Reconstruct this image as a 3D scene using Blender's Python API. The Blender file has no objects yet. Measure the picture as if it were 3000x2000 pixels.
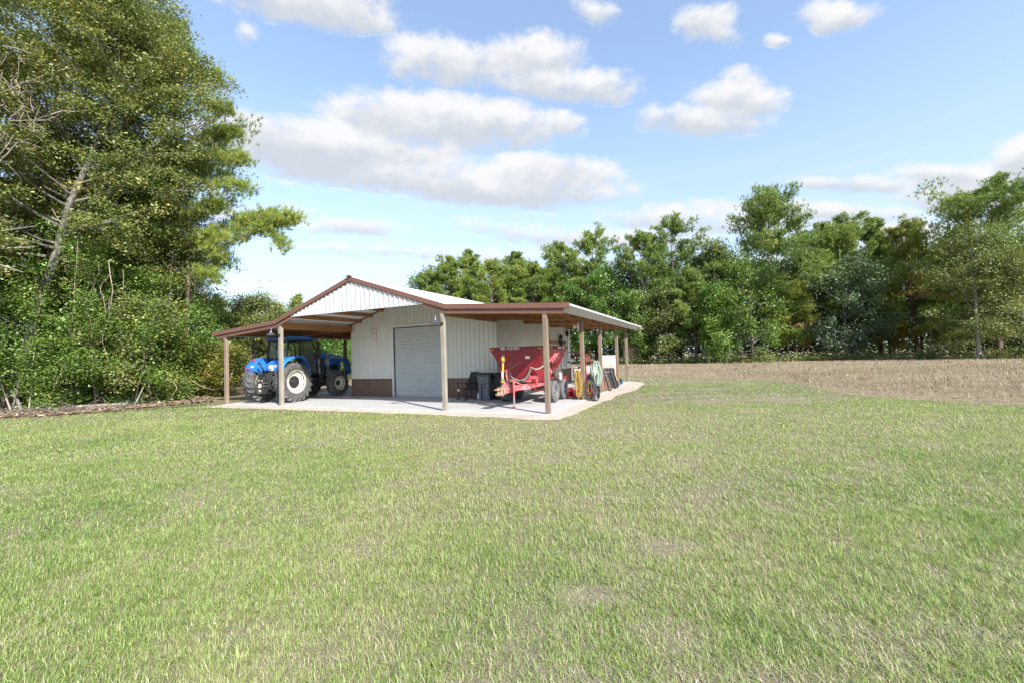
import bpy, math, random
import numpy as np
from mathutils import Vector, Matrix

scene = bpy.context.scene
COL = scene.collection
R = math.radians
YAW = R(-25.0)
BX, BY = 1.03, 12.87


def BL(u, v, z=0.0):
    """barn frame (u along the front to the right, v to the back) -> world"""
    a = R(25.0)
    return (BX + u * math.cos(a) + v * math.sin(a), BY - u * math.sin(a) + v * math.cos(a), z)


# ---------------------------------------------------------------- mesh builder
class MB:
    def __init__(s):
        s.v, s.f, s.m, s.mi = [], [], [], 0
        s.T = None

    def add(s, vs, fs):
        b = len(s.v)
        if s.T is not None:
            vs = [tuple(s.T @ Vector(p)) for p in vs]
        s.v.extend([tuple(p) for p in vs])
        for f in fs:
            s.f.append(tuple(i + b for i in f))
            s.m.append(s.mi)
        return s

    def box(s, c, d, rot=None):
        x, y, z = d[0] / 2, d[1] / 2, d[2] / 2
        vs = [(-x, -y, -z), (x, -y, -z), (x, y, -z), (-x, y, -z), (-x, -y, z), (x, -y, z), (x, y, z), (-x, y, z)]
        if rot is not None:
            vs = [rot @ Vector(p) for p in vs]
        vs = [(p[0] + c[0], p[1] + c[1], p[2] + c[2]) for p in vs]
        return s.add(vs, [(0, 3, 2, 1), (4, 5, 6, 7), (0, 1, 5, 4), (1, 2, 6, 5), (2, 3, 7, 6), (3, 0, 4, 7)])

    def b2(s, x0, x1, y0, y1, z0, z1):
        return s.box(((x0 + x1) / 2, (y0 + y1) / 2, (z0 + z1) / 2), (x1 - x0, y1 - y0, z1 - z0))

    def beam(s, p, q, w, h, up=(0, 0, 1)):
        p, q = Vector(p), Vector(q)
        d = (q - p)
        L = d.length
        d.normalize()
        upv = Vector(up)
        sd = d.cross(upv)
        if sd.length < 1e-4:
            sd = d.cross(Vector((1, 0, 0)))
        sd.normalize()
        u2 = sd.cross(d)
        rot = Matrix((sd, d, u2)).transposed()
        return s.box((p + q) / 2, (w, L, h), rot)

    def tube(s, pts, r, n=8, caps=True):
        pts = [Vector(p) for p in pts]
        k = len(pts)
        rs = r if isinstance(r, (list, tuple)) else [r] * k
        t0 = (pts[1] - pts[0]).normalized()
        a = t0.orthogonal().normalized()
        vs = []
        prev = t0
        for i in range(k):
            if i == 0:
                t = t0
            elif i == k - 1:
                t = (pts[i] - pts[i - 1]).normalized()
            else:
                t = ((pts[i + 1] - pts[i]).normalized() + (pts[i] - pts[i - 1]).normalized())
                t = t.normalized() if t.length > 1e-6 else prev
            ax = prev.cross(t)
            if ax.length > 1e-6:
                ang = math.atan2(ax.length, prev.dot(t))
                a = Matrix.Rotation(ang, 3, ax.normalized()) @ a
            prev = t
            b = t.cross(a)
            for j in range(n):
                w = 2 * math.pi * j / n
                vs.append(pts[i] + (a * math.cos(w) + b * math.sin(w)) * rs[i])
        fs = []
        for i in range(k - 1):
            for j in range(n):
                j2 = (j + 1) % n
                fs.append((i * n + j, i * n + j2, (i + 1) * n + j2, (i + 1) * n + j))
        if caps:
            fs.append(tuple(range(n - 1, -1, -1)))
            fs.append(tuple(range((k - 1) * n, k * n)))
        return s.add(vs, fs)

    def cyl(s, p, q, r, n=16, r2=None):
        return s.tube([p, q], [r, r if r2 is None else r2], n)

    def lathe(s, prof, o=(0, 0, 0), axis='x', n=32, closed=False):
        """profile of (radius, along-axis)"""
        vs, fs = [], []
        m = len(prof)
        for j in range(n):
            w = 2 * math.pi * j / n
            c, sn = math.cos(w), math.sin(w)
            for (r, h) in prof:
                if axis == 'x':
                    p = (o[0] + h, o[1] + r * c, o[2] + r * sn)
                elif axis == 'y':
                    p = (o[0] + r * sn, o[1] + h, o[2] + r * c)
                else:
                    p = (o[0] + r * c, o[1] + r * sn, o[2] + h)
                vs.append(p)
        mm = m if closed else m - 1
        for j in range(n):
            j2 = (j + 1) % n
            for i in range(mm):
                i2 = (i + 1) % m
                fs.append((j * m + i, j * m + i2, j2 * m + i2, j2 * m + i))
        return s.add(vs, fs)

    def sphere(s, c, r, n=12, sc=(1, 1, 1)):
        prof = [(max(1e-4, r * math.sin(math.pi * i / n)), -r * math.cos(math.pi * i / n)) for i in range(n + 1)]
        k = len(s.v)
        T = s.T
        s.T = None
        s.lathe(prof, (0, 0, 0), 'z', n * 2)
        for i in range(k, len(s.v)):
            p = Vector((s.v[i][0] * sc[0] + c[0], s.v[i][1] * sc[1] + c[1], s.v[i][2] * sc[2] + c[2]))
            s.v[i] = tuple(T @ p) if T is not None else tuple(p)
        s.T = T
        return s

    def prism(s, poly, a, b, axis='x'):
        """poly of 2-d points: (y,z) for axis x, (x,z) for axis y, (x,y) for axis z"""
        n = len(poly)

        def P(p, h):
            return (h, p[0], p[1]) if axis == 'x' else ((p[0], h, p[1]) if axis == 'y' else (p[0], p[1], h))
        vs = [P(p, a) for p in poly] + [P(p, b) for p in poly]
        fs = [tuple(range(n)), tuple(range(2 * n - 1, n - 1, -1))]
        for i in range(n):
            j = (i + 1) % n
            fs.append((i, i + n, j + n, j))
        return s.add(vs, fs)

    def hexa(s, bot, top):
        """8-corner solid from two quads"""
        return s.add(list(bot) + list(top), [(3, 2, 1, 0), (4, 5, 6, 7), (0, 1, 5, 4), (1, 2, 6, 5), (2, 3, 7, 6), (3, 0, 4, 7)])


def obj(name, mb, mats, parent=None, smooth=None, bevel=0.0, label=None):
    me = bpy.data.meshes.new(name)
    me.from_pydata(mb.v, [], mb.f)
    mats = mats if isinstance(mats, (list, tuple)) else [mats]
    for m in mats:
        me.materials.append(m)
    if len(mats) > 1:
        me.polygons.foreach_set('material_index', mb.m)
    me.update()
    fix_normals(me)
    if smooth:
        me.polygons.foreach_set('use_smooth', [True] * len(me.polygons))
        me.set_sharp_from_angle(angle=R(smooth))
    o = bpy.data.objects.new(name, me)
    COL.objects.link(o)
    if parent is not None:
        o.parent = parent
    if bevel:
        b = o.modifiers.new('bevel', 'BEVEL')
        b.width = bevel
        b.segments = 2
        b.limit_method = 'ANGLE'
        b.angle_limit = R(40)
    if label:
        o['label'] = label
    return o


import bmesh


def fix_normals(me):
    if len(me.polygons) > 60000:
        return
    bm = bmesh.new()
    bm.from_mesh(me)
    bmesh.ops.recalc_face_normals(bm, faces=bm.faces)
    bm.to_mesh(me)
    bm.free()


def tag(o, label=None, cat=None, group=None, kind=None):
    if label:
        o['label'] = label
    if cat:
        o['category'] = cat
    if group:
        o['group'] = group
    if kind:
        o['kind'] = kind
    return o


def thing(name, label, cat, loc=(0, 0, 0), rotz=0.0, group=None):
    o = bpy.data.objects.new(name, None)
    o.empty_display_size = 0.2
    COL.objects.link(o)
    o.location = loc
    o.rotation_euler = (0, 0, rotz)
    return tag(o, label, cat, group)


def single(name, label, cat, mb, mats, loc=(0, 0, 0), rotz=0.0, group=None, smooth=None, bevel=0):
    o = obj(name, mb, mats, None, smooth, bevel)
    o.location = loc
    o.rotation_euler = (0, 0, rotz)
    return tag(o, label, cat, group)


def kids(o):
    return [c for c in bpy.data.objects if c.parent == o]


def copy_tree(o, parent=None):
    c = o.copy()
    COL.objects.link(c)
    if parent is not None:
        c.parent = parent
    for ch in kids(o):
        copy_tree(ch, c)
    return c


def text(name, s, size, mat, parent, loc, rot, extrude=0.002, align='LEFT', sx=1.0):
    cu = bpy.data.curves.new(name, 'FONT')
    cu.body = s
    cu.size = size
    cu.extrude = extrude
    cu.align_x = align
    cu.offset = size * 0.012
    t = bpy.data.objects.new(name + '_tmp', cu)
    COL.objects.link(t)
    dg = bpy.context.evaluated_depsgraph_get()
    me = bpy.data.meshes.new_from_object(t.evaluated_get(dg))
    bpy.data.objects.remove(t)
    bpy.data.curves.remove(cu)
    me.materials.clear()
    me.materials.append(mat)
    o = bpy.data.objects.new(name, me)
    COL.objects.link(o)
    o.parent = parent
    o.location = loc
    o.rotation_euler = rot
    o.scale = (sx, 1, 1)
    return o


# ---------------------------------------------------------------- materials
class NT:
    def __init__(s, nt):
        s.nt = nt

    def n(s, typ, **kw):
        nd = s.nt.nodes.new(typ)
        for k, v in kw.items():
            if k.startswith('i_'):
                key = k[2:]
                key = int(key) if key.isdigit() else key
                sock = nd.inputs[key]
                if hasattr(v, 'is_output'):
                    s.nt.links.new(v, sock)
                else:
                    sock.default_value = v
            else:
                setattr(nd, k, v)
        return nd

    def link(s, a, b):
        s.nt.links.new(a, b)

    def math(s, op, a, b=None, c=None, clamp=False):
        nd = s.nt.nodes.new('ShaderNodeMath')
        nd.operation = op
        nd.use_clamp = clamp
        for i, v in enumerate((a, b, c)):
            if v is None:
                continue
            if hasattr(v, 'is_output'):
                s.nt.links.new(v, nd.inputs[i])
            else:
                nd.inputs[i].default_value = v
        return nd.outputs[0]

    def mix(s, f, a, b, mode='MIX'):
        nd = s.nt.nodes.new('ShaderNodeMix')
        nd.data_type = 'RGBA'
        nd.blend_type = mode
        for sock, v in ((nd.inputs[0], f), (nd.inputs[6], a), (nd.inputs[7], b)):
            if hasattr(v, 'is_output'):
                s.nt.links.new(v, sock)
            elif isinstance(v, (int, float)):
                sock.default_value = v
            else:
                sock.default_value = (*v, 1) if len(v) == 3 else v
        return nd.outputs[2]

    def maprange(s, v, a, b, c=0.0, d=1.0, smooth=False):
        nd = s.nt.nodes.new('ShaderNodeMapRange')
        nd.interpolation_type = 'SMOOTHSTEP' if smooth else 'LINEAR'
        nd.clamp = True
        s.nt.links.new(v, nd.inputs[0])
        for i, x in enumerate((a, b, c, d)):
            nd.inputs[i + 1].default_value = x
        return nd.outputs[0]

    def noise(s, vec, scale, detail=4.0, rough=0.55, out=0, dist=0.0):
        nd = s.n('ShaderNodeTexNoise', i_Scale=scale, i_Detail=detail, i_Roughness=rough, i_Distortion=dist)
        if vec is not None:
            s.nt.links.new(vec, nd.inputs['Vector'])
        return nd.outputs[out]

    def mapping(s, vec, scale=(1, 1, 1), loc=(0, 0, 0), rot=(0, 0, 0)):
        nd = s.n('ShaderNodeMapping')
        s.nt.links.new(vec, nd.inputs[0])
        nd.inputs['Scale'].default_value = scale
        nd.inputs['Location'].default_value = loc
        nd.inputs['Rotation'].default_value = rot
        return nd.outputs[0]

    def ramp(s, f, stops):
        nd = s.n('ShaderNodeValToRGB')
        s.nt.links.new(f, nd.inputs[0])
        el = nd.color_ramp.elements
        while len(el) < len(stops):
            el.new(0.5)
        for e, (p, c) in zip(el, stops):
            e.position = p
            e.color = (*c, 1)
        return nd.outputs[0]


def new_mat(name):
    m = bpy.data.materials.new(name)
    m.use_nodes = True
    nt = m.node_tree
    nt.nodes.clear()
    N = NT(nt)
    out = N.n('ShaderNodeOutputMaterial')
    return m, N, out


def simple(name, col, rough=0.5, metal=0.0, var=0.12, scale=6.0, dirt=None, dirt_amt=0.0, dirt_scale=3.0, bump=0.0, bump_scale=40.0, spec=0.5, coat=0.0):
    m, N, out = new_mat(name)
    tc = N.n('ShaderNodeTexCoord').outputs['Object']
    f = N.noise(tc, scale, 5)
    f2 = N.maprange(f, 0.3, 0.7)
    c = N.mix(f2, tuple(x * (1 - var) for x in col), tuple(min(1, x * (1 + var)) for x in col))
    if dirt is not None:
        d = N.noise(tc, dirt_scale, 8, 0.65)
        df = N.maprange(d, 0.62 - dirt_amt * 0.25, 0.72 - dirt_amt * 0.1, 0, min(1.0, 0.35 + dirt_amt))
        c = N.mix(df, c, dirt)
    p = N.n('ShaderNodeBsdfPrincipled', i_Metallic=metal, i_Roughness=rough)
    p.inputs['Specular IOR Level'].default_value = spec
    if coat:
        p.inputs['Coat Weight'].default_value = coat
        p.inputs['Coat Roughness'].default_value = 0.15
    N.link(c, p.inputs['Base Color'])
    rr = N.maprange(f, 0.3, 0.7, max(0.02, rough - 0.08), min(1, rough + 0.08))
    N.link(rr, p.inputs['Roughness'])
    if bump:
        b = N.n('ShaderNodeBump', i_Strength=bump, i_Distance=0.01)
        N.link(N.noise(tc, bump_scale, 4), b.inputs['Height'])
        N.link(b.outputs[0], p.inputs['Normal'])
    N.link(p.outputs[0], out.inputs[0])
    return m


def wood(name, c1, c2, axis='z', rough=0.8, knots=True):
    m, N, out = new_mat(name)
    tc = N.n('ShaderNodeTexCoord').outputs['Object']
    sc = {'x': (1.2, 30, 30), 'y': (30, 1.2, 30), 'z': (30, 30, 1.2)}[axis]
    oi = N.n('ShaderNodeObjectInfo').outputs['Random']
    off = N.n('ShaderNodeVectorMath', operation='ADD')
    cmb = N.n('ShaderNodeCombineXYZ')
    for i in range(3):
        N.link(N.math('MULTIPLY', oi, 37.0 + i * 11), cmb.inputs[i])
    N.link(tc, off.inputs[0])
    N.link(cmb.outputs[0], off.inputs[1])
    v = N.mapping(off.outputs[0], sc)
    g = N.noise(v, 1.0, 6, 0.65, dist=0.4)
    col = N.mix(N.maprange(g, 0.3, 0.7), c1, c2)
    big = N.noise(off.outputs[0], 1.3, 4)
    col = N.mix(N.maprange(big, 0.35, 0.65, 0, 0.45), col, tuple(x * 0.72 for x in c1))
    if knots:
        k = N.n('ShaderNodeTexVoronoi', i_Scale=1.0)
        ksc = {'x': (1.6, 9, 9), 'y': (9, 1.6, 9), 'z': (9, 9, 1.6)}[axis]
        N.link(N.mapping(off.outputs[0], ksc), k.inputs['Vector'])
        kf = N.maprange(k.outputs['Distance'], 0.07, 0.16, 0.75, 0.0)
        col = N.mix(kf, col, tuple(x * 0.35 for x in c1))
    p = N.n('ShaderNodeBsdfPrincipled', i_Roughness=rough)
    p.inputs['Specular IOR Level'].default_value = 0.25
    N.link(col, p.inputs['Base Color'])
    b = N.n('ShaderNodeBump', i_Strength=0.35, i_Distance=0.006)
    N.link(g, b.inputs['Height'])
    N.link(b.outputs[0], p.inputs['Normal'])
    N.link(p.outputs[0], out.inputs[0])
    return m


def leaf_mat(name, stops, trans=0.35, gloss=0.07, rough=0.45):
    m, N, out = new_mat(name)
    at = N.n('ShaderNodeAttribute', attribute_name='tint')
    oi = N.n('ShaderNodeObjectInfo').outputs['Random']
    t = N.math('ADD', at.outputs['Fac'], N.math('MULTIPLY', N.math('SUBTRACT', oi, 0.5), 0.14), clamp=True)
    col = N.ramp(t, stops)
    d = N.n('ShaderNodeBsdfDiffuse')
    tr = N.n('ShaderNodeBsdfTranslucent')
    N.link(col, d.inputs[0])
    N.link(N.mix(0.5, col, (0.9, 1.0, 0.25), 'MULTIPLY'), tr.inputs[0])
    mx = N.n('ShaderNodeMixShader', i_0=trans)
    N.link(d.outputs[0], mx.inputs[1])
    N.link(tr.outputs[0], mx.inputs[2])
    g = N.n('ShaderNodeBsdfGlossy', i_Roughness=rough)
    g.inputs[0].default_value = (0.8, 0.85, 0.8, 1)
    mx2 = N.n('ShaderNodeMixShader', i_0=gloss)
    N.link(mx.outputs[0], mx2.inputs[1])
    N.link(g.outputs[0], mx2.inputs[2])
    N.link(mx2.outputs[0], out.inputs[0])
    return m


# ---------------------------------------------------------------- numpy noise / soups
def vnoise(x, y, scale, seed=0):
    x = np.asarray(x) * scale + 1000.0
    y = np.asarray(y) * scale + 1000.0
    xi, yi = np.floor(x).astype(np.int64), np.floor(y).astype(np.int64)
    fx, fy = x - xi, y - yi
    fx, fy = fx * fx * (3 - 2 * fx), fy * fy * (3 - 2 * fy)

    def h(a, b):
        n = (a * 374761393 + b * 668265263 + seed * 974634777) & 0x7fffffff
        n = ((n ^ (n >> 13)) * 1274126177) & 0x7fffffff
        return ((n ^ (n >> 16)) & 0xffff) / 65535.0
    return (h(xi, yi) * (1 - fx) + h(xi + 1, yi) * fx) * (1 - fy) + (h(xi, yi + 1) * (1 - fx) + h(xi + 1, yi + 1) * fx) * fy


def fbm(x, y, scale, seed=0, oct=3):
    s, a, t = 0, 1.0, 0
    for i in range(oct):
        s = s + a * vnoise(x, y, scale * 2 ** i, seed + i)
        t += a
        a *= 0.5
    return s / t


def soup(name, verts, nv, tint, mat, parent=None):
    """verts (N*nv,3): N faces of nv corners each"""
    verts = np.ascontiguousarray(verts, dtype=np.float32)
    N = len(verts) // nv
    me = bpy.data.meshes.new(name)
    me.vertices.add(N * nv)
    me.vertices.foreach_set('co', verts.ravel())
    me.loops.add(N * nv)
    me.loops.foreach_set('vertex_index', np.arange(N * nv, dtype=np.int32))
    me.polygons.add(N)
    me.polygons.foreach_set('loop_start', np.arange(0, N * nv, nv, dtype=np.int32))
    me.update(calc_edges=True)
    a = me.attributes.new('tint', 'FLOAT', 'FACE')
    a.data.foreach_set('value', np.asarray(tint, dtype=np.float32))
    me.materials.append(mat)
    o = bpy.data.objects.new(name, me)
    COL.objects.link(o)
    if parent is not None:
        o.parent = parent
    return o


def unit(a):
    return a / np.maximum(1e-9, np.linalg.norm(a, axis=-1, keepdims=True))


rg = lambda s: np.random.default_rng(s)


def limb(rng, p, d, L, n=5, curl=0.25, up=0.1):
    pts = [np.array(p, float)]
    d = np.array(d, float)
    for i in range(n):
        d = d + rng.normal(0, curl, 3) * 0.5
        d[2] += up * 0.3
        d = d / np.linalg.norm(d)
        pts.append(pts[-1] + d * L / n)
    return pts




def smooth_path(pts, k=5):
    P = [Vector(p) for p in pts]
    out = []
    for i in range(len(P) - 1):
        a, b, c, d = P[max(0, i - 1)], P[i], P[i + 1], P[min(len(P) - 1, i + 2)]
        for q in range(k):
            t = q / k
            out.append(0.5 * ((2 * b) + (c - a) * t + (2 * a - 5 * b + 4 * c - d) * t * t + (3 * b - a - 3 * c + d) * t ** 3))
    out.append(P[-1])
    return out
# ================================================================ camera, sky, sun
F_PX, PITCH, ROLL, CAMZ = 1239.775, R(1.829), R(1.851), 1.8


def cam_axes():
    fw = Vector((0, math.cos(PITCH), math.sin(PITCH)))
    up0 = Vector((0, -math.sin(PITCH), math.cos(PITCH)))
    r0 = Vector((1, 0, 0))
    c, s = math.cos(ROLL), math.sin(ROLL)
    return r0 * c - up0 * s, r0 * s + up0 * c, fw


cam_d = bpy.data.cameras.new('camera')
cam = bpy.data.objects.new('camera', cam_d)
COL.objects.link(cam)
rt, up, fw = cam_axes()
M = Matrix((rt, up, -fw)).transposed().to_4x4()
M.translation = (0, 0, CAMZ)
cam.matrix_world = M
cam_d.sensor_width = 36.0
cam_d.sensor_fit = 'HORIZONTAL'
cam_d.lens = 36.0 * F_PX / 3000.0
cam_d.clip_start = 0.05
cam_d.clip_end = 5000
scene.camera = cam


def ray(px, py):
    """direction through a point of the 3000x2000 photograph (used to read distances off it)"""
    d = rt * (px - 1500) + up * (1000 - py) + fw * F_PX
    return d


def gpt(px, py, z=-0.12):
    d = ray(px, py)
    t = (z - CAMZ) / d.z
    return Vector((d.x * t, d.y * t, z))


def at_depth(px, py, Y):
    d = ray(px, py)
    t = Y / d.y
    return Vector((d.x * t, Y, CAMZ + d.z * t))


SUN_EL = R(35.0)
SUN_XY = Vector((0.563, -0.826)).normalized()
sun_dir = Vector((SUN_XY.x * math.cos(SUN_EL), SUN_XY.y * math.cos(SUN_EL), math.sin(SUN_EL)))
ld = bpy.data.lights.new('sun', 'SUN')
ld.energy = 3.7
ld.angle = R(0.5)
ld.color = (1.0, 0.95, 0.87)
sun = bpy.data.objects.new('sun', ld)
COL.objects.link(sun)
sun.rotation_euler = (-sun_dir).to_track_quat('-Z', 'Y').to_euler()

world = bpy.data.worlds.new('World')
scene.world = world
world.use_nodes = True
wt = world.node_tree
wt.nodes.clear()
W_ = NT(wt)
sky = W_.n('ShaderNodeTexSky')
sky.sky_type = 'NISHITA'
sky.sun_disc = False
sky.sun_elevation = SUN_EL
sky.sun_rotation = math.atan2(SUN_XY.x, SUN_XY.y)
sky.air_density = 1.0
sky.dust_density = 0.6
sky.ozone_density = 1.2
gen = W_.n('ShaderNodeTexCoord').outputs['Generated']
sep = W_.n('ShaderNodeSeparateXYZ')
W_.link(gen, sep.inputs[0])
az = W_.math('ARCTAN2', sep.outputs[0], sep.outputs[1])
el = W_.math('ARCSINE', sep.outputs[2])
# warped cloud coordinates (azimuth, elevation)
ce = W_.n('ShaderNodeCombineXYZ')
W_.link(az, ce.inputs[0])
W_.link(W_.math('MULTIPLY', el, 1.6), ce.inputs[1])
n1 = W_.noise(ce.outputs[0], 5.0, 6, 0.6, out=1)
n1s = W_.n('ShaderNodeSeparateXYZ')
W_.link(n1, n1s.inputs[0])
azw = W_.math('ADD', az, W_.math('MULTIPLY', W_.math('SUBTRACT', n1s.outputs[0], 0.5), 0.10))
elw = W_.math('ADD', el, W_.math('MULTIPLY', W_.math('SUBTRACT', n1s.outputs[1], 0.5), 0.055))
fine = W_.noise(ce.outputs[0], 11.0, 9, 0.62)
fine2 = W_.noise(ce.outputs[0], 34.0, 6, 0.6)
# cloud bank: (x, y, rx, ry, weight) read off the photograph in 2352-wide pixels, stored as azimuth / elevation
BLOBS = [(715, 8, 200, 62, 1.0), (800, 40, 130, 35, .8), (565, 78, 30, 22, .45),
         (960, 130, 90, 62, .72), (1060, 150, 150, 62, .85), (1215, 135, 130, 62, .95), (1330, 195, 150, 45, .85), (1240, 190, 130, 45, .8),
         (930, 270, 190, 70, 1.05), (1080, 290, 230, 72, 1.0), (640, 320, 180, 62, 1.0), (800, 350, 300, 75, 1.1), (1285, 285, 55, 38, .7),
         (1130, 425, 330, 55, 1.0), (1260, 395, 200, 42, .95), (930, 410, 190, 34, .8),
         (1600, 275, 175, 40, .85), (1680, 225, 120, 60, .95), (1690, 170, 45, 30, .6),
         (1620, 40, 85, 50, .85), (1930, 30, 95, 45, .8), (1375, 35, 50, 30, .65), (1790, 88, 32, 18, .55), (1660, 75, 60, 26, .6),
         (1950, 428, 220, 22, .7), (2210, 408, 220, 40, 1.0), (2340, 360, 90, 50, 1.1), (2240, 450, 220, 46, 1.0), (1900, 492, 240, 28, .7), (1560, 498, 200, 34, .7),
         (810, 520, 120, 26, .6), (600, 485, 140, 24, .55), (860, 575, 210, 20, .5), (1350, 548, 420, 30, .55), (1700, 520, 260, 26, .6), (1150, 590, 300, 20, .4), (2000, 545, 380, 30, .6)]
dens = None
shade_num = None
shade_den = None
kx = 3000 / 2352.0
for (x, y, rx, ry, w) in BLOBS:
    rx, ry = rx * 1.12, ry * 1.12
    d0 = ray(x * kx, y * kx).normalized()
    d1 = ray((x + rx) * kx, y * kx).normalized()
    d2 = ray(x * kx, (y - ry) * kx).normalized()
    a0, e0 = math.atan2(d0.x, d0.y), math.asin(d0.z)
    ua, ue_ = math.atan2(d1.x, d1.y) - a0, math.asin(d1.z) - e0
    va, ve = math.atan2(d2.x, d2.y) - a0, math.asin(d2.z) - e0
    det = ua * ve - va * ue_
    da, de = W_.math('SUBTRACT', azw, a0), W_.math('SUBTRACT', elw, e0)
    dx = W_.math('ADD', W_.math('MULTIPLY', da, ve / det), W_.math('MULTIPLY', de, -va / det))
    dy = W_.math('ADD', W_.math('MULTIPLY', da, -ue_ / det), W_.math('MULTIPLY', de, ua / det))
    # flat bases: the lower half of a cumulus falls off faster
    q = W_.math('ADD', W_.math('MULTIPLY', dx, dx), W_.math('MULTIPLY', dy, dy))
    b = W_.math('MULTIPLY', W_.math('SUBTRACT', 1.0, q), w)
    bc = W_.math('MAXIMUM', b, 0.0)
    wgt = W_.math('MULTIPLY', bc, bc)
    sn = W_.math('MULTIPLY', wgt, dy)
    dens = b if dens is None else W_.math('SMOOTH_MAX', dens, b, 0.25)
    shade_num = sn if shade_num is None else W_.math('ADD', shade_num, sn)
    shade_den = wgt if shade_den is None else W_.math('ADD', shade_den, wgt)
tex = W_.math('ADD', W_.math('MULTIPLY', W_.math('SUBTRACT', fine, 0.5), 1.9), W_.math('MULTIPLY', W_.math('SUBTRACT', fine2, 0.5), 0.75))
dtot = W_.math('ADD', dens, tex)
cov = W_.maprange(dtot, -0.10, 0.78, 0, 1, True)
pos = W_.math('DIVIDE', shade_num, W_.math('MAXIMUM', shade_den, 0.02))
lit = W_.math('ADD', pos, W_.math('MULTIPLY', W_.math('SUBTRACT', fine, 0.5), 1.6))
lit = W_.math('SUBTRACT', lit, W_.math('MULTIPLY', W_.math('SUBTRACT', dens, 0.35), 0.35))
litf = W_.maprange(lit, -0.62, 0.35, 0, 1, True)
cloud = W_.mix(litf, (0.285, 0.305, 0.335), (0.425, 0.422, 0.422))
hz = W_.maprange(el, 0.0, 0.55, 0.78, 0.16)
SKY_S = 0.15
skyc = W_.n('ShaderNodeVectorMath', operation='SCALE')
W_.link(sky.outputs[0], skyc.inputs[0])
skyc.inputs['Scale'].default_value = SKY_S
# thin high haze whitens the blue towards the horizon
veil = W_.mix(hz, skyc.outputs[0], (0.295, 0.345, 0.395))
# thin streaks low over the trees
wv = W_.mapping(ce.outputs[0], (2.2, 17.0, 1.0), (3.1, 0.7, 0.0), (0, 0, 0.035))
wn = W_.noise(wv, 1.0, 7, 0.6)
wf = W_.math('MULTIPLY', W_.maprange(wn, 0.47, 0.68, 0, 0.75, True), W_.math('MULTIPLY', W_.maprange(el, 0.015, 0.07), W_.maprange(el, 0.42, 0.16)))
veil = W_.mix(wf, veil, (0.385, 0.395, 0.41))
full = W_.mix(W_.math('MULTIPLY', cov, 0.96), veil, cloud)
bg = W_.n('ShaderNodeBackground', i_Strength=1.0)
W_.link(full, bg.inputs[0])
wo = W_.n('ShaderNodeOutputWorld')
W_.link(bg.outputs[0], wo.inputs[0])

vs = scene.view_settings
scene.display_settings.display_device = 'sRGB'
vs.view_transform = 'Standard'
vs.look = 'None'
vs.exposure = 1.22
vs.gamma = 1.0
vs.use_curve_mapping = False
scene.cycles.max_bounces = 6
scene.cycles.diffuse_bounces = 3
scene.cycles.glossy_bounces = 3
scene.cycles.transmission_bounces = 4
scene.cycles.transparent_max_bounces = 8
scene.cycles.caustics_reflective = False
scene.cycles.caustics_refractive = False
scene.cycles.use_adaptive_sampling = True
scene.cycles.adaptive_threshold = 0.02
# ================================================================ ground sheets
GZ = -0.12
random.seed(4)


def wobble_poly(pts, step=0.6, amp=0.25, seed=0, scale=0.7):
    """closed outline, resampled and roughened"""
    out = []
    n = len(pts)
    for i in range(n):
        a, b = Vector(pts[i]), Vector(pts[(i + 1) % n])
        L = (b - a).length
        k = max(1, min(400, int(L / step)))
        for j in range(k):
            p = a.lerp(b, j / k)
            nx = float(fbm(p.x, p.y, scale, seed, 3)) - 0.5
            ny = float(fbm(p.x, p.y, scale, seed + 50, 3)) - 0.5
            out.append((p.x + nx * amp * 2, p.y + ny * amp * 2))
    return out


def sheet(name, outline, z, mat):
    bm = bmesh.new()
    vs = [bm.verts.new((p[0], p[1], z)) for p in outline]
    f = bm.faces.new(vs)
    bmesh.ops.triangulate(bm, faces=[f])
    bmesh.ops.recalc_face_normals(bm, faces=bm.faces)
    me = bpy.data.meshes.new(name)
    bm.to_mesh(me)
    bm.free()
    for p in me.polygons:
        if p.normal.z < 0:
            p.flip()
    me.materials.append(mat)
    o = bpy.data.objects.new(name, me)
    COL.objects.link(o)
    return tag(o, kind='structure')


def ground_mat(name, cols, scales, rough=0.95, bump=0.6):
    m, N, out = new_mat(name)
    tc = N.n('ShaderNodeTexCoord').outputs['Object']
    a = N.maprange(N.noise(tc, scales[0], 6, 0.6), 0.35, 0.65)
    b = N.maprange(N.noise(tc, scales[1], 8, 0.7), 0.35, 0.68)
    f = N.noise(tc, scales[2], 5, 0.7)
    c = N.mix(a, cols[0], cols[1])
    c = N.mix(N.math('MULTIPLY', b, 0.7), c, cols[2])
    c = N.mix(N.maprange(f, 0.3, 0.7, 0.0, 0.5), c, tuple(x * 0.55 for x in cols[0]))
    p = N.n('ShaderNodeBsdfPrincipled', i_Roughness=rough)
    p.inputs['Specular IOR Level'].default_value = 0.1
    N.link(c, p.inputs['Base Color'])
    bp = N.n('ShaderNodeBump', i_Strength=bump, i_Distance=0.03)
    N.link(f, bp.inputs['Height'])
    N.link(bp.outputs[0], p.inputs['Normal'])
    N.link(p.outputs[0], out.inputs[0])
    return m


M_LAWN = ground_mat('lawn_soil', [(0.27, 0.225, 0.155), (0.215, 0.205, 0.12), (0.38, 0.305, 0.235)], [0.35, 3.1, 45.0], 0.95, 0.9)
M_FIELD = ground_mat('field_soil', [(0.31, 0.245, 0.165), (0.23, 0.18, 0.115), (0.38, 0.31, 0.215)], [0.2, 1.3, 10.0])
M_SAND = ground_mat('sand', [(0.50, 0.43, 0.36), (0.42, 0.345, 0.28), (0.58, 0.52, 0.45)], [1.4, 4.6, 34.0])
M_FOREST = ground_mat('forest_litter', [(0.235, 0.165, 0.115), (0.18, 0.13, 0.09), (0.32, 0.24, 0.17)], [0.6, 2.2, 16.0])

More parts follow.
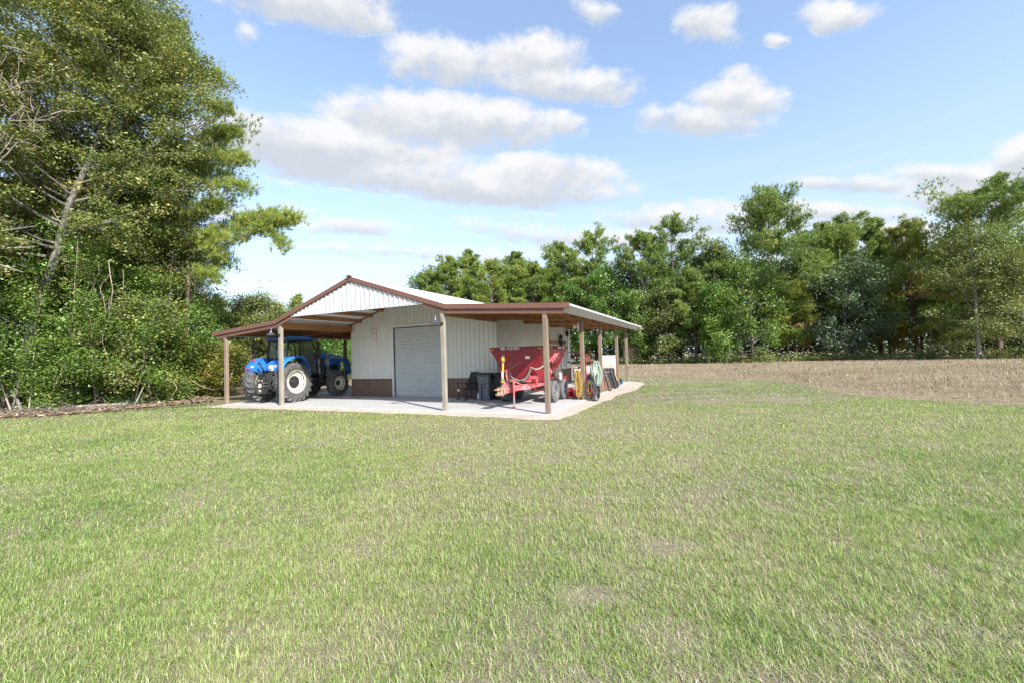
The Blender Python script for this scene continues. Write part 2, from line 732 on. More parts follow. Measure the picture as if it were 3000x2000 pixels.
lawn = sheet('lawn', [(-2500, -600), (2500, -600), (2500, 3000), (-2500, 3000)], GZ, M_LAWN)

# stubble field: reaches from the grass edge to the trees
field_pts = [gpt(3300, 1196), gpt(3000, 1191), gpt(2800, 1181), gpt(2600, 1168), gpt(2450, 1156), gpt(2400, 1143), gpt(2345, 1126), gpt(2300, 1119), gpt(2100, 1112), gpt(1950, 1107), gpt(1850, 1104), gpt(1700, 1103)]
field_pts = [(p.x, p.y) for p in field_pts] + [(-2, 36), (-10, 44), (-14, 62), (-6, 84), (10, 84), (20, 70), (29, 57), (46, 57.5), (58, 44), (48, 16)]
field_outline = wobble_poly(wobble_poly(field_pts, 0.5, 0.5, 7, 0.5), 0.25, 0.15, 8, 2.5)
field = sheet('field', field_outline, GZ + 0.008, M_FIELD)

# leaf litter under the wood on the left and behind the barn
lit_pts = [(-60, 10), (-30, 14.5)] + [(p.x, p.y) for p in (gpt(0, 1226), gpt(120, 1222), gpt(260, 1212), gpt(400, 1200), gpt(520, 1189), gpt(600, 1182))] + [(-14.4, 20.6), (-13.6, 22.4), (-13.0, 26), (-11, 31), (-9, 36), (-16, 48), (-60, 60)]
litter_outline = wobble_poly(lit_pts, 0.4, 0.3, 21)
litter = sheet('forest_floor', litter_outline, GZ + 0.004, M_FOREST)

# bare sandy strip round the slab
so = [(-16.6, 0.4), (-16.3, -0.6), (-13, -0.38), (-8, -0.34), (-4, -0.34), (-1.5, -0.4), (-0.2, -0.55), (0.45, -0.45), (0.5, 0.3), (0.5, 1.4), (0.6, 2.6), (0.75, 4.5), (0.8, 7), (1.1, 9.5), (1.1, 12.2), (0.8, 14.6), (0.2, 15.2), (-2, 14.9), (-15.5, 14.9), (-17.4, 10), (-17.4, 4)]
sand_outline = wobble_poly(wobble_poly([BL(u, v)[:2] for u, v in so], 0.25, 0.17, 33, 1.3), 0.12, 0.10, 34, 5.0)

sm = MB()
nS = len(sand_outline)
inv = Matrix.Rotation(-YAW, 2)
rings3 = []
for (x, y) in sand_outline:
    q = inv @ Vector((x - BX, y - BY))
    cu, cv = min(0.05, max(-15.7, q.x)), min(14.15, max(-0.05, q.y))
    p0 = BL(cu, cv)
    mx, my = p0[0] * 0.55 + x * 0.45, p0[1] * 0.55 + y * 0.45
    rings3 += [(p0[0], p0[1], -0.014), (mx, my, -0.055 + 0.03 * (float(fbm(mx, my, 1.4, 91, 3)) - 0.5)), (x, y, GZ + 0.012)]
sm.v = rings3
for i in range(nS):
    k = (i + 1) % nS
    for r_ in (0, 1):
        sm.f.append((i * 3 + r_, k * 3 + r_, k * 3 + r_ + 1, i * 3 + r_ + 1))
        sm.m.append(0)
sand = obj('dirt_strip', sm, M_SAND, smooth=80)
for p in sand.data.polygons:
    if p.normal.z < 0:
        p.flip()
tag(sand, kind='structure')


def concrete_mat():
    m, N, out = new_mat('concrete')
    tc = N.n('ShaderNodeTexCoord').outputs['Object']
    a = N.noise(tc, 0.7, 7, 0.65)
    b = N.noise(tc, 5.0, 8, 0.7)
    c = N.mix(N.maprange(a, 0.3, 0.7), (0.43, 0.425, 0.42), (0.52, 0.515, 0.51))
    c = N.mix(N.maprange(b, 0.5, 0.75, 0, 0.45), c, (0.34, 0.33, 0.315))
    sx = N.n('ShaderNodeSeparateXYZ')
    N.link(tc, sx.inputs[0])

    def joint(sock, per):
        q = N.math('ABSOLUTE', N.math('SUBTRACT', N.math('MODULO', N.math('ADD', sock, 300.0 * 1.0), per), per / 2))
        return N.math('LESS_THAN', q, 0.006)
    j = N.math('MAXIMUM', joint(sx.outputs[0], 3.75), joint(sx.outputs[1], 3.46))
    c = N.mix(N.math('MULTIPLY', j, 0.6), c, (0.16, 0.15, 0.14))
    st = N.noise(tc, 1.6, 9, 0.75)
    c = N.mix(N.maprange(st, 0.60, 0.76, 0, 0.6), c, (0.25, 0.22, 0.19))
    p = N.n('ShaderNodeBsdfPrincipled', i_Roughness=0.75)
    p.inputs['Specular IOR Level'].default_value = 0.3
    N.link(c, p.inputs['Base Color'])
    bp = N.n('ShaderNodeBump', i_Strength=0.25, i_Distance=0.004)
    N.link(N.noise(tc, 60, 5), bp.inputs['Height'])
    N.link(bp.outputs[0], p.inputs['Normal'])
    N.link(p.outputs[0], out.inputs[0])
    return m


M_CONC = concrete_mat()
mb = MB()
mb.b2(-15.78, 0.10, -0.10, 14.2, -0.3, 0.0)
slab = obj('concrete_pad', mb, M_CONC, None, None, 0.012)
slab.location = (BX, BY, 0)
slab.rotation_euler = (0, 0, YAW)
tag(slab, kind='structure')
# ================================================================ pole barn
U1, U2, U3, U4 = -15.67, -11.94, -3.72, 0.0
UM = (U2 + U3) / 2
VF, VB, VEND = 3.96, 14.3, 14.55
ZR, ZB, ZE, BO, SO, OV = 4.95, 3.55, 3.25, 0.19, 0.80, 0.11
M_CREAM = simple('cream_metal', (0.66, 0.665, 0.635), 0.42, 0.0, 0.03, 1.5, spec=0.4, dirt=(0.5, 0.47, 0.38), dirt_amt=0.1, dirt_scale=1.2)
M_WHITE = simple('white_metal', (0.68, 0.68, 0.69), 0.4, 0.0, 0.03, 2.0, spec=0.5)
M_BROWN = simple('brown_metal', (0.175, 0.082, 0.060), 0.42, 0.0, 0.10, 2.0, spec=0.5)
M_WAINS = simple('brown_wainscot', (0.15, 0.088, 0.066), 0.38, 0.0, 0.12, 2.0, dirt=(0.16, 0.12, 0.1), dirt_amt=0.25)
M_ROOF = simple('roof_metal', (0.82, 0.82, 0.81), 0.35, 0.0, 0.03, 1.0, spec=0.5)
M_DOOR = simple('door_curtain', (0.50, 0.525, 0.54), 0.4, 0.0, 0.04, 1.0, spec=0.5)
M_BLACK = simple('black_rubber', (0.022, 0.022, 0.024), 0.7, 0, 0.2, 8)
M_GALV = simple('galvanised', (0.5, 0.52, 0.53), 0.35, 0.9, 0.15, 20)
M_POST = wood('weathered_post', (0.26, 0.235, 0.19), (0.385, 0.35, 0.29), 'z')
M_POST2 = wood('brown_post', (0.20, 0.145, 0.108), (0.32, 0.25, 0.195), 'z')
M_BEAM_U = wood('rafter_wood', (0.32, 0.15, 0.065), (0.46, 0.26, 0.13), 'x')
M_BEAM_V = wood('purlin_wood', (0.32, 0.15, 0.065), (0.46, 0.26, 0.13), 'y')

barn = thing('pole_barn', 'open sided metal pole barn with cream walls, brown trim and a roll up door', 'barn', (BX, BY, 0), YAW)


def roof_z(u):
    """top of the roofing at u"""
    du = abs(u - UM)
    half = (U3 - U2) / 2 + BO
    if du <= half:
        return ZR - (ZR - ZB) * du / half
    return ZB - (ZB - ZE) * (du - half) / (U4 + SO - UM - half)


RIB = 0.2286


def rib_profile(a, b, d=0.026):
    """(along, out) points of a ribbed sheet from a to b"""
    pts = [(a, 0.0)]
    k = math.ceil(a / RIB)
    x = k * RIB
    while x < b - 0.03:
        if x > a + 0.03:
            pts += [(x - 0.034, 0), (x - 0.014, d), (x + 0.014, d), (x + 0.034, 0)]
        for t in (0.085, 0.145):
            y = x + t
            if y + 0.014 < b:
                pts += [(y - 0.012, 0), (y - 0.006, 0.004), (y + 0.006, 0.004), (y + 0.012, 0)]
        x += RIB
    pts.append((b, 0.0))
    return pts


def ribbed(mb, a, b, zb, zt, put, d=0.028):
    """put(along, out, z) -> point;  zb / zt numbers or functions of along"""
    prof = rib_profile(a, b, d)
    vs, fs = [], []
    for (x, o) in prof:
        z0 = zb(x) if callable(zb) else zb
        z1 = zt(x) if callable(zt) else zt
        vs += [put(x, o, z0), put(x, o, max(z0 + 0.001, z1))]
    for i in range(len(prof) - 1):
        fs.append((2 * i, 2 * i + 2, 2 * i + 3, 2 * i + 1))
    mb.add(vs, fs)


front = lambda v: (lambda x, o, z: (x, v - o, z))
right = lambda u: (lambda x, o, z: (u + o, x, z))
left = lambda u: (lambda x, o, z: (u - o, x, z))
back = lambda v: (lambda x, o, z: (x, v + o, z))

DL, DR, DT = -9.28, -6.42, 3.26           # roll-up door opening
ZW = 0.84
under = lambda x: roof_z(x) - 0.05
# --- walls
w = MB()
ribbed(w, U2, DL - 0.08, ZW, under, front(VF))
ribbed(w, DR + 0.08, U3, ZW, under, front(VF))
ribbed(w, DL - 0.08, DR + 0.08, DT + 0.12, under, front(VF))
obj('front_wall', w, M_CREAM, barn)
w = MB()
SDL, SDR, SDT = 6.35, 7.45, 2.36
ribbed(w, VF, SDL - 0.05, ZW, ZB - 0.12, right(U3))
ribbed(w, SDR + 0.05, VB, ZW, ZB - 0.12, right(U3))
ribbed(w, SDL - 0.05, SDR + 0.05, SDT + 0.06, ZB - 0.12, right(U3))
obj('side_wall', w, M_CREAM, barn)
w = MB()
ribbed(w, VF, VB, ZW, ZB - 0.12, left(U2))
obj('side_wall', w, M_CREAM, barn)
w = MB()
ribbed(w, U2, U3, 0.0, under, back(VB))
obj('back_wall', w, M_CREAM, barn)
# --- wainscot
for (a, b, f) in ((U2, DL - 0.08, front(VF - 0.004)), (DR + 0.08, U3, front(VF - 0.004)), (VF, SDL - 0.05, right(U3 + 0.004)), (SDR + 0.05, VB, right(U3 + 0.004)), (VF, VB, left(U2 - 0.004))):
    w = MB()
    ribbed(w, a, b, 0.01, ZW, f)
    p, q = f(a, 0.014, ZW + 0.012), f(b, 0.014, ZW + 0.012)
    w.beam(p, q, 0.028, 0.03)
    obj('wainscot', w, M_WAINS, barn)
# --- corner trims
for (u, v) in ((U2, VF), (U3, VF), (U3, VB), (U2, VB)):
    w = MB()
    w.b2(u - 0.055, u + 0.055, v - 0.028, v + 0.028, ZW + 0.03, roof_z(u) - 0.1)
    w.b2(u - 0.028, u + 0.028, v - 0.055, v + 0.055, ZW + 0.03, roof_z(u) - 0.1)
    obj('corner_trim', w, M_CREAM, barn)
    w = MB()
    w.b2(u - 0.055, u + 0.055, v - 0.03, v + 0.03, 0.005, ZW + 0.028)
    w.b2(u - 0.03, u + 0.03, v - 0.055, v + 0.055, 0.005, ZW + 0.028)
    obj('corner_trim', w, M_WAINS, barn)
# --- roll-up door
w = MB()
n = 34
prof = []
for i in range(n):
    z = 0.06 + (DT - 0.055) * i / n
    h = (DT - 0.055) / n
    prof += [(z, 0.0), (z + h * 0.25, -0.022), (z + h * 0.60, -0.026), (z + h * 0.82, -0.006)]
vsn = []
for (z, o) in prof:
    vsn += [(DL + 0.03, VF + 0.06 + o, z), (DR - 0.03, VF + 0.06 + o, z)]
w.add(vsn, [(2 * i, 2 * i + 1, 2 * i + 3, 2 * i + 2) for i in range(len(prof) - 1)])
door = obj('roll_up_door', w, M_DOOR, barn)
w = MB()
w.b2(DL + 0.03, DR - 0.03, VF + 0.03, VF + 0.08, 0.005, 0.07)
obj('bottom_bar', w, M_GALV, door, bevel=0.004)
w = MB()
w.b2(DL - 0.09, DL, VF - 0.045, VF + 0.09, 0.003, DT + 0.02)
w.b2(DR, DR + 0.09, VF - 0.045, VF + 0.09, 0.003, DT + 0.02)
w.b2(DL - 0.09, DR + 0.09, VF - 0.045, VF + 0.09, DT + 0.02, DT + 0.12)
obj('door_frame', w, M_WHITE, door, bevel=0.004)
w = MB()
w.b2(DL + 0.002, DL + 0.034, VF + 0.01, VF + 0.05, 0.004, DT)
w.b2(DR - 0.034, DR - 0.002, VF + 0.01, VF + 0.05, 0.004, DT)
w.b2(DL + 0.034, DR - 0.034, VF + 0.02, VF + 0.04, DT - 0.015, DT + 0.012)
obj('guide_rail', w, M_BLACK, door)
w = MB()
w.box(((DL + DR) / 2, VF + 0.015, 0.75), (0.14, 0.03, 0.035))
obj('handle', w, M_GALV, door, bevel=0.004)
# --- service door in the side wall
w = MB()
w.b2(U3 - 0.03, U3 + 0.012, SDL + 0.06, SDR - 0.06, 0.01, SDT - 0.03)
for z0, z1 in ((0.25, 1.0), (1.15, 2.1)):
    w.b2(U3 + 0.012, U3 + 0.02, SDL + 0.2, SDR - 0.2, z0, z1)
sd = obj('service_door', w, M_WHITE, barn, bevel=0.004)
w = MB()
for y0, y1, z0, z1 in ((SDL - 0.05, SDL + 0.05, 0.003, SDT + 0.06), (SDR - 0.05, SDR + 0.05, 0.003, SDT + 0.06), (SDL + 0.05, SDR - 0.05, SDT - 0.03, SDT + 0.06)):
    w.b2(U3 - 0.02, U3 + 0.035, y0, y1, z0, z1)
obj('door_frame', w, M_WHITE, sd, bevel=0.003)
w = MB()
w.sphere((U3 + 0.06, SDR - 0.13, 1.0), 0.03, 8)
obj('handle', w, M_GALV, sd, 40)
# --- roofing
def roof_sheet(name, ua, ub):
    w = MB()
    za, zb = roof_z(ua), roof_z(ub)
    prof = rib_profile(-OV, VEND, 0.02)
    vs, fs = [], []
    for (x, o) in prof:
        vs += [(ua, x, za + o), (ub, x, zb + o)]
    for i in range(len(prof) - 1):
        fs.append((2 * i, 2 * i + 1, 2 * i + 3, 2 * i + 2))
    w.add(vs, fs)
    o = obj(name, w, M_ROOF, barn)
    s = o.modifiers.new('thick', 'SOLIDIFY')
    s.thickness = 0.004
    s.offset = 0
    return o


UBL, UBR = U2 - BO, U3 + BO
roof_sheet('roof', UM, UBR)
roof_sheet('roof', UBL, UM)
roof_sheet('lean_to_roof', UBR, U4 + SO)
roof_sheet('lean_to_roof', U1 - SO, UBL)
w = MB()
w.prism([(UM - 0.17, roof_z(UM - 0.17) + 0.024), (UM, ZR + 0.03), (UM + 0.17, roof_z(UM + 0.17) + 0.024), (UM + 0.17, roof_z(UM + 0.17) + 0.034), (UM, ZR + 0.045), (UM - 0.17, roof_z(UM - 0.17) + 0.034)], -OV - 0.01, VEND + 0.01, 'y')
obj('ridge_cap', w, M_ROOF, barn)
w = MB()
w.box((UM, -OV - 0.05, ZR + 0.035), (0.16, 0.14, 0.05))
obj('ridge_end', w, M_BLACK, barn, bevel=0.01)

# --- rake trim: an upper band and a set-back lower band following the roof line
def band(name, v0, v1, top, h, us):
    w = MB()
    for a, b in zip(us[:-1], us[1:]):
        za, zb = roof_z(a) + top, roof_z(b) + top
        w.hexa([(a, v0, za - h), (b, v0, zb - h), (b, v1, zb - h), (a, v1, za - h)], [(a, v0, za), (b, v0, zb), (b, v1, zb), (a, v1, za)])
    return obj(name, w, M_BROWN, barn)


US = [U1 - SO - 0.02, UBL, UM, UBR, U4 + SO + 0.02]
band('rake_trim', -OV - 0.035, -OV, 0.035, 0.165, US)
band('rake_trim', -OV - 0.012, -OV + 0.02, -0.134, 0.012, US)
band('rake_board', -0.085, -0.045, -0.13, 0.16, [U1 - 0.55, UBL, U2 + 0.75])
band('rake_board', -0.085, -0.045, -0.13, 0.16, [U3 - 0.75, UBR, U4 + 0.62])
band('rake_trim', VEND, VEND + 0.03, 0.03, 0.165, US)
# --- gable panel
w = MB()
ZG = 3.70
half = (ZR - 0.13 - ZG) / ((ZR - ZB) / (UM - UBL))
ribbed(w, UM - half, UM + half, ZG, lambda x: max(ZG + 0.002, roof_z(x) - 0.12), front(-0.062), 0.036)
gp = obj('gable_panel', w, simple('gable_metal', (0.56, 0.56, 0.575), 0.45, 0, 0.04, 2.0), barn)
w = MB()
w.b2(UM - half, UM + half, -0.075, -0.04, ZG - 0.035, ZG)
obj('gable_trim', w, M_WHITE, gp)
w = MB()
w.b2(UM - half + 0.05, UM + half - 0.05, -0.02, 0.02, ZG + 0.02, ZG + 0.16)
obj('gable_beam', w, M_BEAM_U, barn)
# --- posts
POSTV = [0.0, 4.0, 7.0, 10.75, 13.67]
def post(u, v, top, m, z0=0.0):
    w = MB()
    w.b2(-0.07, 0.07, -0.07, 0.07, z0, top)
    o = obj('post', w, m, barn, bevel=0.006)
    o.location = (u, v, 0)
    return o


post(U1, 0, 3.04, M_POST2)
post(U2, 0, 3.40, M_POST)
post(U3, 0, 3.40, M_POST)
post(U4, 0, 3.05, M_POST2, -0.12)
for v in POSTV[1:]:
    post(U4, v, 3.05, M_POST2)
    post(U1, v, 3.05, M_POST2)
# --- rafters (doubled planks over each post line) and purlins between them
RZ = 0.012
for side in (1, -1):
    ua, ub = (U3 + 0.03, U4 + 0.42) if side > 0 else (U2 - 0.03, U1 - 0.42)
    for v in POSTV:
        if v == 0:
            ua2 = U3 - 0.02 if side > 0 else U2 + 0.02
        else:
            ua2 = ua
        for dv in ((-0.02, 0.092) if v == 0 else (-0.092, 0.092)):
            w = MB()
            h = 0.235
            za, zb = roof_z(ua2) - 0.015, roof_z(ub) - 0.015
            if abs(ua2 - UM) < abs(UBR - UM):
                za = ZB - 0.02
            w.hexa([(ua2, v + dv - 0.02, za - h), (ub, v + dv - 0.02, zb - h * 0.7), (ub, v + dv + 0.02, zb - h * 0.7), (ua2, v + dv + 0.02, za - h)],
                   [(ua2, v + dv - 0.02, za), (ub, v + dv - 0.02, zb), (ub, v + dv + 0.02, zb), (ua2, v + dv + 0.02, za)])
            obj('rafter', w, M_BEAM_U, barn)
    for k in range(7):
        u = (U3 + 0.35 + k * 0.61) if side > 0 else (U2 - 0.35 - k * 0.61)
        z = roof_z(u) - 0.016
        for a, b in zip(POSTV[:-1], POSTV[1:]):
            w = MB()
            w.b2(u - 0.019, u + 0.019, a + 0.114, b - 0.114, z - 0.15, z)
            obj('purlin', w, M_BEAM_V, barn)
        for v in POSTV[1:3]:
            w = MB()
            w.b2(u - 0.024, u + 0.024, v - 0.118, v - 0.1135, z - 0.17, z - 0.03)
            obj('joist_hanger', w, M_GALV, barn)
# beams under the main roof in the front bay
for u, hh in ((U2, 0.29), (U3, 0.29)):
    w = MB()
    for du in (-0.05, 0.05):
        w.b2(u + du - 0.022, u + du + 0.022, 0.075, VF - 0.03, 3.52 - 0.02 - hh, 3.52 - 0.02)
    obj('eave_beam', w, M_BEAM_V, barn)
for u in (U2 + 0.66, U2 + 1.36, U2 + 2.1, U2 + 2.9, U2 + 3.7, U3 - 0.66, U3 - 1.36, U3 - 2.1, U3 - 2.9, U3 - 3.7):
    w = MB()
    z = roof_z(u) - 0.012
    w.b2(u - 0.022, u + 0.022, 0.03, VF - 0.01, z - 0.185, z - 0.01)
    obj('purlin', w, M_BEAM_V, barn)
# brown trim where the front wall meets the roof
for a, b in ((U2, UM), (UM, U3)):
    w = MB()
    w.beam((a, VF - 0.03, roof_z(a) - 0.055), (b, VF - 0.03, roof_z(b) - 0.055), 0.03, 0.05)
    obj('wall_trim', w, M_BROWN, barn)
# --- white eave trim: drip edge, and a band slanted and tinted to read as shaded
w = MB()
ue = U4 + SO
zt = roof_z(ue) - 0.004
w.prism([(ue - 0.01, zt), (ue, zt), (ue + 0.004, zt - 0.045), (ue - 0.02, zt - 0.055), (ue - 0.33, zt - 0.20), (ue - 0.345, zt - 0.19), (ue - 0.03, zt - 0.04)], -0.04, VEND, 'y')
obj('eave_shade_band', w, simple('shaded_white_metal', (0.42, 0.45, 0.48), 0.45, 0, 0.05, 2), barn)
w = MB()
w.b2(ue - 0.10, ue + 0.012, VEND, VEND + 0.02, zt - 0.15, zt + 0.02)
obj('eave_end', w, M_WHITE, barn)
w = MB()
ue2 = U1 - SO
w.b2(ue2 - 0.03, ue2, -0.05, VEND, roof_z(ue2) - 0.15, roof_z(ue2))
obj('eave_trim', w, M_WHITE, barn)
# ================================================================ tractor
M_BLUE = simple('blue_paint', (0.032, 0.20, 0.66), 0.32, 0, 0.05, 3, coat=0.3, dirt=(0.10, 0.17, 0.36), dirt_amt=0.12, dirt_scale=5)
M_TYRE = simple('tractor_tyre', (0.080, 0.080, 0.084), 0.85, 0, 0.25, 7, dirt=(0.20, 0.175, 0.14), dirt_amt=0.45, dirt_scale=4, bump=0.3, bump_scale=30)
M_TREAD = simple('tyre_lug', (0.115, 0.115, 0.122), 0.85, 0, 0.2, 9, dirt=(0.17, 0.15, 0.13), dirt_amt=0.3, dirt_scale=6)
M_RIM = simple('cream_rim', (0.74, 0.70, 0.58), 0.45, 0, 0.05, 4, dirt=(0.40, 0.34, 0.25), dirt_amt=0.3, dirt_scale=5)
M_CAST = simple('dark_cast_iron', (0.035, 0.036, 0.04), 0.55, 0.2, 0.3, 10, dirt=(0.12, 0.10, 0.085), dirt_amt=0.35, dirt_scale=7)
M_FRAME = simple('black_cab_frame', (0.012, 0.012, 0.013), 0.4, 0, 0.2, 6)
M_STEEL = simple('worn_steel', (0.33, 0.32, 0.31), 0.4, 0.7, 0.2, 12, dirt=(0.16, 0.09, 0.05), dirt_amt=0.3)
M_RUST = simple('rusty_steel', (0.27, 0.12, 0.065), 0.85, 0.1, 0.3, 9, dirt=(0.10, 0.045, 0.03), dirt_amt=0.45)
M_RED_L = simple('red_lens', (0.55, 0.012, 0.015), 0.25, 0, 0.05)
M_AMBER = simple('amber_lens', (0.75, 0.24, 0.02), 0.25, 0, 0.05)
M_LABEL = simple('white_label', (0.78, 0.77, 0.74), 0.5, 0, 0.05)
M_YEL = simple('yellow_paint', (0.56, 0.38, 0.05), 0.45, 0, 0.08, 5, dirt=(0.30, 0.20, 0.06), dirt_amt=0.2)
M_SEAT = simple('seat_cloth', (0.20, 0.30, 0.42), 0.8, 0, 0.1, 5)
M_TAN = simple('tan_hose', (0.34, 0.28, 0.22), 0.6, 0, 0.15, 9)


def glass(name, tint, alpha=0.68):
    m, N, out = new_mat(name)
    t = N.n('ShaderNodeBsdfTransparent')
    t.inputs[0].default_value = (*tint, 1)
    gl = N.n('ShaderNodeBsdfGlossy', i_Roughness=0.03)
    fr = N.n('ShaderNodeFresnel', i_IOR=1.5)
    mx = N.n('ShaderNodeMixShader')
    N.link(N.math('MULTIPLY', fr.outputs[0], 0.7), mx.inputs[0])
    N.link(t.outputs[0], mx.inputs[1])
    N.link(gl.outputs[0], mx.inputs[2])
    N.link(mx.outputs[0], out.inputs[0])
    return m


M_GLASS = glass('tinted_glass', (0.90, 0.96, 0.93))


def ag_wheel(parent, x, y, Rw, Wd, rr, side, lugs, name):
    """side = +1: outer face towards +x"""
    wh = bpy.data.objects.new(name, None)
    COL.objects.link(wh)
    wh.parent = parent
    wh.location = (x, y, Rw)
    hw = Wd / 2
    sw = Rw - 0.055
    w = MB()
    prof = [(rr - 0.02, -hw * 0.72), (rr + 0.02, -hw * 0.86), (rr + (sw - rr) * 0.5, -hw * 1.03), (sw - 0.05, -hw * 0.98), (sw - 0.012, -hw * 0.84), (sw, 0), (sw - 0.012, hw * 0.84), (sw - 0.05, hw * 0.98), (rr + (sw - rr) * 0.5, hw * 1.03), (rr + 0.02, hw * 0.86), (rr - 0.02, hw * 0.72), (rr - 0.05, hw * 0.6), (rr - 0.05, -hw * 0.6)]
    w.lathe(prof, (0, 0, 0), 'x', 56, True)
    ty = obj('tyre', w, M_TYRE, wh, smooth=50)
    w = MB()
    for s in (1, -1):
        for i in range(lugs):
            a0 = 2 * math.pi * (i + (0.5 if s > 0 else 0)) / lugs
            da = 0.62 * 2 * math.pi / lugs * 1.25
            pts = []
            for t, xx, r_ in ((0, 0.02, sw - 0.01), (0.5, 0.5, sw - 0.012), (1.0, 0.93, sw - 0.03), (1.12, 1.02, sw - 0.11)):
                an = a0 + da * t
                pts.append((s * hw * xx, an, r_))
            tw = 0.021 * Rw / 0.92 + 0.006
            ring = []
            for (xx, an, r_) in pts:
                top = Rw - r_ - (0.0 if xx * s < hw * 0.98 else 0.075)
                for dan, rad in ((-tw / Rw * 1.25, r_), (tw / Rw * 1.25, r_), (tw / Rw * 0.75, r_ + top), (-tw / Rw * 0.75, r_ + top)):
                    aa = an + dan
                    ring.append((xx + (0 if rad == r_ else s * 0.004), rad * math.cos(aa), rad * math.sin(aa)))
            fs = [(3, 2, 1, 0), (12, 13, 14, 15)]
            for k in range(3):
                for j in range(4):
                    j2 = (j + 1) % 4
                    fs.append((k * 4 + j, k * 4 + j2, (k + 1) * 4 + j2, (k + 1) * 4 + j))
            w.add(ring, fs)
    obj('tread', w, M_TREAD, ty)
    w = MB()
    o = side * hw
    w.lathe([(rr + 0.012, o * 0.80), (rr - 0.004, o * 0.84), (rr - 0.03, o * 0.72), (rr - 0.045, o * 0.45), (rr * 0.80, o * 0.22), (rr * 0.60, o * 0.08), (rr * 0.30, o * 0.10), (0.01, o * 0.10)], (0, 0, 0), 'x', 48)
    w.lathe([(rr + 0.012, -o * 0.80), (rr - 0.004, -o * 0.84), (rr - 0.03, -o * 0.72), (rr - 0.05, -o * 0.3), (rr * 0.7, -o * 0.1), (0.01, -o * 0.05)], (0, 0, 0), 'x', 48)
    for i in range(10):
        a = 2 * math.pi * i / 10
        c = (o * 0.14, rr * 0.72 * math.cos(a), rr * 0.72 * math.sin(a))
        w.cyl((c[0], c[1], c[2]), (c[0] + side * 0.03, c[1], c[2]), 0.014, 6)
    rim = obj('rim', w, M_RIM, wh, smooth=35)
    w = MB()
    hr = rr * (0.52 if Rw > 0.8 else 0.34)
    w.lathe([(hr, o * 0.12), (hr, o * 0.30), (hr * 0.92, o * 0.34), (hr * 0.55, o * 0.30), (hr * 0.5, o * 0.46), (0.01, o * 0.48)], (0, 0, 0), 'x', 28)
    if Rw > 0.8:
        for i in range(8):
            a = 2 * math.pi * i / 8
            w.beam((o * 0.36, hr * 0.40 * math.cos(a), hr * 0.40 * math.sin(a)), (o * 0.36, hr * 0.90 * math.cos(a), hr * 0.90 * math.sin(a)), 0.045, 0.03, (1, 0, 0))
    obj('hub', w, M_CAST, wh, smooth=35)
    return wh


TYAW = YAW + R(5.0)
tractor = thing('tractor', 'blue farm tractor with cab and front loader parked under the left lean-to', 'tractor', BL(-13.72, 1.12), TYAW)
ag_wheel(tractor, 0.95, 0, 0.92, 0.50, 0.52, 1, 21, 'rear_wheel')
ag_wheel(tractor, -0.95, 0, 0.92, 0.50, 0.52, -1, 21, 'rear_wheel')
ag_wheel(tractor, 0.90, 2.80, 0.67, 0.40, 0.36, 1, 17, 'front_wheel')
ag_wheel(tractor, -0.90, 2.80, 0.67, 0.40, 0.36, -1, 17, 'front_wheel')
# chassis
w = MB()
w.b2(-0.26, 0.26, -0.35, 1.6, 0.62, 1.30)
w.b2(-0.20, 0.20, 1.6, 3.5, 0.70, 1.15)
w.b2(-0.62, 0.62, -0.18, 0.18, 0.78, 1.06)
w.cyl((-0.75, 0, 0.92), (0.75, 0, 0.92), 0.13, 16)
w.b2(-0.62, 0.62, 2.72, 2.88, 0.52, 0.72)
w.cyl((-0.8, 2.80, 0.67), (0.8, 2.80, 0.67), 0.09, 12)
w.b2(-0.34, 0.34, -0.50, -0.30, 0.95, 1.42)
w.b2(-0.16, 0.16, -0.62, -0.45, 0.62, 0.84)
obj('chassis', w, M_CAST, tractor, bevel=0.015)
w = MB()
w.b2(0.30, 0.70, 0.98, 1.68, 0.50, 1.02)
w.b2(0.62, 0.78, 1.05, 1.40, 0.42, 0.46)
w.b2(0.62, 0.78, 1.05, 1.40, 0.74, 0.78)
w.b2(-0.70, -0.30, 0.98, 1.68, 0.50, 1.02)
obj('fuel_tank', w, M_FRAME, tractor, bevel=0.04)
# hood
w = MB()
w.prism([(1.62, 1.32), (3.55, 1.30), (3.72, 1.42), (3.70, 1.75), (3.50, 1.90), (2.4, 2.03), (1.62, 2.08)], -0.36, 0.36, 'x')
hood = obj('hood', w, M_BLUE, tractor, None, 0.05)
w = MB()
for s in (-1, 1):
    w.b2(s * 0.362 - 0.004, s * 0.362 + 0.004, 2.5, 3.45, 1.36, 1.60)
    w.b2(s * 0.30 - 0.05, s * 0.30 + 0.05, 1.7, 3.4, 1.02, 1.30)
obj('grille', w, M_FRAME, hood)
text('lettering', 'NEW HOLLAND', 0.105, M_LABEL, hood, (0.364, 1.70, 1.80), (R(90), 0, R(90)))
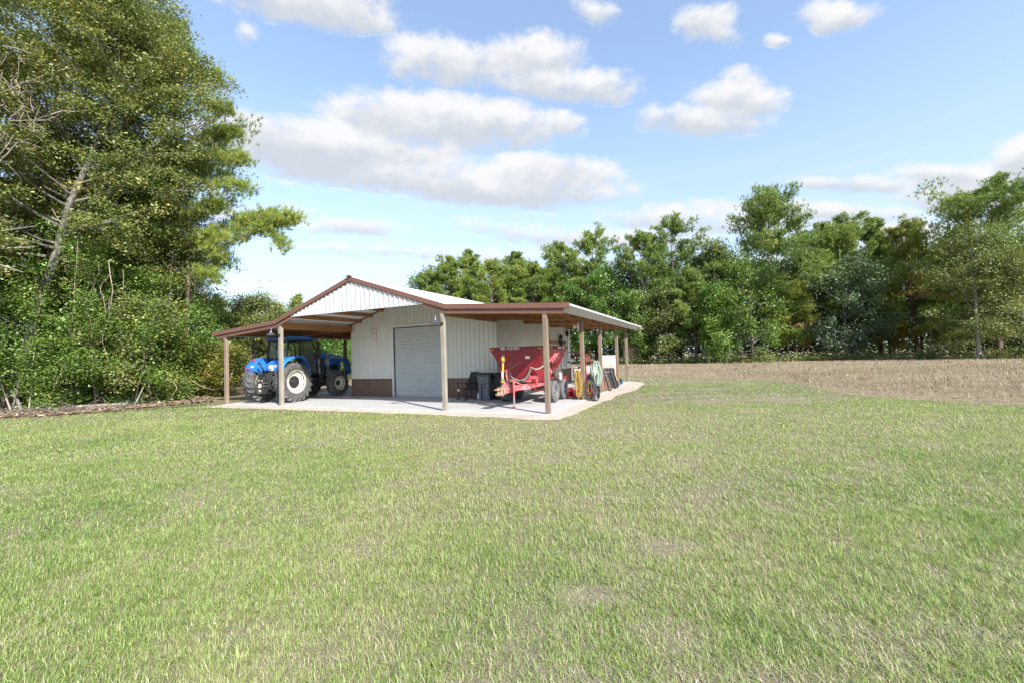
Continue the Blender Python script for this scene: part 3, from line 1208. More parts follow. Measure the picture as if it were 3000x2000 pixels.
# cab
cab = obj('cab', MB().b2(-0.60, 0.60, 0.03, 1.58, 1.18, 1.26).b2(-0.58, 0.58, 0.0, 0.06, 1.26, 1.98).b2(-0.55, 0.55, 1.50, 1.60, 1.26, 1.95), M_FRAME, tractor, bevel=0.012)
CR = [(0.60, -0.02), (0.77, 0.60), (0.66, 1.60)]   # corner posts: rear, middle, front
w = MB()
for s in (-1, 1):
    w.beam((s * 0.60, 0.0, 1.95), (s * 0.57, 0.06, 2.84), 0.085, 0.085)
    w.beam((s * 0.77, 0.60, 1.25), (s * 0.72, 0.60, 2.84), 0.075, 0.085)
    w.tube([(s * 0.66, 1.72, 1.2), (s * 0.68, 1.70, 1.9), (s * 0.66, 1.62, 2.4), (s * 0.60, 1.46, 2.84)], 0.042, 8)
    w.beam((s * 0.60, 0.0, 1.99), (s * 0.77, 0.60, 1.99), 0.05, 0.07)
    w.beam((s * 0.77, 0.60, 1.22), (s * 0.66, 1.68, 1.22), 0.05, 0.09)
    w.beam((s * 0.58, 0.04, 2.80), (s * 0.72, 0.60, 2.80), 0.06, 0.08)
    w.beam((s * 0.72, 0.60, 2.80), (s * 0.61, 1.48, 2.80), 0.06, 0.08)
w.beam((-0.6, 0, 1.98), (0.6, 0, 1.98), 0.07, 0.09)
w.beam((-0.58, 0.04, 2.80), (0.58, 0.04, 2.80), 0.07, 0.09)
w.beam((-0.6, 1.48, 2.80), (0.6, 1.48, 2.80), 0.06, 0.08)
w.beam((-0.66, 1.68, 1.95), (0.66, 1.68, 1.95), 0.05, 0.05)
obj('cab_frame', w, M_FRAME, cab, bevel=0.01)


def pane(name, q):
    w = MB()
    w.add(q, [(0, 1, 2, 3)])
    return obj(name, w, M_GLASS, cab)


for s in (-1, 1):
    pane('side_window', [(s * 0.615, 0.04, 2.02), (s * 0.765, 0.57, 2.02), (s * 0.722, 0.57, 2.77), (s * 0.585, 0.08, 2.77)])
    pane('door_window', [(s * 0.768, 0.65, 1.27), (s * 0.665, 1.66, 1.27), (s * 0.622, 1.46, 2.77), (s * 0.722, 0.65, 2.77)])
pane('rear_window', [(-0.55, -0.005, 2.03), (0.55, -0.005, 2.03), (0.53, 0.045, 2.76), (-0.53, 0.045, 2.76)])
pane('windscreen', [(-0.62, 1.69, 1.98), (0.62, 1.69, 1.98), (0.57, 1.47, 2.77), (-0.57, 1.47, 2.77)])
w = MB()
w.prism([(-0.16, 2.86), (-0.10, 2.93), (0.10, 2.985), (0.8, 3.01), (1.35, 2.985), (1.66, 2.90), (1.68, 2.86)], -0.64, 0.64, 'x')
w.prism([(-0.10, 2.84), (-0.10, 2.862), (1.62, 2.862), (1.62, 2.84)], -0.70, 0.70, 'x')
obj('cab_roof', w, M_BLUE, cab, None, 0.035)
for s in (-1, 1):
    w = MB()
    w.box((s * 0.60, -0.16, 2.87), (0.10, 0.06, 0.085))
    obj('beacon_light', w, M_AMBER, cab, None, 0.02)
w = MB()
w.b2(-0.26, 0.26, 0.28, 0.78, 1.55, 1.72)
w.hexa([(-0.25, 0.22, 1.70), (0.25, 0.22, 1.70), (0.25, 0.34, 1.70), (-0.25, 0.34, 1.70)], [(-0.22, 0.10, 2.42), (0.22, 0.10, 2.42), (0.22, 0.20, 2.42), (-0.22, 0.20, 2.42)])
obj('seat', w, M_SEAT, cab, bevel=0.04)
w = MB()
w.beam((0, 1.45, 1.6), (0, 1.2, 2.02), 0.05, 0.05)
k = [(0.2 * math.cos(t * math.pi / 8), 1.2 + 0.14 * math.sin(t * math.pi / 8), 2.03 + 0.12 * math.sin(t * math.pi / 8)) for t in range(17)]
w.tube(k, 0.016, 6, False)
obj('steering_wheel', w, M_FRAME, cab)
w = MB()
w.b2(0.30, 0.50, 0.3, 0.9, 1.26, 1.85)
obj('console', w, M_FRAME, cab, bevel=0.03)
# fenders
FP = [(-0.70, 1.46), (-0.72, 1.60), (-0.66, 1.76), (-0.50, 1.92), (-0.25, 2.04), (0.05, 2.10), (0.32, 2.085), (0.58, 1.985), (0.80, 1.81), (0.97, 1.58), (1.07, 1.30), (1.10, 1.12)]
for s in (-1, 1):
    w = MB()
    inn = [(y * 0.95, z - 0.05) for (y, z) in FP]
    vs_, fs_ = [], []
    n = len(FP)
    for i, (y, z) in enumerate(FP):
        # narrow towards the front like the real one
        xo = 1.17 if y < 0.5 else 1.17 - 0.28 * (y - 0.5) / 0.6
        xi = 0.60 if y < 0.0 else 0.66
        vs_ += [(s * xi, y, z), (s * (xo - 0.05), y, z), (s * xo, y * 0.985, z - 0.045), (s * xo, y * 0.97, z - 0.085), (s * (xo - 0.03), y * 0.95, z - 0.075), (s * xi, y * 0.95, z - 0.045)]
    for i in range(n - 1):
        for j in range(6):
            j2 = (j + 1) % 6
            fs_.append((i * 6 + j, i * 6 + j2, (i + 1) * 6 + j2, (i + 1) * 6 + j))
    fs_ += [tuple(range(5, -1, -1)), tuple(range((n - 1) * 6, n * 6))]
    w.add(vs_, fs_)
    # inner cheek
    w.prism([(-0.68, 1.46), (-0.64, 1.74), (-0.25, 2.0), (0.05, 2.06), (0.05, 1.35), (-0.35, 1.30)], s * 0.58, s * 0.615, 'x')
    fe = obj('fender', w, M_BLUE, tractor, smooth=40)
    w = MB()
    w.box((s * 0.98, -0.722, 1.56), (0.26, 0.03, 0.07))
    obj('tail_light', w, M_RED_L, fe, None, 0.01)
    w = MB()
    w.box((s * 0.86, -0.52, 1.935), (0.13, 0.06, 0.07))
    obj('turn_light', w, M_RED_L, fe, None, 0.015)
    w = MB()
    w.box((s * 0.72, -0.705, 1.66), (0.16, 0.012, 0.09))
    obj('sticker', w, M_LABEL, fe)
w = MB()
w.b2(-0.58, 0.58, -0.36, -0.02, 1.44, 1.70)
w.hexa([(-0.30, -0.40, 1.70), (0.30, -0.40, 1.70), (0.30, -0.06, 1.70), (-0.30, -0.06, 1.70)], [(-0.2, -0.15, 1.92), (0.2, -0.15, 1.92), (0.2, -0.06, 1.96), (-0.2, -0.06, 1.96)])
obj('rear_panel', w, M_BLUE, tractor, bevel=0.03)
w = MB()
w.box((0.05, -0.385, 1.60), (0.26, 0.03, 0.20))
for i in range(4):
    w.cyl((-0.02 + i * 0.07, -0.40, 1.47), (-0.02 + i * 0.07, -0.46, 1.47), 0.022, 8)
obj('hydraulic_ports', w, M_LABEL, tractor, bevel=0.006)
# exhaust
w = MB()
w.tube([(0.52, 2.05, 1.02), (0.58, 1.98, 1.18), (0.64, 1.86, 1.34), (0.64, 1.84, 1.7), (0.64, 1.84, 2.90)], [0.05, 0.05, 0.05, 0.042, 0.042], 12)
obj('exhaust_pipe', w, M_STEEL, tractor, smooth=50)
w = MB()
w.tube([(0.64, 1.84, 1.95), (0.64, 1.84, 2.75)], 0.062, 12)
obj('exhaust_guard', w, M_FRAME, tractor, smooth=50)
# mirror arm + cab grab rail
w = MB()
w.tube([(0.70, 1.62, 2.1), (0.86, 1.78, 2.25), (0.90, 1.82, 2.45)], 0.012, 6)
w.tube([(0.66, 1.70, 1.5), (0.74, 1.86, 1.7), (0.76, 1.88, 2.35), (0.70, 1.74, 2.45)], 0.014, 6)
obj('grab_rail', w, M_FRAME, tractor)
# front loader
ld_ = obj('loader_frame', MB().b2(-0.64, -0.50, 1.94, 2.18, 0.78, 2.0).b2(0.50, 0.64, 1.94, 2.18, 0.78, 2.0).b2(-0.66, 0.66, 2.02, 2.14, 0.72, 0.86), M_CAST, tractor, bevel=0.015)
for s in (-1, 1):
    w = MB()
    w.prism([(1.95, 2.00), (1.95, 2.24), (2.35, 2.26), (3.75, 2.02), (4.08, 1.88), (4.20, 1.35), (4.24, 1.10), (4.02, 1.08), (3.90, 1.55), (3.70, 1.74), (2.30, 1.98)], s * 0.50 - 0.06, s * 0.50 + 0.06, 'x')
    arm = obj('loader_arm', w, M_BLUE, ld_, None, 0.012)
    w = MB()
    y0, z0, y1, z1 = 2.75, 2.06, 3.45, 1.94
    w.beam((s * 0.565, y0, z0), (s * 0.565, y1, z1), 0.008, 0.055)
    obj('stripe', w, M_YEL, arm)
    w = MB()
    w.beam((s * 0.565, 3.46, 2.02), (s * 0.565, 3.66, 1.98), 0.008, 0.06)
    w.beam((s * 0.565, 2.46, 2.18), (s * 0.565, 2.62, 2.15), 0.008, 0.05)
    obj('label', w, M_LABEL, arm)
    w = MB()
    w.cyl((s * 0.58, 2.2, 1.15), (s * 0.56, 3.0, 1.62), 0.045, 12)
    w.cyl((s * 0.56, 3.0, 1.62), (s * 0.54, 3.45, 1.82), 0.025, 10)
    obj('cylinder', w, M_FRAME, ld_, smooth=50)
w = MB()
for i in range(6):
    x = 0.70 + (i % 2) * 0.03
    w.cyl((x, 2.24 + i * 0.035, 1.62), (x, 2.24 + i * 0.035, 1.94), 0.012, 6)
w.b2(0.66, 0.76, 2.20, 2.46, 1.92, 2.0)
obj('valve_block', w, M_STEEL, ld_)
for i in range(4):
    w = MB()
    w.tube([(0.70, 2.25 + i * .05, 1.62), (0.74 + .03 * i, 2.25 + i * .05, 1.35), (0.70, 2.2 + i * .07, 1.2), (0.6, 2.3, 1.05)], 0.014, 6)
    obj('hydraulic_hose', w, M_TAN if i % 2 else M_FRAME, ld_, smooth=60)
w = MB()
w.tube([(0.70, 2.3, 1.98), (0.72, 2.36, 2.18), (0.72, 2.56, 2.26), (0.70, 2.74, 2.2), (0.68, 2.78, 2.06), (0.66, 2.66, 2.0)], 0.03, 8)
obj('hydraulic_hose', w, M_TAN, ld_, smooth=60)
# three-point hitch
for s in (-1, 1):
    w = MB()
    w.beam((s * 0.30, -0.38, 0.62), (s * 0.46, -1.16, 0.72), 0.05, 0.10)
    w.cyl((s * 0.46 - 0.05, -1.18, 0.72), (s * 0.46 + 0.05, -1.18, 0.72), 0.07, 12)
    obj('lift_arm', w, M_CAST, tractor, bevel=0.008)
    w = MB()
    w.beam((s * 0.30, -0.36, 1.42), (s * 0.40, -0.62, 1.38), 0.07, 0.08)
    w.cyl((s * 0.40, -0.62, 1.38), (s * 0.39, -0.80, 0.72), 0.028, 8)
    obj('lift_rod', w, M_CAST, tractor)
w = MB()
w.cyl((-0.06, -0.46, 1.18), (-0.22, -0.74, 1.78), 0.032, 10)
w.cyl((-0.27, -0.76, 1.80), (-0.19, -0.76, 1.80), 0.05, 10)
obj('top_link', w, M_CAST, tractor)
w = MB()
w.b2(-0.06, 0.06, -1.02, -0.2, 0.42, 0.47)
w.b2(-0.20, 0.22, -0.70, -0.46, 0.44, 0.62)
obj('drawbar', w, M_CAST, tractor, bevel=0.008)
w = MB()
w.cyl((0, -0.50, 0.78), (0, -0.74, 0.78), 0.03, 10)
w.b2(-0.12, 0.12, -0.72, -0.46, 0.90, 0.93)
obj('power_takeoff', w, M_STEEL, tractor)
# ================================================================ red hopper spreader
M_RED = simple('red_paint', (0.235, 0.016, 0.026), 0.42, 0, 0.10, 2.2, coat=0.15, dirt=(0.23, 0.05, 0.052), dirt_amt=0.2, dirt_scale=2.5)
M_PINK = simple('sun_bleached_red', (0.50, 0.10, 0.11), 0.6, 0, 0.14, 3, dirt=(0.60, 0.30, 0.28), dirt_amt=0.5, dirt_scale=3)
M_RED_MOTTLED = simple('mottled_red', (0.27, 0.04, 0.045), 0.5, 0, 0.2, 3, dirt=(0.42, 0.17, 0.16), dirt_amt=0.75, dirt_scale=3.4)
M_GREYTYRE = simple('grey_tyre', (0.115, 0.117, 0.124), 0.85, 0, 0.15, 6, dirt=(0.17, 0.165, 0.155), dirt_amt=0.3)
M_GREYRIM = simple('grey_rim', (0.17, 0.175, 0.18), 0.5, 0.2, 0.15, 6, dirt=(0.30, 0.27, 0.24), dirt_amt=0.35)
M_CHAIN = simple('old_chain', (0.34, 0.30, 0.24), 0.7, 0.3, 0.35, 25, dirt=(0.20, 0.10, 0.06), dirt_amt=0.4)
M_PALETAN = simple('tan_rusted_clevis', (0.46, 0.30, 0.21), 0.8, 0.1, 0.2, 12, dirt=(0.20, 0.09, 0.05), dirt_amt=0.4)
M_GREYHOSE = simple('grey_hose', (0.17, 0.165, 0.165), 0.55, 0, 0.1, 9)
sp = thing('spreader', 'red V shaped hopper spreader trailer on four wheels under the right lean-to', 'spreader', BL(-1.85, 3.45), YAW)
HX, HY0, HY1 = 1.04, -1.65, 1.20
# hopper: open box with sloping sides; walls have thickness
w = MB()
t = 0.02
ZT, ZBND, ZLOW = 2.10, 1.985, 0.95
bx = 0.25


def ring(x, y0, y1, z):
    return [(-x, y0, z), (x, y0, z), (x, y1, z), (-x, y1, z)]


rings = [ring(bx, HY0 + 0.04, HY1 - 0.04, ZLOW), ring(HX, HY0, HY1, ZBND), ring(HX, HY0, HY1, ZT), ring(HX - 0.06, HY0 + 0.06, HY1 - 0.06, ZT), ring(HX - 0.06, HY0 + 0.06, HY1 - 0.06, ZBND), ring(bx - t, HY0 + 0.08, HY1 - 0.08, ZLOW + 0.03)]
vs_, fs_ = [], []
for r_ in rings:
    vs_ += r_
for i in range(5):
    for j in range(4):
        j2 = (j + 1) % 4
        fs_.append((i * 4 + j, i * 4 + j2, (i + 1) * 4 + j2, (i + 1) * 4 + j))
fs_ += [(3, 2, 1, 0), (20, 21, 22, 23)]
w.add(vs_, fs_)
hop = obj('hopper', w, M_RED, sp)
w = MB()
w.b2(-HX - 0.008, HX + 0.008, HY0 - 0.012, HY0 - 0.001, ZBND - 0.004, ZT + 0.003)
w.b2(HX + 0.001, HX + 0.012, HY0 - 0.001, HY1, ZBND - 0.004, ZT + 0.003)
w.b2(-HX - 0.012, -HX - 0.001, HY0 - 0.001, HY1, ZBND - 0.004, ZT + 0.003)
M_BAND = simple('dark_red_band', (0.15, 0.013, 0.02), 0.4, 0, 0.08, 2)
band_o = obj('rim_band', w, M_BAND, hop)
text('lettering', 'STOLTZFUS', 0.115, M_LABEL, hop, (-0.33, HY0 - 0.013, ZBND + 0.018), (R(90), 0, 0), sx=0.80)
# swirl emblem left of the name: two crescents
w = MB()
for k in (0, 1):
    pts = []
    for i in range(11):
        a = math.pi * (i / 10) + math.pi * k
        pts.append((0.105 * math.cos(a), 0.042 * math.sin(a)))
    for i in range(10, -1, -1):
        a = math.pi * (i / 10) + math.pi * k
        pts.append((0.085 * math.cos(a) + (0.028 if k else -0.028), 0.020 * math.sin(a)))
    w.prism([(x - 0.50 + (0.012 if k else -0.012), z + ZBND + 0.058) for x, z in pts], HY0 - 0.016, HY0 - 0.0125, 'y')
obj('emblem', w, M_LABEL, hop)
# emblem and small name on the right band: two white peaks
w = MB()
for y0, y1, h0, h1 in ((-0.05, 0.16, 0.012, 0.085), (0.20, 0.42, 0.085, 0.03)):
    w.prism([(y0, ZBND + 0.035), (y1, ZBND + 0.035), ((y0 + y1) / 2 + (0.08 if h0 < h1 else -0.08), ZBND + 0.10)], HX + 0.0125, HX + 0.016, 'x')
w.prism([(0.14, ZBND + 0.045), (0.22, ZBND + 0.045), (0.18, ZBND + 0.006)], HX + 0.0125, HX + 0.016, 'x')
obj('emblem', w, M_LABEL, hop)
text('lettering', 'Ashlet 10', 0.10, M_LABEL, hop, (HX + 0.013, 0.50, ZBND + 0.025), (R(90), 0, R(90)))
w = MB()
w.b2(HX + 0.0125, HX + 0.015, -0.95, -0.62, ZBND + 0.03, ZBND + 0.09)
obj('label', w, simple('faded_label', (0.30, 0.20, 0.22), 0.6), hop)
for x0 in (-HX + 0.02, HX - 0.16):
    w = MB()
    w.b2(x0, x0 + 0.14, HY0 - 0.018, HY0 - 0.0125, ZBND + 0.005, ZBND + 0.05)
    obj('reflector', w, M_AMBER, hop)
# warning sticker on the front face (front face leans 4 cm over 1 m)
def fy(z):
    return HY0 + 0.04 * (ZBND - z) / (ZBND - ZLOW)


w = MB()
w.hexa([(0.38, fy(1.66) - 0.006, 1.66), (0.55, fy(1.66) - 0.006, 1.66), (0.55, fy(1.66) - 0.002, 1.66), (0.38, fy(1.66) - 0.002, 1.66)], [(0.37, fy(1.74) - 0.006, 1.74), (0.54, fy(1.74) - 0.006, 1.74), (0.54, fy(1.74) - 0.002, 1.74), (0.37, fy(1.74) - 0.002, 1.74)])
obj('warning_label', w, M_LABEL, hop)
w = MB()
w.hexa([(0.37, fy(1.742) - 0.006, 1.742), (0.54, fy(1.742) - 0.006, 1.742), (0.54, fy(1.742) - 0.002, 1.742), (0.37, fy(1.742) - 0.002, 1.742)], [(0.365, fy(1.77) - 0.006, 1.77), (0.535, fy(1.77) - 0.006, 1.77), (0.535, fy(1.77) - 0.002, 1.77), (0.365, fy(1.77) - 0.002, 1.77)])
obj('warning_label', w, M_AMBER, hop)
w = MB()
w.hexa([(-0.66, fy(1.62) - 0.006, 1.62), (-0.36, fy(1.62) - 0.006, 1.62), (-0.36, fy(1.62) - 0.002, 1.62), (-0.66, fy(1.62) - 0.002, 1.62)], [(-0.66, fy(1.70) - 0.006, 1.70), (-0.36, fy(1.70) - 0.006, 1.70), (-0.36, fy(1.70) - 0.002, 1.70), (-0.66, fy(1.70) - 0.002, 1.70)])
obj('warning_label', w, M_RED_L, hop)
# paler mottled red plate on the right slope (replaces nothing: rides 4 mm proud)
def sx_(z):
    return bx + (HX - bx) * (z - ZLOW) / (ZBND - ZLOW)


w = MB()
q = []
for (y, z) in ((HY0 + 0.9, 1.45), (HY1 - 0.12, 1.45), (HY1 - 0.03, 1.97), (HY0 + 0.5, 1.97)):
    q.append((sx_(z) + 0.004, y, z - 0.003))
w.add(q, [(0, 1, 2, 3)])
obj('mottled_side', w, M_RED_MOTTLED, hop)
# gussets and skirts between hopper and frame
for y in (HY0 + 0.18, -0.25, HY1 - 0.2):
    for s in (-1, 1):
        w = MB()
        w.prism([(s * 0.27, 0.93), (s * 0.66, 1.46), (s * 0.95, 1.84), (s * 0.93, 1.72), (s * 0.62, 1.15), (s * 0.58, 0.76), (s * 0.27, 0.76)], y - 0.012, y + 0.012, 'y')
        obj('side_brace', w, M_RED, sp)
for s in (-1, 1):
    w = MB()
    w.hexa([(s * 0.50, HY0 + 0.20, 0.76), (s * 0.56, HY0 + 0.20, 0.76), (s * 0.56, HY1 - 0.25, 0.76), (s * 0.50, HY1 - 0.25, 0.76)], [(s * 0.58, HY0 + 0.20, 1.26), (s * 0.61, HY0 + 0.20, 1.26), (s * 0.61, HY1 - 0.25, 1.26), (s * 0.58, HY1 - 0.25, 1.26)])
    obj('side_skirt', w, M_RED, sp)
# frame and tongue
w = MB()
for s in (-1, 1):
    w.b2(s * 0.46 - 0.05, s * 0.46 + 0.05, HY0 + 0.1, HY1 + 0.35, 0.60, 0.755)
w.b2(-0.41, 0.41, HY0 + 0.1, HY0 + 0.22, 0.61, 0.75)
w.b2(-0.41, 0.41, HY1 - 0.1, HY1 + 0.02, 0.61, 0.75)
w.b2(-0.41, 0.41, -0.1, 0.02, 0.61, 0.75)
fr = obj('frame', w, M_PINK, sp, bevel=0.008)
w = MB()
w.beam((0.0, -2.92, 0.60), (0.10, -1.38, 0.66), 0.15, 0.20)
w.beam((0.26, -1.50, 0.66), (0.46, -1.30, 0.67), 0.12, 0.18)
w.beam((0.02, -1.45, 0.66), (0.42, -1.45, 0.66), 0.12, 0.18)
w.beam((0.16, -2.2, 0.66), (0.52, -1.46, 0.68), 0.06, 0.19)
tg = obj('tongue', w, M_PINK, sp, bevel=0.01)
w = MB()
w.b2(-0.07, 0.07, -3.26, -2.93, 0.66, 0.71)
w.b2(-0.07, 0.07, -3.20, -2.93, 0.50, 0.55)
w.cyl((0, -3.14, 0.46), (0, -3.14, 0.76), 0.025, 10)
w.b2(-0.085, 0.085, -2.98, -2.93, 0.49, 0.72)
obj('clevis', w, M_PALETAN, tg, bevel=0.012)
w = MB()
gg = rg(12)
for q in range(3):
    pts = []
    for i in range(17):
        a = 2 * math.pi * i / 16
        pts.append((0.115 * math.cos(a) * (1 + gg.normal(0, .05)), -2.90 + 0.035 * q + gg.normal(0, .012), 0.60 + 0.15 * math.sin(a) * (1 + gg.normal(0, .05))))
    w.tube(pts, 0.018, 6, False)
w.tube([(0.05, -2.8, 0.73), (0.10, -2.6, 0.75), (0.12, -2.5, 0.80), (0.08, -2.42, 0.90)], 0.014, 6)
obj('safety_chain', w, M_CHAIN, tg, smooth=60)
# jack
w = MB()
w.cyl((0.19, -2.31, 0.50), (0.19, -2.31, 0.90), 0.042, 14)
w.cyl((0.19, -2.31, 0.04), (0.19, -2.31, 0.52), 0.032, 14)
w.b2(0.08, 0.20, -2.34, -2.28, 0.60, 0.66)
jk = obj('jack', w, M_PINK, sp, smooth=45)
w = MB()
w.lathe([(0.075, 0), (0.075, 0.012), (0.03, 0.035), (0.03, 0.06)], (0.19, -2.31, 0.002), 'z', 16)
obj('jack_foot', w, M_RUST, jk, smooth=45)
w = MB()
w.cyl((0.19, -2.31, 0.36), (0.19, -2.31, 0.16), 0.0335, 14)
obj('jack_leg', w, M_GALV, jk, smooth=45)
# upright stand for the yellow drive shaft
w = MB()
w.beam((0.05, -2.44, 0.70), (0.0, -2.46, 1.30), 0.06, 0.06)
w.beam((-0.22, -2.46, 1.27), (0.02, -2.46, 1.27), 0.05, 0.05)
w.cyl((-0.235, -2.46, 1.27), (-0.19, -2.46, 1.27), 0.045, 10)
w.beam((0.06, -2.40, 1.02), (0.35, -1.9, 0.72), 0.05, 0.05)
w.cyl((0.02, -2.49, 1.27), (0.02, -2.43, 1.27), 0.055, 12)
w.hexa([(-0.20, -2.52, 0.70), (0.08, -2.52, 0.70), (0.08, -2.40, 0.70), (-0.20, -2.40, 0.70)], [(-0.14, -2.50, 0.90), (-0.06, -2.50, 0.90), (-0.06, -2.42, 0.90), (-0.14, -2.42, 0.90)])
obj('shaft_stand', w, M_PINK, sp, bevel=0.008)
w = MB()
w.tube([(-0.12, -2.53, 0.94), (-0.10, -2.53, 1.30), (-0.08, -2.53, 1.64)], [0.040, 0.038, 0.036], 14)
w.lathe([(0.042, 0.0), (0.072, 0.03), (0.074, 0.05), (0.04, 0.10)], (-0.12, -2.53, 0.86), 'z', 20)
w.lathe([(0.04, -0.02), (0.070, 0.03), (0.070, 0.10), (0.048, 0.16), (0.035, 0.17)], (-0.08, -2.53, 1.62), 'z', 20)
dsft = obj('drive_shaft', w, M_YEL, sp, smooth=45)
w = MB()
w.lathe([(0.04, 0.0), (0.078, 0.01), (0.080, 0.05), (0.05, 0.075)], (-0.12, -2.53, 0.915), 'z', 20)
w.lathe([(0.042, -0.03), (0.074, -0.02), (0.076, 0.01), (0.05, 0.02)], (-0.082, -2.53, 1.60), 'z', 20)
obj('shaft_collar', w, M_GREYHOSE, dsft, smooth=45)
w = MB()
w.cyl((-0.07, -2.53, 1.78), (-0.055, -2.53, 1.83), 0.04, 12)
obj('shaft_joint', w, M_STEEL, dsft, smooth=45)
w = MB()
w.b2(-0.13, -0.08, -2.574, -2.566, 1.05, 1.25)
obj('shaft_label', w, M_LABEL, dsft)
# hoses
for pts, r_ in (([(0.05, -2.40, 1.20), (0.12, -2.2, 1.02), (0.22, -1.95, 0.93), (0.36, -1.78, 0.95), (0.50, -1.72, 1.15), (0.60, -1.69, 1.38)], 0.018),
                ([(0.05, -2.38, 1.15), (0.14, -2.15, 0.97), (0.26, -1.9, 0.89), (0.40, -1.76, 0.94), (0.53, -1.71, 1.13), (0.62, -1.69, 1.36)], 0.018),
                ([(0.60, -1.69, 1.38), (0.72, -1.62, 1.30), (0.86, -1.50, 1.34), (0.97, -1.42, 1.42)], 0.018),
                ([(0.62, -1.69, 1.36), (0.74, -1.60, 1.27), (0.88, -1.48, 1.31), (0.98, -1.40, 1.39)], 0.016),
                ([(-0.05, -2.3, 0.98), (0.1, -2.0, 0.84), (0.28, -1.7, 0.84), (0.46, -1.62, 0.88)], 0.016),
                ([(0.04, -2.42, 1.3), (0.12, -2.40, 1.22), (0.14, -2.40, 1.10), (0.06, -2.42, 1.06)], 0.010)):
    w = MB()
    P = [Vector(p) for p in pts]
    Sm = []
    for i in range(len(P) - 1):
        a, b, c, d = P[max(0, i - 1)], P[i], P[i + 1], P[min(len(P) - 1, i + 2)]
        for k in range(5):
            tt = k / 5
            Sm.append(0.5 * ((2 * b) + (c - a) * tt + (2 * a - 5 * b + 4 * c - d) * tt * tt + (3 * b - a - 3 * c + d) * tt ** 3))
    Sm.append(P[-1])
    w.tube(Sm, r_, 7)
    obj('hose', w, M_GREYHOSE if r_ > 0.0165 else M_PALETAN, sp, smooth=60)
w = MB()
w.tube([(0.03, -2.42, 1.28), (0.36, -2.0, 1.58)], 0.006, 5)
obj('control_rod', w, M_STEEL, sp)
# belt roller and dark conveyor under the hopper
w = MB()
w.b2(-0.30, 0.30, HY0 - 0.18, HY1 + 0.30, 0.80, 0.90)
w.cyl((-0.32, HY0 - 0.2, 0.85), (0.32, HY0 - 0.2, 0.85), 0.075, 16)
obj('conveyor', w, M_BLACK, sp, smooth=40)
# valve bracket on the right of the frame
w = MB()
w.b2(0.34, 0.80, -1.66, -1.62, 0.93, 1.04)
w.b2(0.34, 0.38, -1.66, -1.56, 0.74, 1.04)
w.b2(0.76, 0.80, -1.66, -1.56, 0.74, 1.04)
for x in (0.45, 0.52):
    w.b2(x, x + 0.03, -1.70, -1.66, 0.76, 1.10)
w.b2(0.40, 0.62, -1.74, -1.66, 0.84, 0.90)
w.b2(0.34, 0.80, -1.62, -1.56, 0.74, 0.78)
obj('valve_bracket', w, M_PINK, sp, bevel=0.006)


def road_wheel(x, y, Rw, Wd, rr, side):
    wh = bpy.data.objects.new('wheel', None)
    COL.objects.link(wh)
    wh.parent = sp
    wh.location = (x, y, Rw)
    hw = Wd / 2
    w = MB()
    prof = [(rr - 0.015, -hw * 0.7), (rr + 0.02, -hw * 0.85), (rr + (Rw - rr) * 0.5, -hw * 1.04), (Rw - 0.045, -hw * 0.92), (Rw - 0.015, -hw * 0.72)]
    ng = 5
    for i in range(ng):
        c = -hw * 0.60 + hw * 1.20 * i / (ng - 1)
        prof += [(Rw - 0.004, c - hw * 0.11), (Rw, c), (Rw - 0.004, c + hw * 0.11)]
        if i < ng - 1:
            prof += [(Rw - 0.02, c + hw * 0.14), (Rw - 0.02, c + hw * 0.18)]
    prof += [(Rw - 0.015, hw * 0.72), (Rw - 0.045, hw * 0.92), (rr + (Rw - rr) * 0.5, hw * 1.04), (rr + 0.02, hw * 0.85), (rr - 0.015, hw * 0.7)]
    w.lathe(prof, (0, 0, 0), 'x', 48, True)
    obj('tyre', w, M_GREYTYRE, wh, smooth=40)
    w = MB()
    o = side * hw
    w.lathe([(rr + 0.006, o * 0.80), (rr - 0.006, o * 0.84), (rr - 0.03, o * 0.70), (rr - 0.04, o * 0.35), (rr * 0.62, o * 0.25), (rr * 0.5, o * 0.32), (rr * 0.32, o * 0.30), (rr * 0.30, o * 0.65), (0.01, o * 0.68)], (0, 0, 0), 'x', 32)
    w.lathe([(rr + 0.006, -o * 0.80), (rr - 0.03, -o * 0.7), (rr - 0.04, -o * 0.2), (0.01, -o * 0.1)], (0, 0, 0), 'x', 32)
    for i in range(6):
        a = 2 * math.pi * i / 6
        w.cyl((o * 0.28, rr * 0.48 * math.cos(a), rr * 0.48 * math.sin(a)), (o * 0.28 + side * 0.025, rr * 0.48 * math.cos(a), rr * 0.48 * math.sin(a)), 0.013, 6)
    obj('rim', w, M_GREYRIM, wh, smooth=35)


for s in (-1, 1):
    for y in (-0.53, 0.54):
        road_wheel(s * 0.97, y + 0.04, 0.405, 0.30, 0.20, s)
w = MB()
for s in (-1, 1):
    w.beam((s * 0.66, -0.56, 0.42), (s * 0.66, 0.57, 0.42), 0.09, 0.12)
    w.b2(s * 0.66 - 0.06, s * 0.66 + 0.06, -0.1, 0.1, 0.42, 0.68)
    for y in (-0.53, 0.54):
        w.cyl((s * 0.62, y, 0.405), (s * 0.94, y, 0.405), 0.035, 10)
w.b2(-0.72, 0.72, -0.06, 0.06, 0.50, 0.62)
obj('axle_beam', w, M_RED, sp, bevel=0.01)
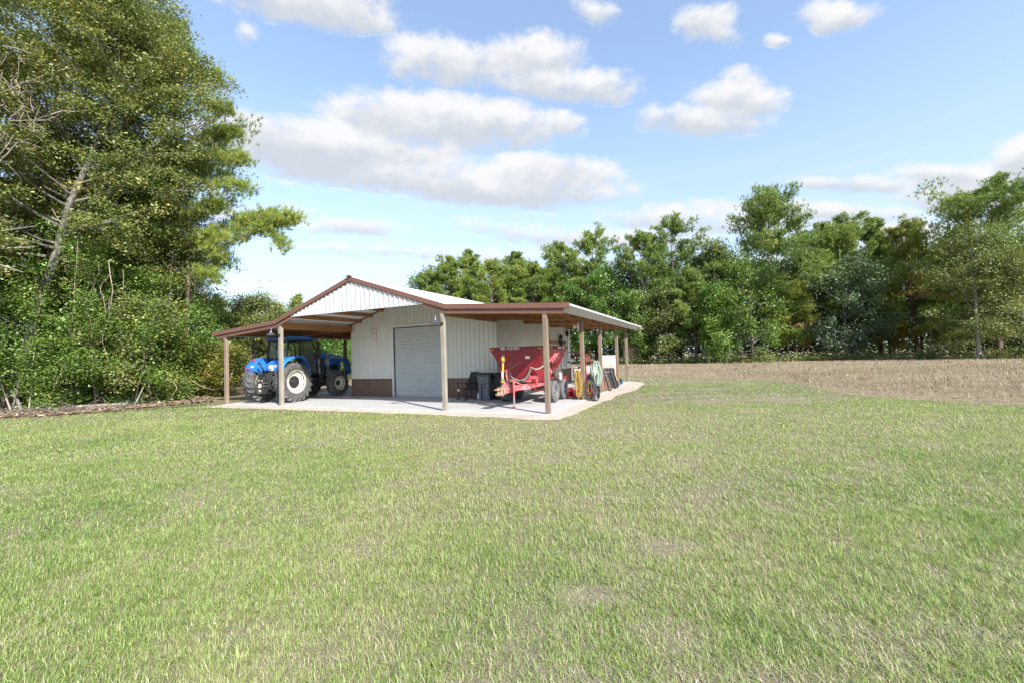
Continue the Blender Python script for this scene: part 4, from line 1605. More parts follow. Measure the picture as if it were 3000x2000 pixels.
# ground-drive wheel riding on the right tyres
M_TURF = simple('dusty_turf_tyre', (0.055, 0.052, 0.048), 0.9, 0, 0.2, 9, dirt=(0.36, 0.29, 0.19), dirt_amt=0.7, dirt_scale=14)
dw = bpy.data.objects.new('drive_wheel', None)
COL.objects.link(dw)
dw.parent = sp
dw.location = (1.06, -0.12, 0.96)
w = MB()
w.lathe([(0.14, -0.10), (0.20, -0.125), (0.25, -0.105), (0.262, -0.08), (0.266, 0), (0.262, 0.08), (0.25, 0.105), (0.20, 0.125), (0.14, 0.10)], (0, 0, 0), 'x', 40, True)
ty = obj('tyre', w, M_TYRE, dw, smooth=40)
w = MB()
for i in range(26):
    for j, xx in enumerate((-0.072, -0.036, 0.0, 0.036, 0.072)):
        a = 2 * math.pi * (i + 0.5 * (j % 2)) / 26
        rot = Matrix.Rotation(a, 3, 'X')
        w.box(rot @ Vector((xx, 0, 0.270 - 0.05 * abs(xx))), (0.022, 0.034, 0.016), rot)
obj('tread', w, M_TURF, ty)
w = MB()
w.lathe([(0.145, 0.10), (0.135, 0.105), (0.125, 0.07), (0.10, 0.055), (0.05, 0.065), (0.01, 0.07)], (0, 0, 0), 'x', 28)
w.lathe([(0.145, -0.10), (0.12, -0.06), (0.01, -0.05)], (0, 0, 0), 'x', 28)
obj('rim', w, M_LABEL, dw, smooth=40)
w = MB()
w.cyl((0.06, 0, 0), (0.10, 0, 0), 0.03, 10)
w.cyl((-0.3, 0, 0), (0.06, 0, 0), 0.018, 10)
obj('hub', w, M_RED, dw, smooth=40)
for s, y in ((1, -0.02), (1, -0.34)):
    w = MB()
    w.beam((0.86, -0.16, 0.96), (0.80, y - 0.22, 1.42), 0.03, 0.07)
    w.beam((0.80, y - 0.22, 1.42), (0.98, y + 0.30, 1.88), 0.03, 0.07)
    obj('wheel_arm', w, M_PINK, sp, bevel=0.004)
w = MB()
w.cyl((0.86, -0.20, 1.20), (0.86, -0.30, 1.52), 0.032, 12)
obj('cylinder', w, M_BLACK, sp, smooth=50)
w = MB()
w.cyl((0.86, -0.19, 1.08), (0.86, -0.20, 1.20), 0.014, 8)
w.cyl((0.86, -0.30, 1.52), (0.86, -0.32, 1.60), 0.018, 8)
obj('cylinder_rod', w, M_GALV, sp, smooth=50)
# spinner deck at the back
w = MB()
w.b2(-0.75, 0.75, HY1 + 0.1, HY1 + 0.75, 0.55, 0.60)
w.b2(-0.75, -0.70, HY1 + 0.1, HY1 + 0.75, 0.60, 0.85)
w.b2(0.70, 0.75, HY1 + 0.1, HY1 + 0.75, 0.60, 0.85)
obj('spinner_deck', w, M_RED, sp, bevel=0.006)
for s in (-1, 1):
    w = MB()
    w.cyl((s * 0.36, HY1 + 0.5, 0.62), (s * 0.36, HY1 + 0.5, 0.635), 0.28, 24)
    for i in range(4):
        a = math.pi * i / 2
        w.beam((s * 0.36, HY1 + 0.5, 0.655), (s * 0.36 + 0.26 * math.cos(a), HY1 + 0.5 + 0.26 * math.sin(a), 0.655), 0.01, 0.04)
    obj('spinner', w, M_STEEL, sp)
w = MB()
w.prism([(-1.36, 0.50), (-1.08, 0.47), (-1.08, 0.49), (-1.36, 0.52)], 0.60, 0.85, 'x')
w.b2(0.52, 0.56, -1.25, -1.15, 0.48, 0.62)
obj('step', w, M_RED, sp)
# ================================================================ lamps, sign, chair, bins, tools, equipment on the slab
M_LAMP = simple('galvanised_lamp', (0.20, 0.205, 0.215), 0.3, 0.8, 0.1, 8)
M_BLK = simple('black_metal', (0.02, 0.02, 0.022), 0.45, 0.3, 0.2, 8)
M_BINGREY = simple('grey_plastic', (0.115, 0.135, 0.16), 0.5, 0, 0.06, 4)
M_BINBLK = simple('black_plastic', (0.014, 0.015, 0.017), 0.5, 0, 0.1, 4)
M_MESH = simple('black_sling_mesh', (0.028, 0.027, 0.026), 0.8, 0, 0.2, 40)
M_HOSEY = simple('yellow_hose', (0.40, 0.26, 0.065), 0.5, 0, 0.12, 6)
M_HOSEG = simple('green_hose', (0.30, 0.47, 0.36), 0.5, 0, 0.15, 6)
M_HOSEG2 = simple('pale_green_hose', (0.52, 0.62, 0.55), 0.5, 0, 0.1, 6)
M_POLY = simple('white_poly_tank', (0.62, 0.60, 0.56), 0.45, 0, 0.06, 3, dirt=(0.40, 0.36, 0.30), dirt_amt=0.25)
M_WPAINT = simple('cream_paint', (0.74, 0.71, 0.62), 0.5, 0, 0.06, 4, dirt=(0.40, 0.30, 0.2), dirt_amt=0.3)
M_CHROME = simple('chrome_tube', (0.62, 0.63, 0.65), 0.2, 0.95, 0.05, 9)
M_DBLUE = simple('blue_plastic', (0.02, 0.19, 0.48), 0.4, 0, 0.1, 6)
M_BOARD = wood('rack_board', (0.26, 0.17, 0.10), (0.38, 0.27, 0.17), 'y', knots=False)
M_HANDLE = wood('tool_handle', (0.33, 0.22, 0.12), (0.46, 0.33, 0.2), 'z', knots=False)
M_RUSTB = simple('rust_brown_plate', (0.17, 0.075, 0.048), 0.75, 0.1, 0.2, 6, dirt=(0.26, 0.13, 0.075), dirt_amt=0.4)
M_REDT = simple('red_tool_paint', (0.32, 0.018, 0.022), 0.45, 0, 0.08, 5, dirt=(0.5, 0.2, 0.18), dirt_amt=0.15)

# --- gooseneck lamps on the two middle front posts
def gooseneck(u, label):
    t = thing('gooseneck_lamp', label, 'lamp', BL(u, -0.071, 2.93), YAW, 'gooseneck lamps on the front posts')
    w = MB()
    w.cyl((0, 0, 0), (0, -0.035, 0), 0.06, 16)
    obj('wall_plate', w, M_BLK, t, smooth=45)
    w = MB()
    pts = [(0, -0.03, 0.0), (0, -0.06, 0.14), (0, -0.09, 0.24), (0, -0.17, 0.31), (0, -0.27, 0.31), (0, -0.35, 0.25), (0, -0.375, 0.15)]
    w.tube(smooth_path(pts), 0.014, 8)
    obj('arm', w, M_LAMP, t, smooth=60)
    w = MB()
    w.lathe([(0.03, 0.12), (0.045, 0.10), (0.05, 0.06), (0.075, 0.045), (0.16, -0.03), (0.185, -0.055), (0.183, -0.062), (0.155, -0.035), (0.07, 0.035), (0.01, 0.05)], (0, -0.378, 0.06), 'z', 28)
    obj('lamp_shade', w, M_LAMP, t, smooth=35)
    w = MB()
    w.sphere((0, -0.378, 0.04), 0.035, 8)
    obj('bulb', w, M_LABEL, t, smooth=60)


gooseneck(U2, 'gooseneck barn lamp on the post in front of the tractor')
gooseneck(U3, 'gooseneck barn lamp on the post right of the roll up door')
# --- lights under the roof
w = MB()
w.cyl((0, 0, 0), (0, -0.05, 0), 0.055, 14)
fl = thing('round_wall_light', 'round white light high on the front wall near its right corner', 'light', BL(-4.55, VF - 0.028, 3.40), YAW)
obj('mount', w, M_WHITE, fl, smooth=45)
w = MB()
w.sphere((0, -0.12, 0), 0.10, 10)
obj('globe', w, M_POLY, fl, smooth=60)
t = thing('bare_bulb_lamp', 'bare bulb in a socket under the right lean-to rafters', 'light', BL(-1.8, 7.0, 3.02), YAW)
w = MB()
w.cyl((0, 0, 0.0), (0, 0, -0.05), 0.06, 14)
obj('socket', w, M_WHITE, t, smooth=45)
w = MB()
w.lathe([(0.014, -0.05), (0.018, -0.08), (0.032, -0.13), (0.02, -0.165), (0.003, -0.17)], (0, 0, 0), 'z', 14)
obj('bulb', w, M_LABEL, t, smooth=60)
t = thing('flood_lamp', 'white flood lamp beside the top of the second right hand post', 'light', BL(-0.09, 3.86, 2.78), YAW)
w = MB()
w.b2(-0.01, 0.02, -0.05, 0.05, -0.13, 0.16)
obj('mount', w, M_WHITE, t)
w = MB()
w.lathe([(0.03, 0.0), (0.04, 0.06), (0.085, 0.15), (0.08, 0.155), (0.01, 0.13)], (-0.02, 0, 0.03), 'x', 16)
for i in range(len(w.v)):
    w.v[i] = (-0.02 - (w.v[i][0] + 0.02), w.v[i][1], w.v[i][2])
obj('lamp_shade', w, M_POLY, t, smooth=40)
t = thing('bare_bulb_lamp', 'small bulb lamp beside the fourth right hand post', 'light', BL(-0.35, 9.9, 2.82), YAW)
w = MB()
w.cyl((0, 0, 0.1), (0, 0, 0.0), 0.06, 12)
obj('socket', w, M_BOARD, t, smooth=45)
w = MB()
w.sphere((0, 0, -0.05), 0.045, 8)
obj('bulb', w, M_LABEL, t, smooth=60)

# --- parking sign on the front wall
sg = thing('parking_sign', 'small white sign with a red border on the wall left of the door', 'sign', BL(-10.45, VF - 0.032, 3.02), YAW)
w = MB()
w.b2(-0.165, 0.165, -0.006, 0.002, -0.255, 0.255)
obj('board', w, M_LABEL, sg)
M_SIGNRED = simple('sign_red', (0.42, 0.05, 0.04), 0.5, 0, 0.05)
w = MB()
for x0, x1, z0, z1 in ((-0.165, -0.145, -0.255, 0.255), (0.145, 0.165, -0.255, 0.255), (-0.145, 0.145, 0.237, 0.255), (-0.145, 0.145, -0.255, -0.237)):
    w.b2(x0, x1, -0.0095, -0.0062, z0, z1)
obj('border', w, M_SIGNRED, sg)
for s, z, sz, m in (('NEW', 0.145, 0.075, M_BLK), ('HOLLAND', 0.065, 0.068, M_BLK), ('PARKING', -0.11, 0.068, M_SIGNRED), ('ONLY', -0.205, 0.075, M_SIGNRED)):
    text('lettering', s, sz, m, sg, (0, -0.0066, z), (R(90), 0, 0), 0.001, 'CENTER', 0.88)
w = MB()
w.b2(-0.03, 0.03, -0.009, -0.0062, 0.015, 0.05)
w.b2(-0.12, 0.12, -0.009, -0.0062, -0.028, -0.020)
obj('divider_line', w, M_BLK, sg)
w = MB()
w.tube([(-0.02, 0, 0.0), (-0.02, -0.002, 0.13)], 0.006, 6)
single('wall_hook', 'thin dark hook on the wall above the parking sign', 'hook', w, M_BLK, BL(-10.45, VF - 0.03, 3.33), YAW)

# --- rocking camp chair
ch = thing('camp_chair', 'black mesh spring rocker camp chair beside the grey bin', 'chair', BL(-4.90, 3.40), YAW + R(-24))
w = MB()
w.hexa([(-0.27, 0.18, 0.46), (0.27, 0.18, 0.46), (0.27, 0.205, 0.46), (-0.27, 0.205, 0.46)], [(-0.26, 0.42, 1.12), (0.26, 0.42, 1.12), (0.26, 0.44, 1.12), (-0.26, 0.44, 1.12)])
bk = obj('backrest', w, M_MESH, ch, bevel=0.006)
w = MB()
ringp = [(0.055 * math.cos(i * math.pi / 10) - 0.08, 0.365 + 0.02 * math.sin(i * math.pi / 10), 0.99 + 0.055 * math.sin(i * math.pi / 10)) for i in range(21)]
w.tube(ringp, 0.006, 5, False)
w.tube([(-0.08, 0.36, 0.955), (-0.08, 0.375, 1.025)], 0.008, 5)
w.tube([(-0.105, 0.365, 0.985), (-0.055, 0.368, 1.0)], 0.006, 5)
obj('emblem', w, M_BINGREY, bk)
w = MB()
w.hexa([(-0.27, -0.30, 0.45), (0.27, -0.30, 0.45), (0.27, 0.20, 0.42), (-0.27, 0.20, 0.42)], [(-0.27, -0.30, 0.475), (0.27, -0.30, 0.475), (0.27, 0.20, 0.445), (-0.27, 0.20, 0.445)])
obj('seat', w, M_MESH, ch, bevel=0.006)
for s in (-1, 1):
    x = s * 0.285
    w = MB()
    w.tube(smooth_path([(x, 0.44, 1.13), (x, 0.30, 0.78), (x, 0.18, 0.45), (x, -0.02, 0.34)]), 0.013, 8)
    w.tube(smooth_path([(x, -0.31, 0.46), (x, -0.10, 0.44), (x, 0.19, 0.43)]), 0.013, 8)
    w.tube(smooth_path([(x, -0.29, 0.46), (x, -0.26, 0.30), (x, -0.16, 0.16), (x, -0.30, 0.03)]), 0.013, 8)
    w.tube(smooth_path([(x, 0.14, 0.43), (x, 0.10, 0.26), (x, 0.0, 0.15), (x, 0.20, 0.03)]), 0.013, 8)
    w.tube([(x, -0.24, 0.46), (x, -0.26, 0.68)], 0.011, 7)
    fr_ = obj('side_frame', w, M_BLK, ch, smooth=60)
    w = MB()
    w.b2(x - 0.035, x + 0.035, -0.32, 0.20, 0.675, 0.70)
    obj('armrest', w, M_BINBLK, ch, bevel=0.008)
    for yy in (-0.30, 0.20):
        w = MB()
        w.b2(x - 0.025, x + 0.025, yy - 0.06, yy + 0.05, 0.0, 0.05)
        obj('foot', w, M_BINBLK, ch, bevel=0.012)
w = MB()
w.tube([(-0.285, -0.18, 0.19), (0.285, -0.18, 0.19)], 0.011, 7)
w.tube([(-0.285, 0.02, 0.17), (0.285, 0.02, 0.17)], 0.011, 7)
w.tube([(-0.26, 0.44, 1.125), (0.26, 0.44, 1.125)], 0.014, 7)
obj('crossbar', w, M_BLK, ch, smooth=60)
w = MB()
w.b2(-0.24, -0.12, -0.318, -0.312, 0.35, 0.45)
obj('price_tag', w, M_LABEL, ch)

# --- wheeled bins
def bin_(name, label, loc, rot, mat, lidm, lettering):
    b = thing(name, label, 'bin', loc, rot, 'wheeled bins by the front wall corner')
    w = MB()

    def rr(hw, hd, z):
        c = 0.06
        return [(-hw + c, -hd, z), (hw - c, -hd, z), (hw, -hd + c, z), (hw, hd - c, z), (hw - c, hd, z), (-hw + c, hd, z), (-hw, hd - c, z), (-hw, -hd + c, z)]
    lv = [rr(0.235, 0.28, 0.02), rr(0.262, 0.315, 0.70), rr(0.285, 0.335, 0.715), rr(0.302, 0.36, 1.0), rr(0.322, 0.38, 1.0), rr(0.322, 0.38, 1.035)]
    vs_, fs_ = [], []
    for r_ in lv:
        vs_ += r_
    for i in range(len(lv) - 1):
        for j in range(8):
            j2 = (j + 1) % 8
            fs_.append((i * 8 + j, i * 8 + j2, (i + 1) * 8 + j2, (i + 1) * 8 + j))
    fs_ += [tuple(range(7, -1, -1)), tuple(range(len(lv) * 8 - 8, len(lv) * 8))]
    w.add(vs_, fs_)
    body = obj('body', w, mat, b, bevel=0.01)
    w = MB()
    lv = [rr(0.335, 0.40, 1.037), rr(0.335, 0.40, 1.06), rr(0.26, 0.30, 1.105)]
    vs_, fs_ = [], []
    for r_ in lv:
        vs_ += r_
    for i in range(2):
        for j in range(8):
            j2 = (j + 1) % 8
            fs_.append((i * 8 + j, i * 8 + j2, (i + 1) * 8 + j2, (i + 1) * 8 + j))
    fs_ += [tuple(range(7, -1, -1)), tuple(range(16, 24))]
    w.add(vs_, fs_)
    w.b2(-0.05, 0.05, -0.42, -0.36, 1.07, 1.10)
    lid = obj('lid', w, lidm, b, bevel=0.008)
    w = MB()
    w.cyl((-0.22, 0.40, 0.98), (0.22, 0.40, 0.98), 0.018, 8)
    obj('handle', w, lidm, b)
    # catch bar recess on the front: a frame of ridges
    w = MB()
    y = -0.325
    for x0, x1, z0, z1 in ((-0.10, -0.075, 0.05, 0.68), (-0.075, 0.09, 0.655, 0.68), (-0.075, 0.09, 0.53, 0.548)):
        w.b2(x0, x1, y - 0.012, y + 0.03, z0, z1)
    obj('catch_bar', w, lidm, body)
    if lettering:
        w = MB()
        w.hexa([(-0.17, -0.362, 0.86), (0.10, -0.362, 0.86), (0.10, -0.345, 0.86), (-0.17, -0.345, 0.86)], [(-0.18, -0.372, 0.96), (0.11, -0.372, 0.96), (0.11, -0.35, 0.96), (-0.18, -0.35, 0.96)])
        pl = obj('name_plate', w, lidm, body)
        w = MB()
        for x in (-0.13, -0.10, -0.07, -0.005, 0.025, 0.055):
            w.hexa([(x, -0.370, 0.89), (x + 0.02, -0.370, 0.89), (x + 0.02, -0.362, 0.89), (x, -0.362, 0.89)], [(x, -0.374, 0.925), (x + 0.02, -0.374, 0.925), (x + 0.02, -0.366, 0.925), (x, -0.366, 0.925)])
        obj('raised_marks', w, M_LABEL, pl)
    for s in (-1, 1):
        w = MB()
        w.cyl((s * 0.25, 0.30, 0.13), (s * 0.30, 0.30, 0.13), 0.13, 18)
        obj('wheel', w, M_BINBLK, b, smooth=45)
    return b


bin_('wheeled_bin', 'blue grey wheeled bin with a dark lid between chair and spreader', BL(-3.95, 3.40), YAW + R(4), M_BINGREY, M_BINBLK, True)
bin_('wheeled_bin', 'black wheeled bin half hidden behind the spreader shaft', BL(-3.30, 3.62), YAW + R(-6), M_BINBLK, M_BINBLK, False)
w = MB()
w.lathe([(0.001, 0.0), (0.075, 0.0), (0.08, 0.02), (0.08, 0.17), (0.055, 0.22), (0.02, 0.25), (0.02, 0.285), (0.001, 0.285)], (0, 0, 0), 'z', 18)
single('plastic_jug', 'small white jug on the slab between chair and bin', 'jug', w, M_LABEL, BL(-4.48, 3.66), 0, smooth=40)

# --- tool rack on the side wall
XW = U3 + 0.03
w = MB()
w.b2(0, 0.035, -1.55, 1.45, -0.09, 0.09)
rk = single('rack_board', 'long wooden rack board on the cream side wall', 'rack', w, M_BOARD, BL(XW, 11.95, 2.44), YAW, bevel=0.004)
GT = 'tools hung on the side wall rack'


def tool(name, label, v, z, build):
    t = thing(name, label, 'tool', BL(XW + 0.05, v, z), YAW, GT)
    build(t)
    return t


def b_blower(t):
    w = MB()
    w.sphere((0.14, 0, 0.12), 0.15, 10, (0.8, 0.9, 1.15))
    obj('motor', w, M_BINBLK, t, smooth=60)
    w = MB()
    w.cyl((0.12, 0.05, 0.0), (0.14, 0.25, -0.45), 0.05, 12)
    obj('tube', w, M_BINBLK, t, smooth=60)
    w = MB()
    w.sphere((0.16, -0.12, -0.02), 0.06, 8)
    obj('cap', w, M_DBLUE, t, smooth=60)


def b_long(head, mat):
    def f(t):
        w = MB()
        w.cyl((0.03, 0, 0.15), (0.03, 0.02, -1.35), 0.016, 8)
        obj('handle', w, mat, t, smooth=60)
        w = MB()
        if head == 'shovel':
            w.prism([(-0.11, 0.15), (0.11, 0.15), (0.12, 0.38), (0.0, 0.50), (-0.12, 0.38)], 0.02, 0.045, 'x')
        elif head == 'rake':
            w.b2(0.02, 0.05, -0.2, 0.2, 0.15, 0.18)
            for i in range(9):
                w.b2(0.03, 0.10, -0.2 + i * 0.05 - 0.005, -0.2 + i * 0.05 + 0.005, 0.155, 0.17)
        else:
            w.b2(0.02, 0.06, -0.08, 0.08, 0.12, 0.20)
        obj('head', w, M_CAST, t)
    return f


def b_trim(t):
    w = MB()
    w.tube(smooth_path([(0.06, 0.0, 0.62), (0.08, 0.03, 0.2), (0.07, 0.05, -0.9), (0.1, 0.1, -1.25)]), 0.018, 8)
    obj('shaft', w, M_BLK, t, smooth=60)
    w = MB()
    w.sphere((0.10, 0.0, 0.52), 0.13, 9, (0.8, 0.9, 1.6))
    obj('motor', w, M_BINBLK, t, smooth=60)
    w = MB()
    w.lathe([(0.02, 0.05), (0.12, 0.0), (0.13, -0.04)], (0.1, 0.1, -1.25), 'z', 12)
    obj('guard', w, M_BINBLK, t, smooth=60)


def b_saw(t):
    w = MB()
    w.hexa([(0.02, -0.03, -0.03), (0.05, -0.03, -0.03), (0.05, 0.42, 0.26), (0.02, 0.42, 0.26)], [(0.02, -0.06, 0.03), (0.05, -0.06, 0.03), (0.05, 0.40, 0.30), (0.02, 0.40, 0.30)])
    obj('handle', w, M_HANDLE, t)
    w = MB()
    w.b2(0.01, 0.06, -0.16, 0.0, -0.10, 0.05)
    obj('head', w, M_RUST, t)


tool('leaf_blower', 'black round leaf blower with a blue cap on the rack', 11.95, 2.62, b_blower)
tool('hand_axe', 'brown handled axe leaning over the rack', 12.35, 2.58, b_saw)
tool('string_trimmer', 'tall black trimmer hanging nearest the back corner of the wall', 13.35, 2.50, b_trim)
tool('shovel', 'dark handled shovel hanging on the rack above the spreader', 12.2, 2.10, b_long('shovel', M_BLK))
tool('garden_rake', 'red handled rake hanging on the rack', 12.75, 2.36, b_long('rake', M_REDT))
tool('hoe', 'black hoe hanging right of the red handled rake', 13.15, 2.30, b_long('hoe', M_BLK))
w = MB()
w.b2(0, 0.03, -0.10, 0.10, -0.16, 0.16)
single('electric_box', 'small dark box on the side wall left of the rack', 'box', w, M_CAST, BL(XW, 10.35, 2.78), YAW, bevel=0.01)
w = MB()
w.lathe([(0.001, 0.0), (0.05, 0.0), (0.05, 0.10), (0.03, 0.12), (0.001, 0.12)], (0, 0, 0), 'z', 12)
single('yellow_tin', 'small yellow tin hanging below the leaf blower', 'tin', w, M_YEL, BL(XW + 0.08, 12.0, 2.20), 0, smooth=40)

# --- hose and cable coils on the right hand posts
def coil(name, label, loc, rot, n, wd, ht, r, mats, seed, cat='hose', depth=0.10, group=None):
    gg = rg(seed)
    t = thing(name, label, cat, loc, rot, group)
    for k, m in enumerate(mats):
        w = MB()
        for i in range(n // len(mats)):
            a, h = wd * (0.6 + 0.5 * gg.random()), ht * (0.82 + 0.18 * gg.random())
            y0 = (gg.random() - 0.5) * depth
            x0 = gg.normal(0, wd * 0.16)
            pts = []
            for j in range(21):
                q = 2 * math.pi * j / 20
                s = math.sin(q)
                narrow = 0.62 + 0.38 * (0.5 - 0.5 * math.cos(q + math.pi)) if s else 1
                zz = -h / 2 + h / 2 * math.cos(q)
                f = 0.55 + 0.45 * min(1, -zz / h * 1.6)
                pts.append((x0 + a / 2 * s * f + gg.normal(0, 0.004), y0 + gg.normal(0, 0.006), zz + gg.normal(0, .004)))
            w.tube(pts, r, 6, False)
        obj('loop', w, m, t, smooth=60)
    return t


coil('hose_coil', 'long yellow hose coiled on the second right hand post', BL(-0.15, 3.80, 1.16), YAW, 20, 0.20, 1.10, 0.010, [M_HOSEY], 31)
coil('hose_coil', 'pale green and green hose coiled on the third right hand post', BL(-0.14, 6.80, 1.42), YAW, 14, 0.34, 1.12, 0.013, [M_HOSEG2, M_HOSEG], 32)
coil('cable_coil', 'black and grey cables looped over the chrome hand truck', BL(0.27, 4.0, 0.74), YAW + R(8), 22, 0.46, 0.86, 0.010, [M_BLK, M_BINGREY, M_BINBLK], 33, 'cables', 0.16)
coil('cable_coil', 'orange cable looped among the black cables', BL(0.26, 3.92, 0.70), YAW + R(8), 3, 0.26, 0.50, 0.006, [M_HOSEY], 34, 'cables', 0.1)
ht = thing('hand_truck', 'chrome framed hand truck with a black motor beside the second right hand post', 'hand truck', BL(0.26, 4.15), YAW + R(6))
w = MB()
w.tube(smooth_path([(-0.20, 0.05, 0.05), (-0.20, 0.02, 0.6), (-0.20, 0, 0.88), (-0.12, 0, 0.98), (0.12, 0, 0.98), (0.20, 0, 0.88), (0.20, 0.02, 0.6), (0.24, 0.05, 0.05)]), 0.016, 8)
w.tube([(-0.2, 0.03, 0.45), (0.2, 0.03, 0.45)], 0.012, 6)
w.tube([(-0.2, 0.03, 0.2), (0.2, 0.03, 0.2)], 0.012, 6)
obj('frame', w, M_CHROME, ht, smooth=60)
w = MB()
w.b2(-0.15, 0.12, -0.10, 0.16, 0.55, 0.84)
w.sphere((0.0, 0.02, 0.88), 0.09, 8)
obj('motor', w, M_BINBLK, ht, bevel=0.02)
for s in (-1, 1):
    w = MB()
    w.cyl((s * 0.24, 0.1, 0.13), (s * 0.29, 0.1, 0.13), 0.13, 18)
    obj('wheel', w, M_BINBLK, ht, smooth=45)

# --- red box blade on the slab
bb = thing('box_blade', 'low red box blade on the slab behind the yellow hose', 'box blade', BL(-0.45, 4.75), YAW + R(18))
for x in (-0.62, 0.62):
    w = MB()
    w.prism([(-0.45, 0.0), (0.30, 0.0), (0.30, 0.10), (-0.02, 0.42), (-0.10, 0.42), (-0.45, 0.10)], x - 0.012, x + 0.012, 'x')
    obj('side_plate', w, M_REDT, bb)
w = MB()
w.prism([(0.10, 0.02), (0.16, 0.02), (0.10, 0.36), (0.05, 0.36)], -0.608, 0.608, 'x')
w.b2(-0.608, 0.608, -0.42, -0.36, 0.02, 0.10)
obj('blade', w, M_REDT, bb)
w = MB()
w.prism([(-0.40, 0.105), (0.04, 0.37), (0.05, 0.385), (-0.40, 0.125)], -0.2, 0.25, 'x')
obj('hitch_plate', w, M_PINK, bb)

# --- sprayer: white drum, red mast and boom
spr = thing('field_sprayer', 'sprayer with a white drum, red mast and level red boom between the right hand posts', 'sprayer', BL(-1.15, 8.6), YAW + R(4))
w = MB()
w.lathe([(0.01, -0.62), (0.20, -0.60), (0.30, -0.52), (0.32, -0.45), (0.32, 0.45), (0.30, 0.52), (0.20, 0.60), (0.01, 0.62)], (0, 0.0, 0.82), 'x', 28)
obj('drum', w, M_POLY, spr, smooth=50)
for x in (-0.3, 0.3):
    w = MB()
    w.lathe([(0.323, -0.02), (0.335, -0.02), (0.335, 0.02), (0.323, 0.02)], (x, 0, 0.82), 'x', 28, True)
    obj('strap', w, M_BLK, spr)
w = MB()
for s in (-1, 1):
    w.b2(s * 0.45 - 0.03, s * 0.45 + 0.03, -0.35, 0.35, 0.40, 0.46)
    w.b2(s * 0.45 - 0.03, s * 0.45 + 0.03, -0.35, -0.29, 0.0, 0.40)
    w.b2(s * 0.45 - 0.03, s * 0.45 + 0.03, 0.29, 0.35, 0.0, 0.40)
w.b2(-0.45, 0.45, -0.37, -0.31, 0.40, 0.47)
w.b2(-0.1, 0.1, -0.40, -0.33, 0.3, 0.75)
obj('frame', w, M_REDT, spr, bevel=0.006)
w = MB()
w.beam((0.10, -0.40, 0.42), (0.10, -0.40, 1.84), 0.085, 0.06)
w.beam((0.14, -0.38, 1.72), (0.36, 0.0, 1.16), 0.03, 0.04)
w.beam((-0.22, -0.38, 1.28), (0.12, -0.38, 1.28), 0.05, 0.07)
w.beam((-0.22, -0.38, 0.86), (0.12, -0.38, 0.86), 0.05, 0.05)
obj('mast', w, M_REDT, spr, bevel=0.004)
w = MB()
w.beam((-0.62, -0.42, 1.86), (0.40, -0.42, 1.88), 0.05, 0.05)
w.beam((-0.62, -0.42, 1.86), (-0.80, -0.42, 1.84), 0.03, 0.03)
for i in range(5):
    w.cyl((-0.6 + i * 0.24, -0.42, 1.835), (-0.6 + i * 0.24, -0.42, 1.79), 0.012, 6)
obj('boom', w, M_REDT, spr)
w = MB()
w.b2(0.30, 0.50, -0.44, -0.28, 0.46, 0.86)
obj('pump', w, M_REDT, spr, bevel=0.02)
w = MB()
w.b2(-0.09, 0.09, -0.07, 0.07, 0.0, 0.22)
w.cyl((0, 0, 0.22), (0, 0, 0.27), 0.03, 10)
single('plastic_jug', 'blue plastic jug by the rusty box at the third right hand post', 'jug', w, M_DBLUE, BL(-0.62, 6.55, 0.0), YAW + R(20), bevel=0.02)
# wooden crate / rusty bucket the plates lean on
w = MB()
w.b2(-0.55, 0.55, -0.4, 0.4, 0.0, 0.03)
for x in (-0.55, 0.53):
    w.b2(x, x + 0.02, -0.4, 0.4, 0.03, 0.42)
w.b2(-0.53, 0.53, -0.40, -0.38, 0.03, 0.42)
w.b2(-0.53, 0.53, 0.38, 0.40, 0.03, 0.42)
single('rusty_box', 'open rusty brown steel box standing behind the third right hand post', 'box', w, M_RUSTB, BL(-0.50, 7.45), YAW, bevel=0.006)
GP = 'steel attachment plates leaning at the slab edge'


def plate(label, v, u, hgt, wd, m, rot, extra=None, lean=0.34):
    t = thing('attachment_plate', label, 'plate', BL(u, v), YAW + rot, GP)
    w = MB()
    w.hexa([(0.0, -wd / 2, 0.0), (0.04, -wd / 2, 0.0), (0.04, wd / 2, 0.0), (0.0, wd / 2, 0.0)], [(-lean, -wd / 2, hgt), (-lean + 0.04, -wd / 2, hgt), (-lean + 0.04, wd / 2, hgt), (-lean, wd / 2, hgt)])
    p = obj('plate', w, m, t, bevel=0.006)
    w = MB()
    for y in (-wd * 0.3, wd * 0.3):
        z0 = 0.02
        w.hexa([(0.045, y - 0.03, 0.02), (0.10, y - 0.03, 0.02), (0.10, y + 0.03, 0.02), (0.045, y + 0.03, 0.02)], [(-lean + 0.045, y - 0.03, hgt * 1.04), (-lean + 0.10, y - 0.03, hgt * 1.04), (-lean + 0.10, y + 0.03, hgt * 1.04), (-lean + 0.045, y + 0.03, hgt * 1.04)])
    obj('rib', w, extra or m, t, bevel=0.006)
    w = MB()
    w.cyl((-lean + 0.06, -wd * 0.45, hgt * 0.9), (-lean + 0.06, wd * 0.45, hgt * 0.9), 0.03, 10)
    obj('pin_bar', w, M_STEEL, t, smooth=60)
    return t


plate('dark steel plate with a rusty foot just right of the third right hand post', 7.75, -0.02, 0.78, 0.85, M_CAST, R(-36), M_RUSTB)
plate('black attachment plate with two upright ribs in the middle of the leaning row', 8.95, -0.02, 0.90, 0.95, M_BLK, R(-34), M_CAST)
pt = plate('black ribbed plate with a short yellow strut at the far end of the leaning row', 10.05, -0.05, 0.92, 0.70, M_CAST, R(-32), M_BLK)
w = MB()
w.beam((0.10, 0.12, 0.30), (-0.12, 0.16, 0.72), 0.05, 0.05)
obj('strut', w, M_HOSEY, pt, bevel=0.006)
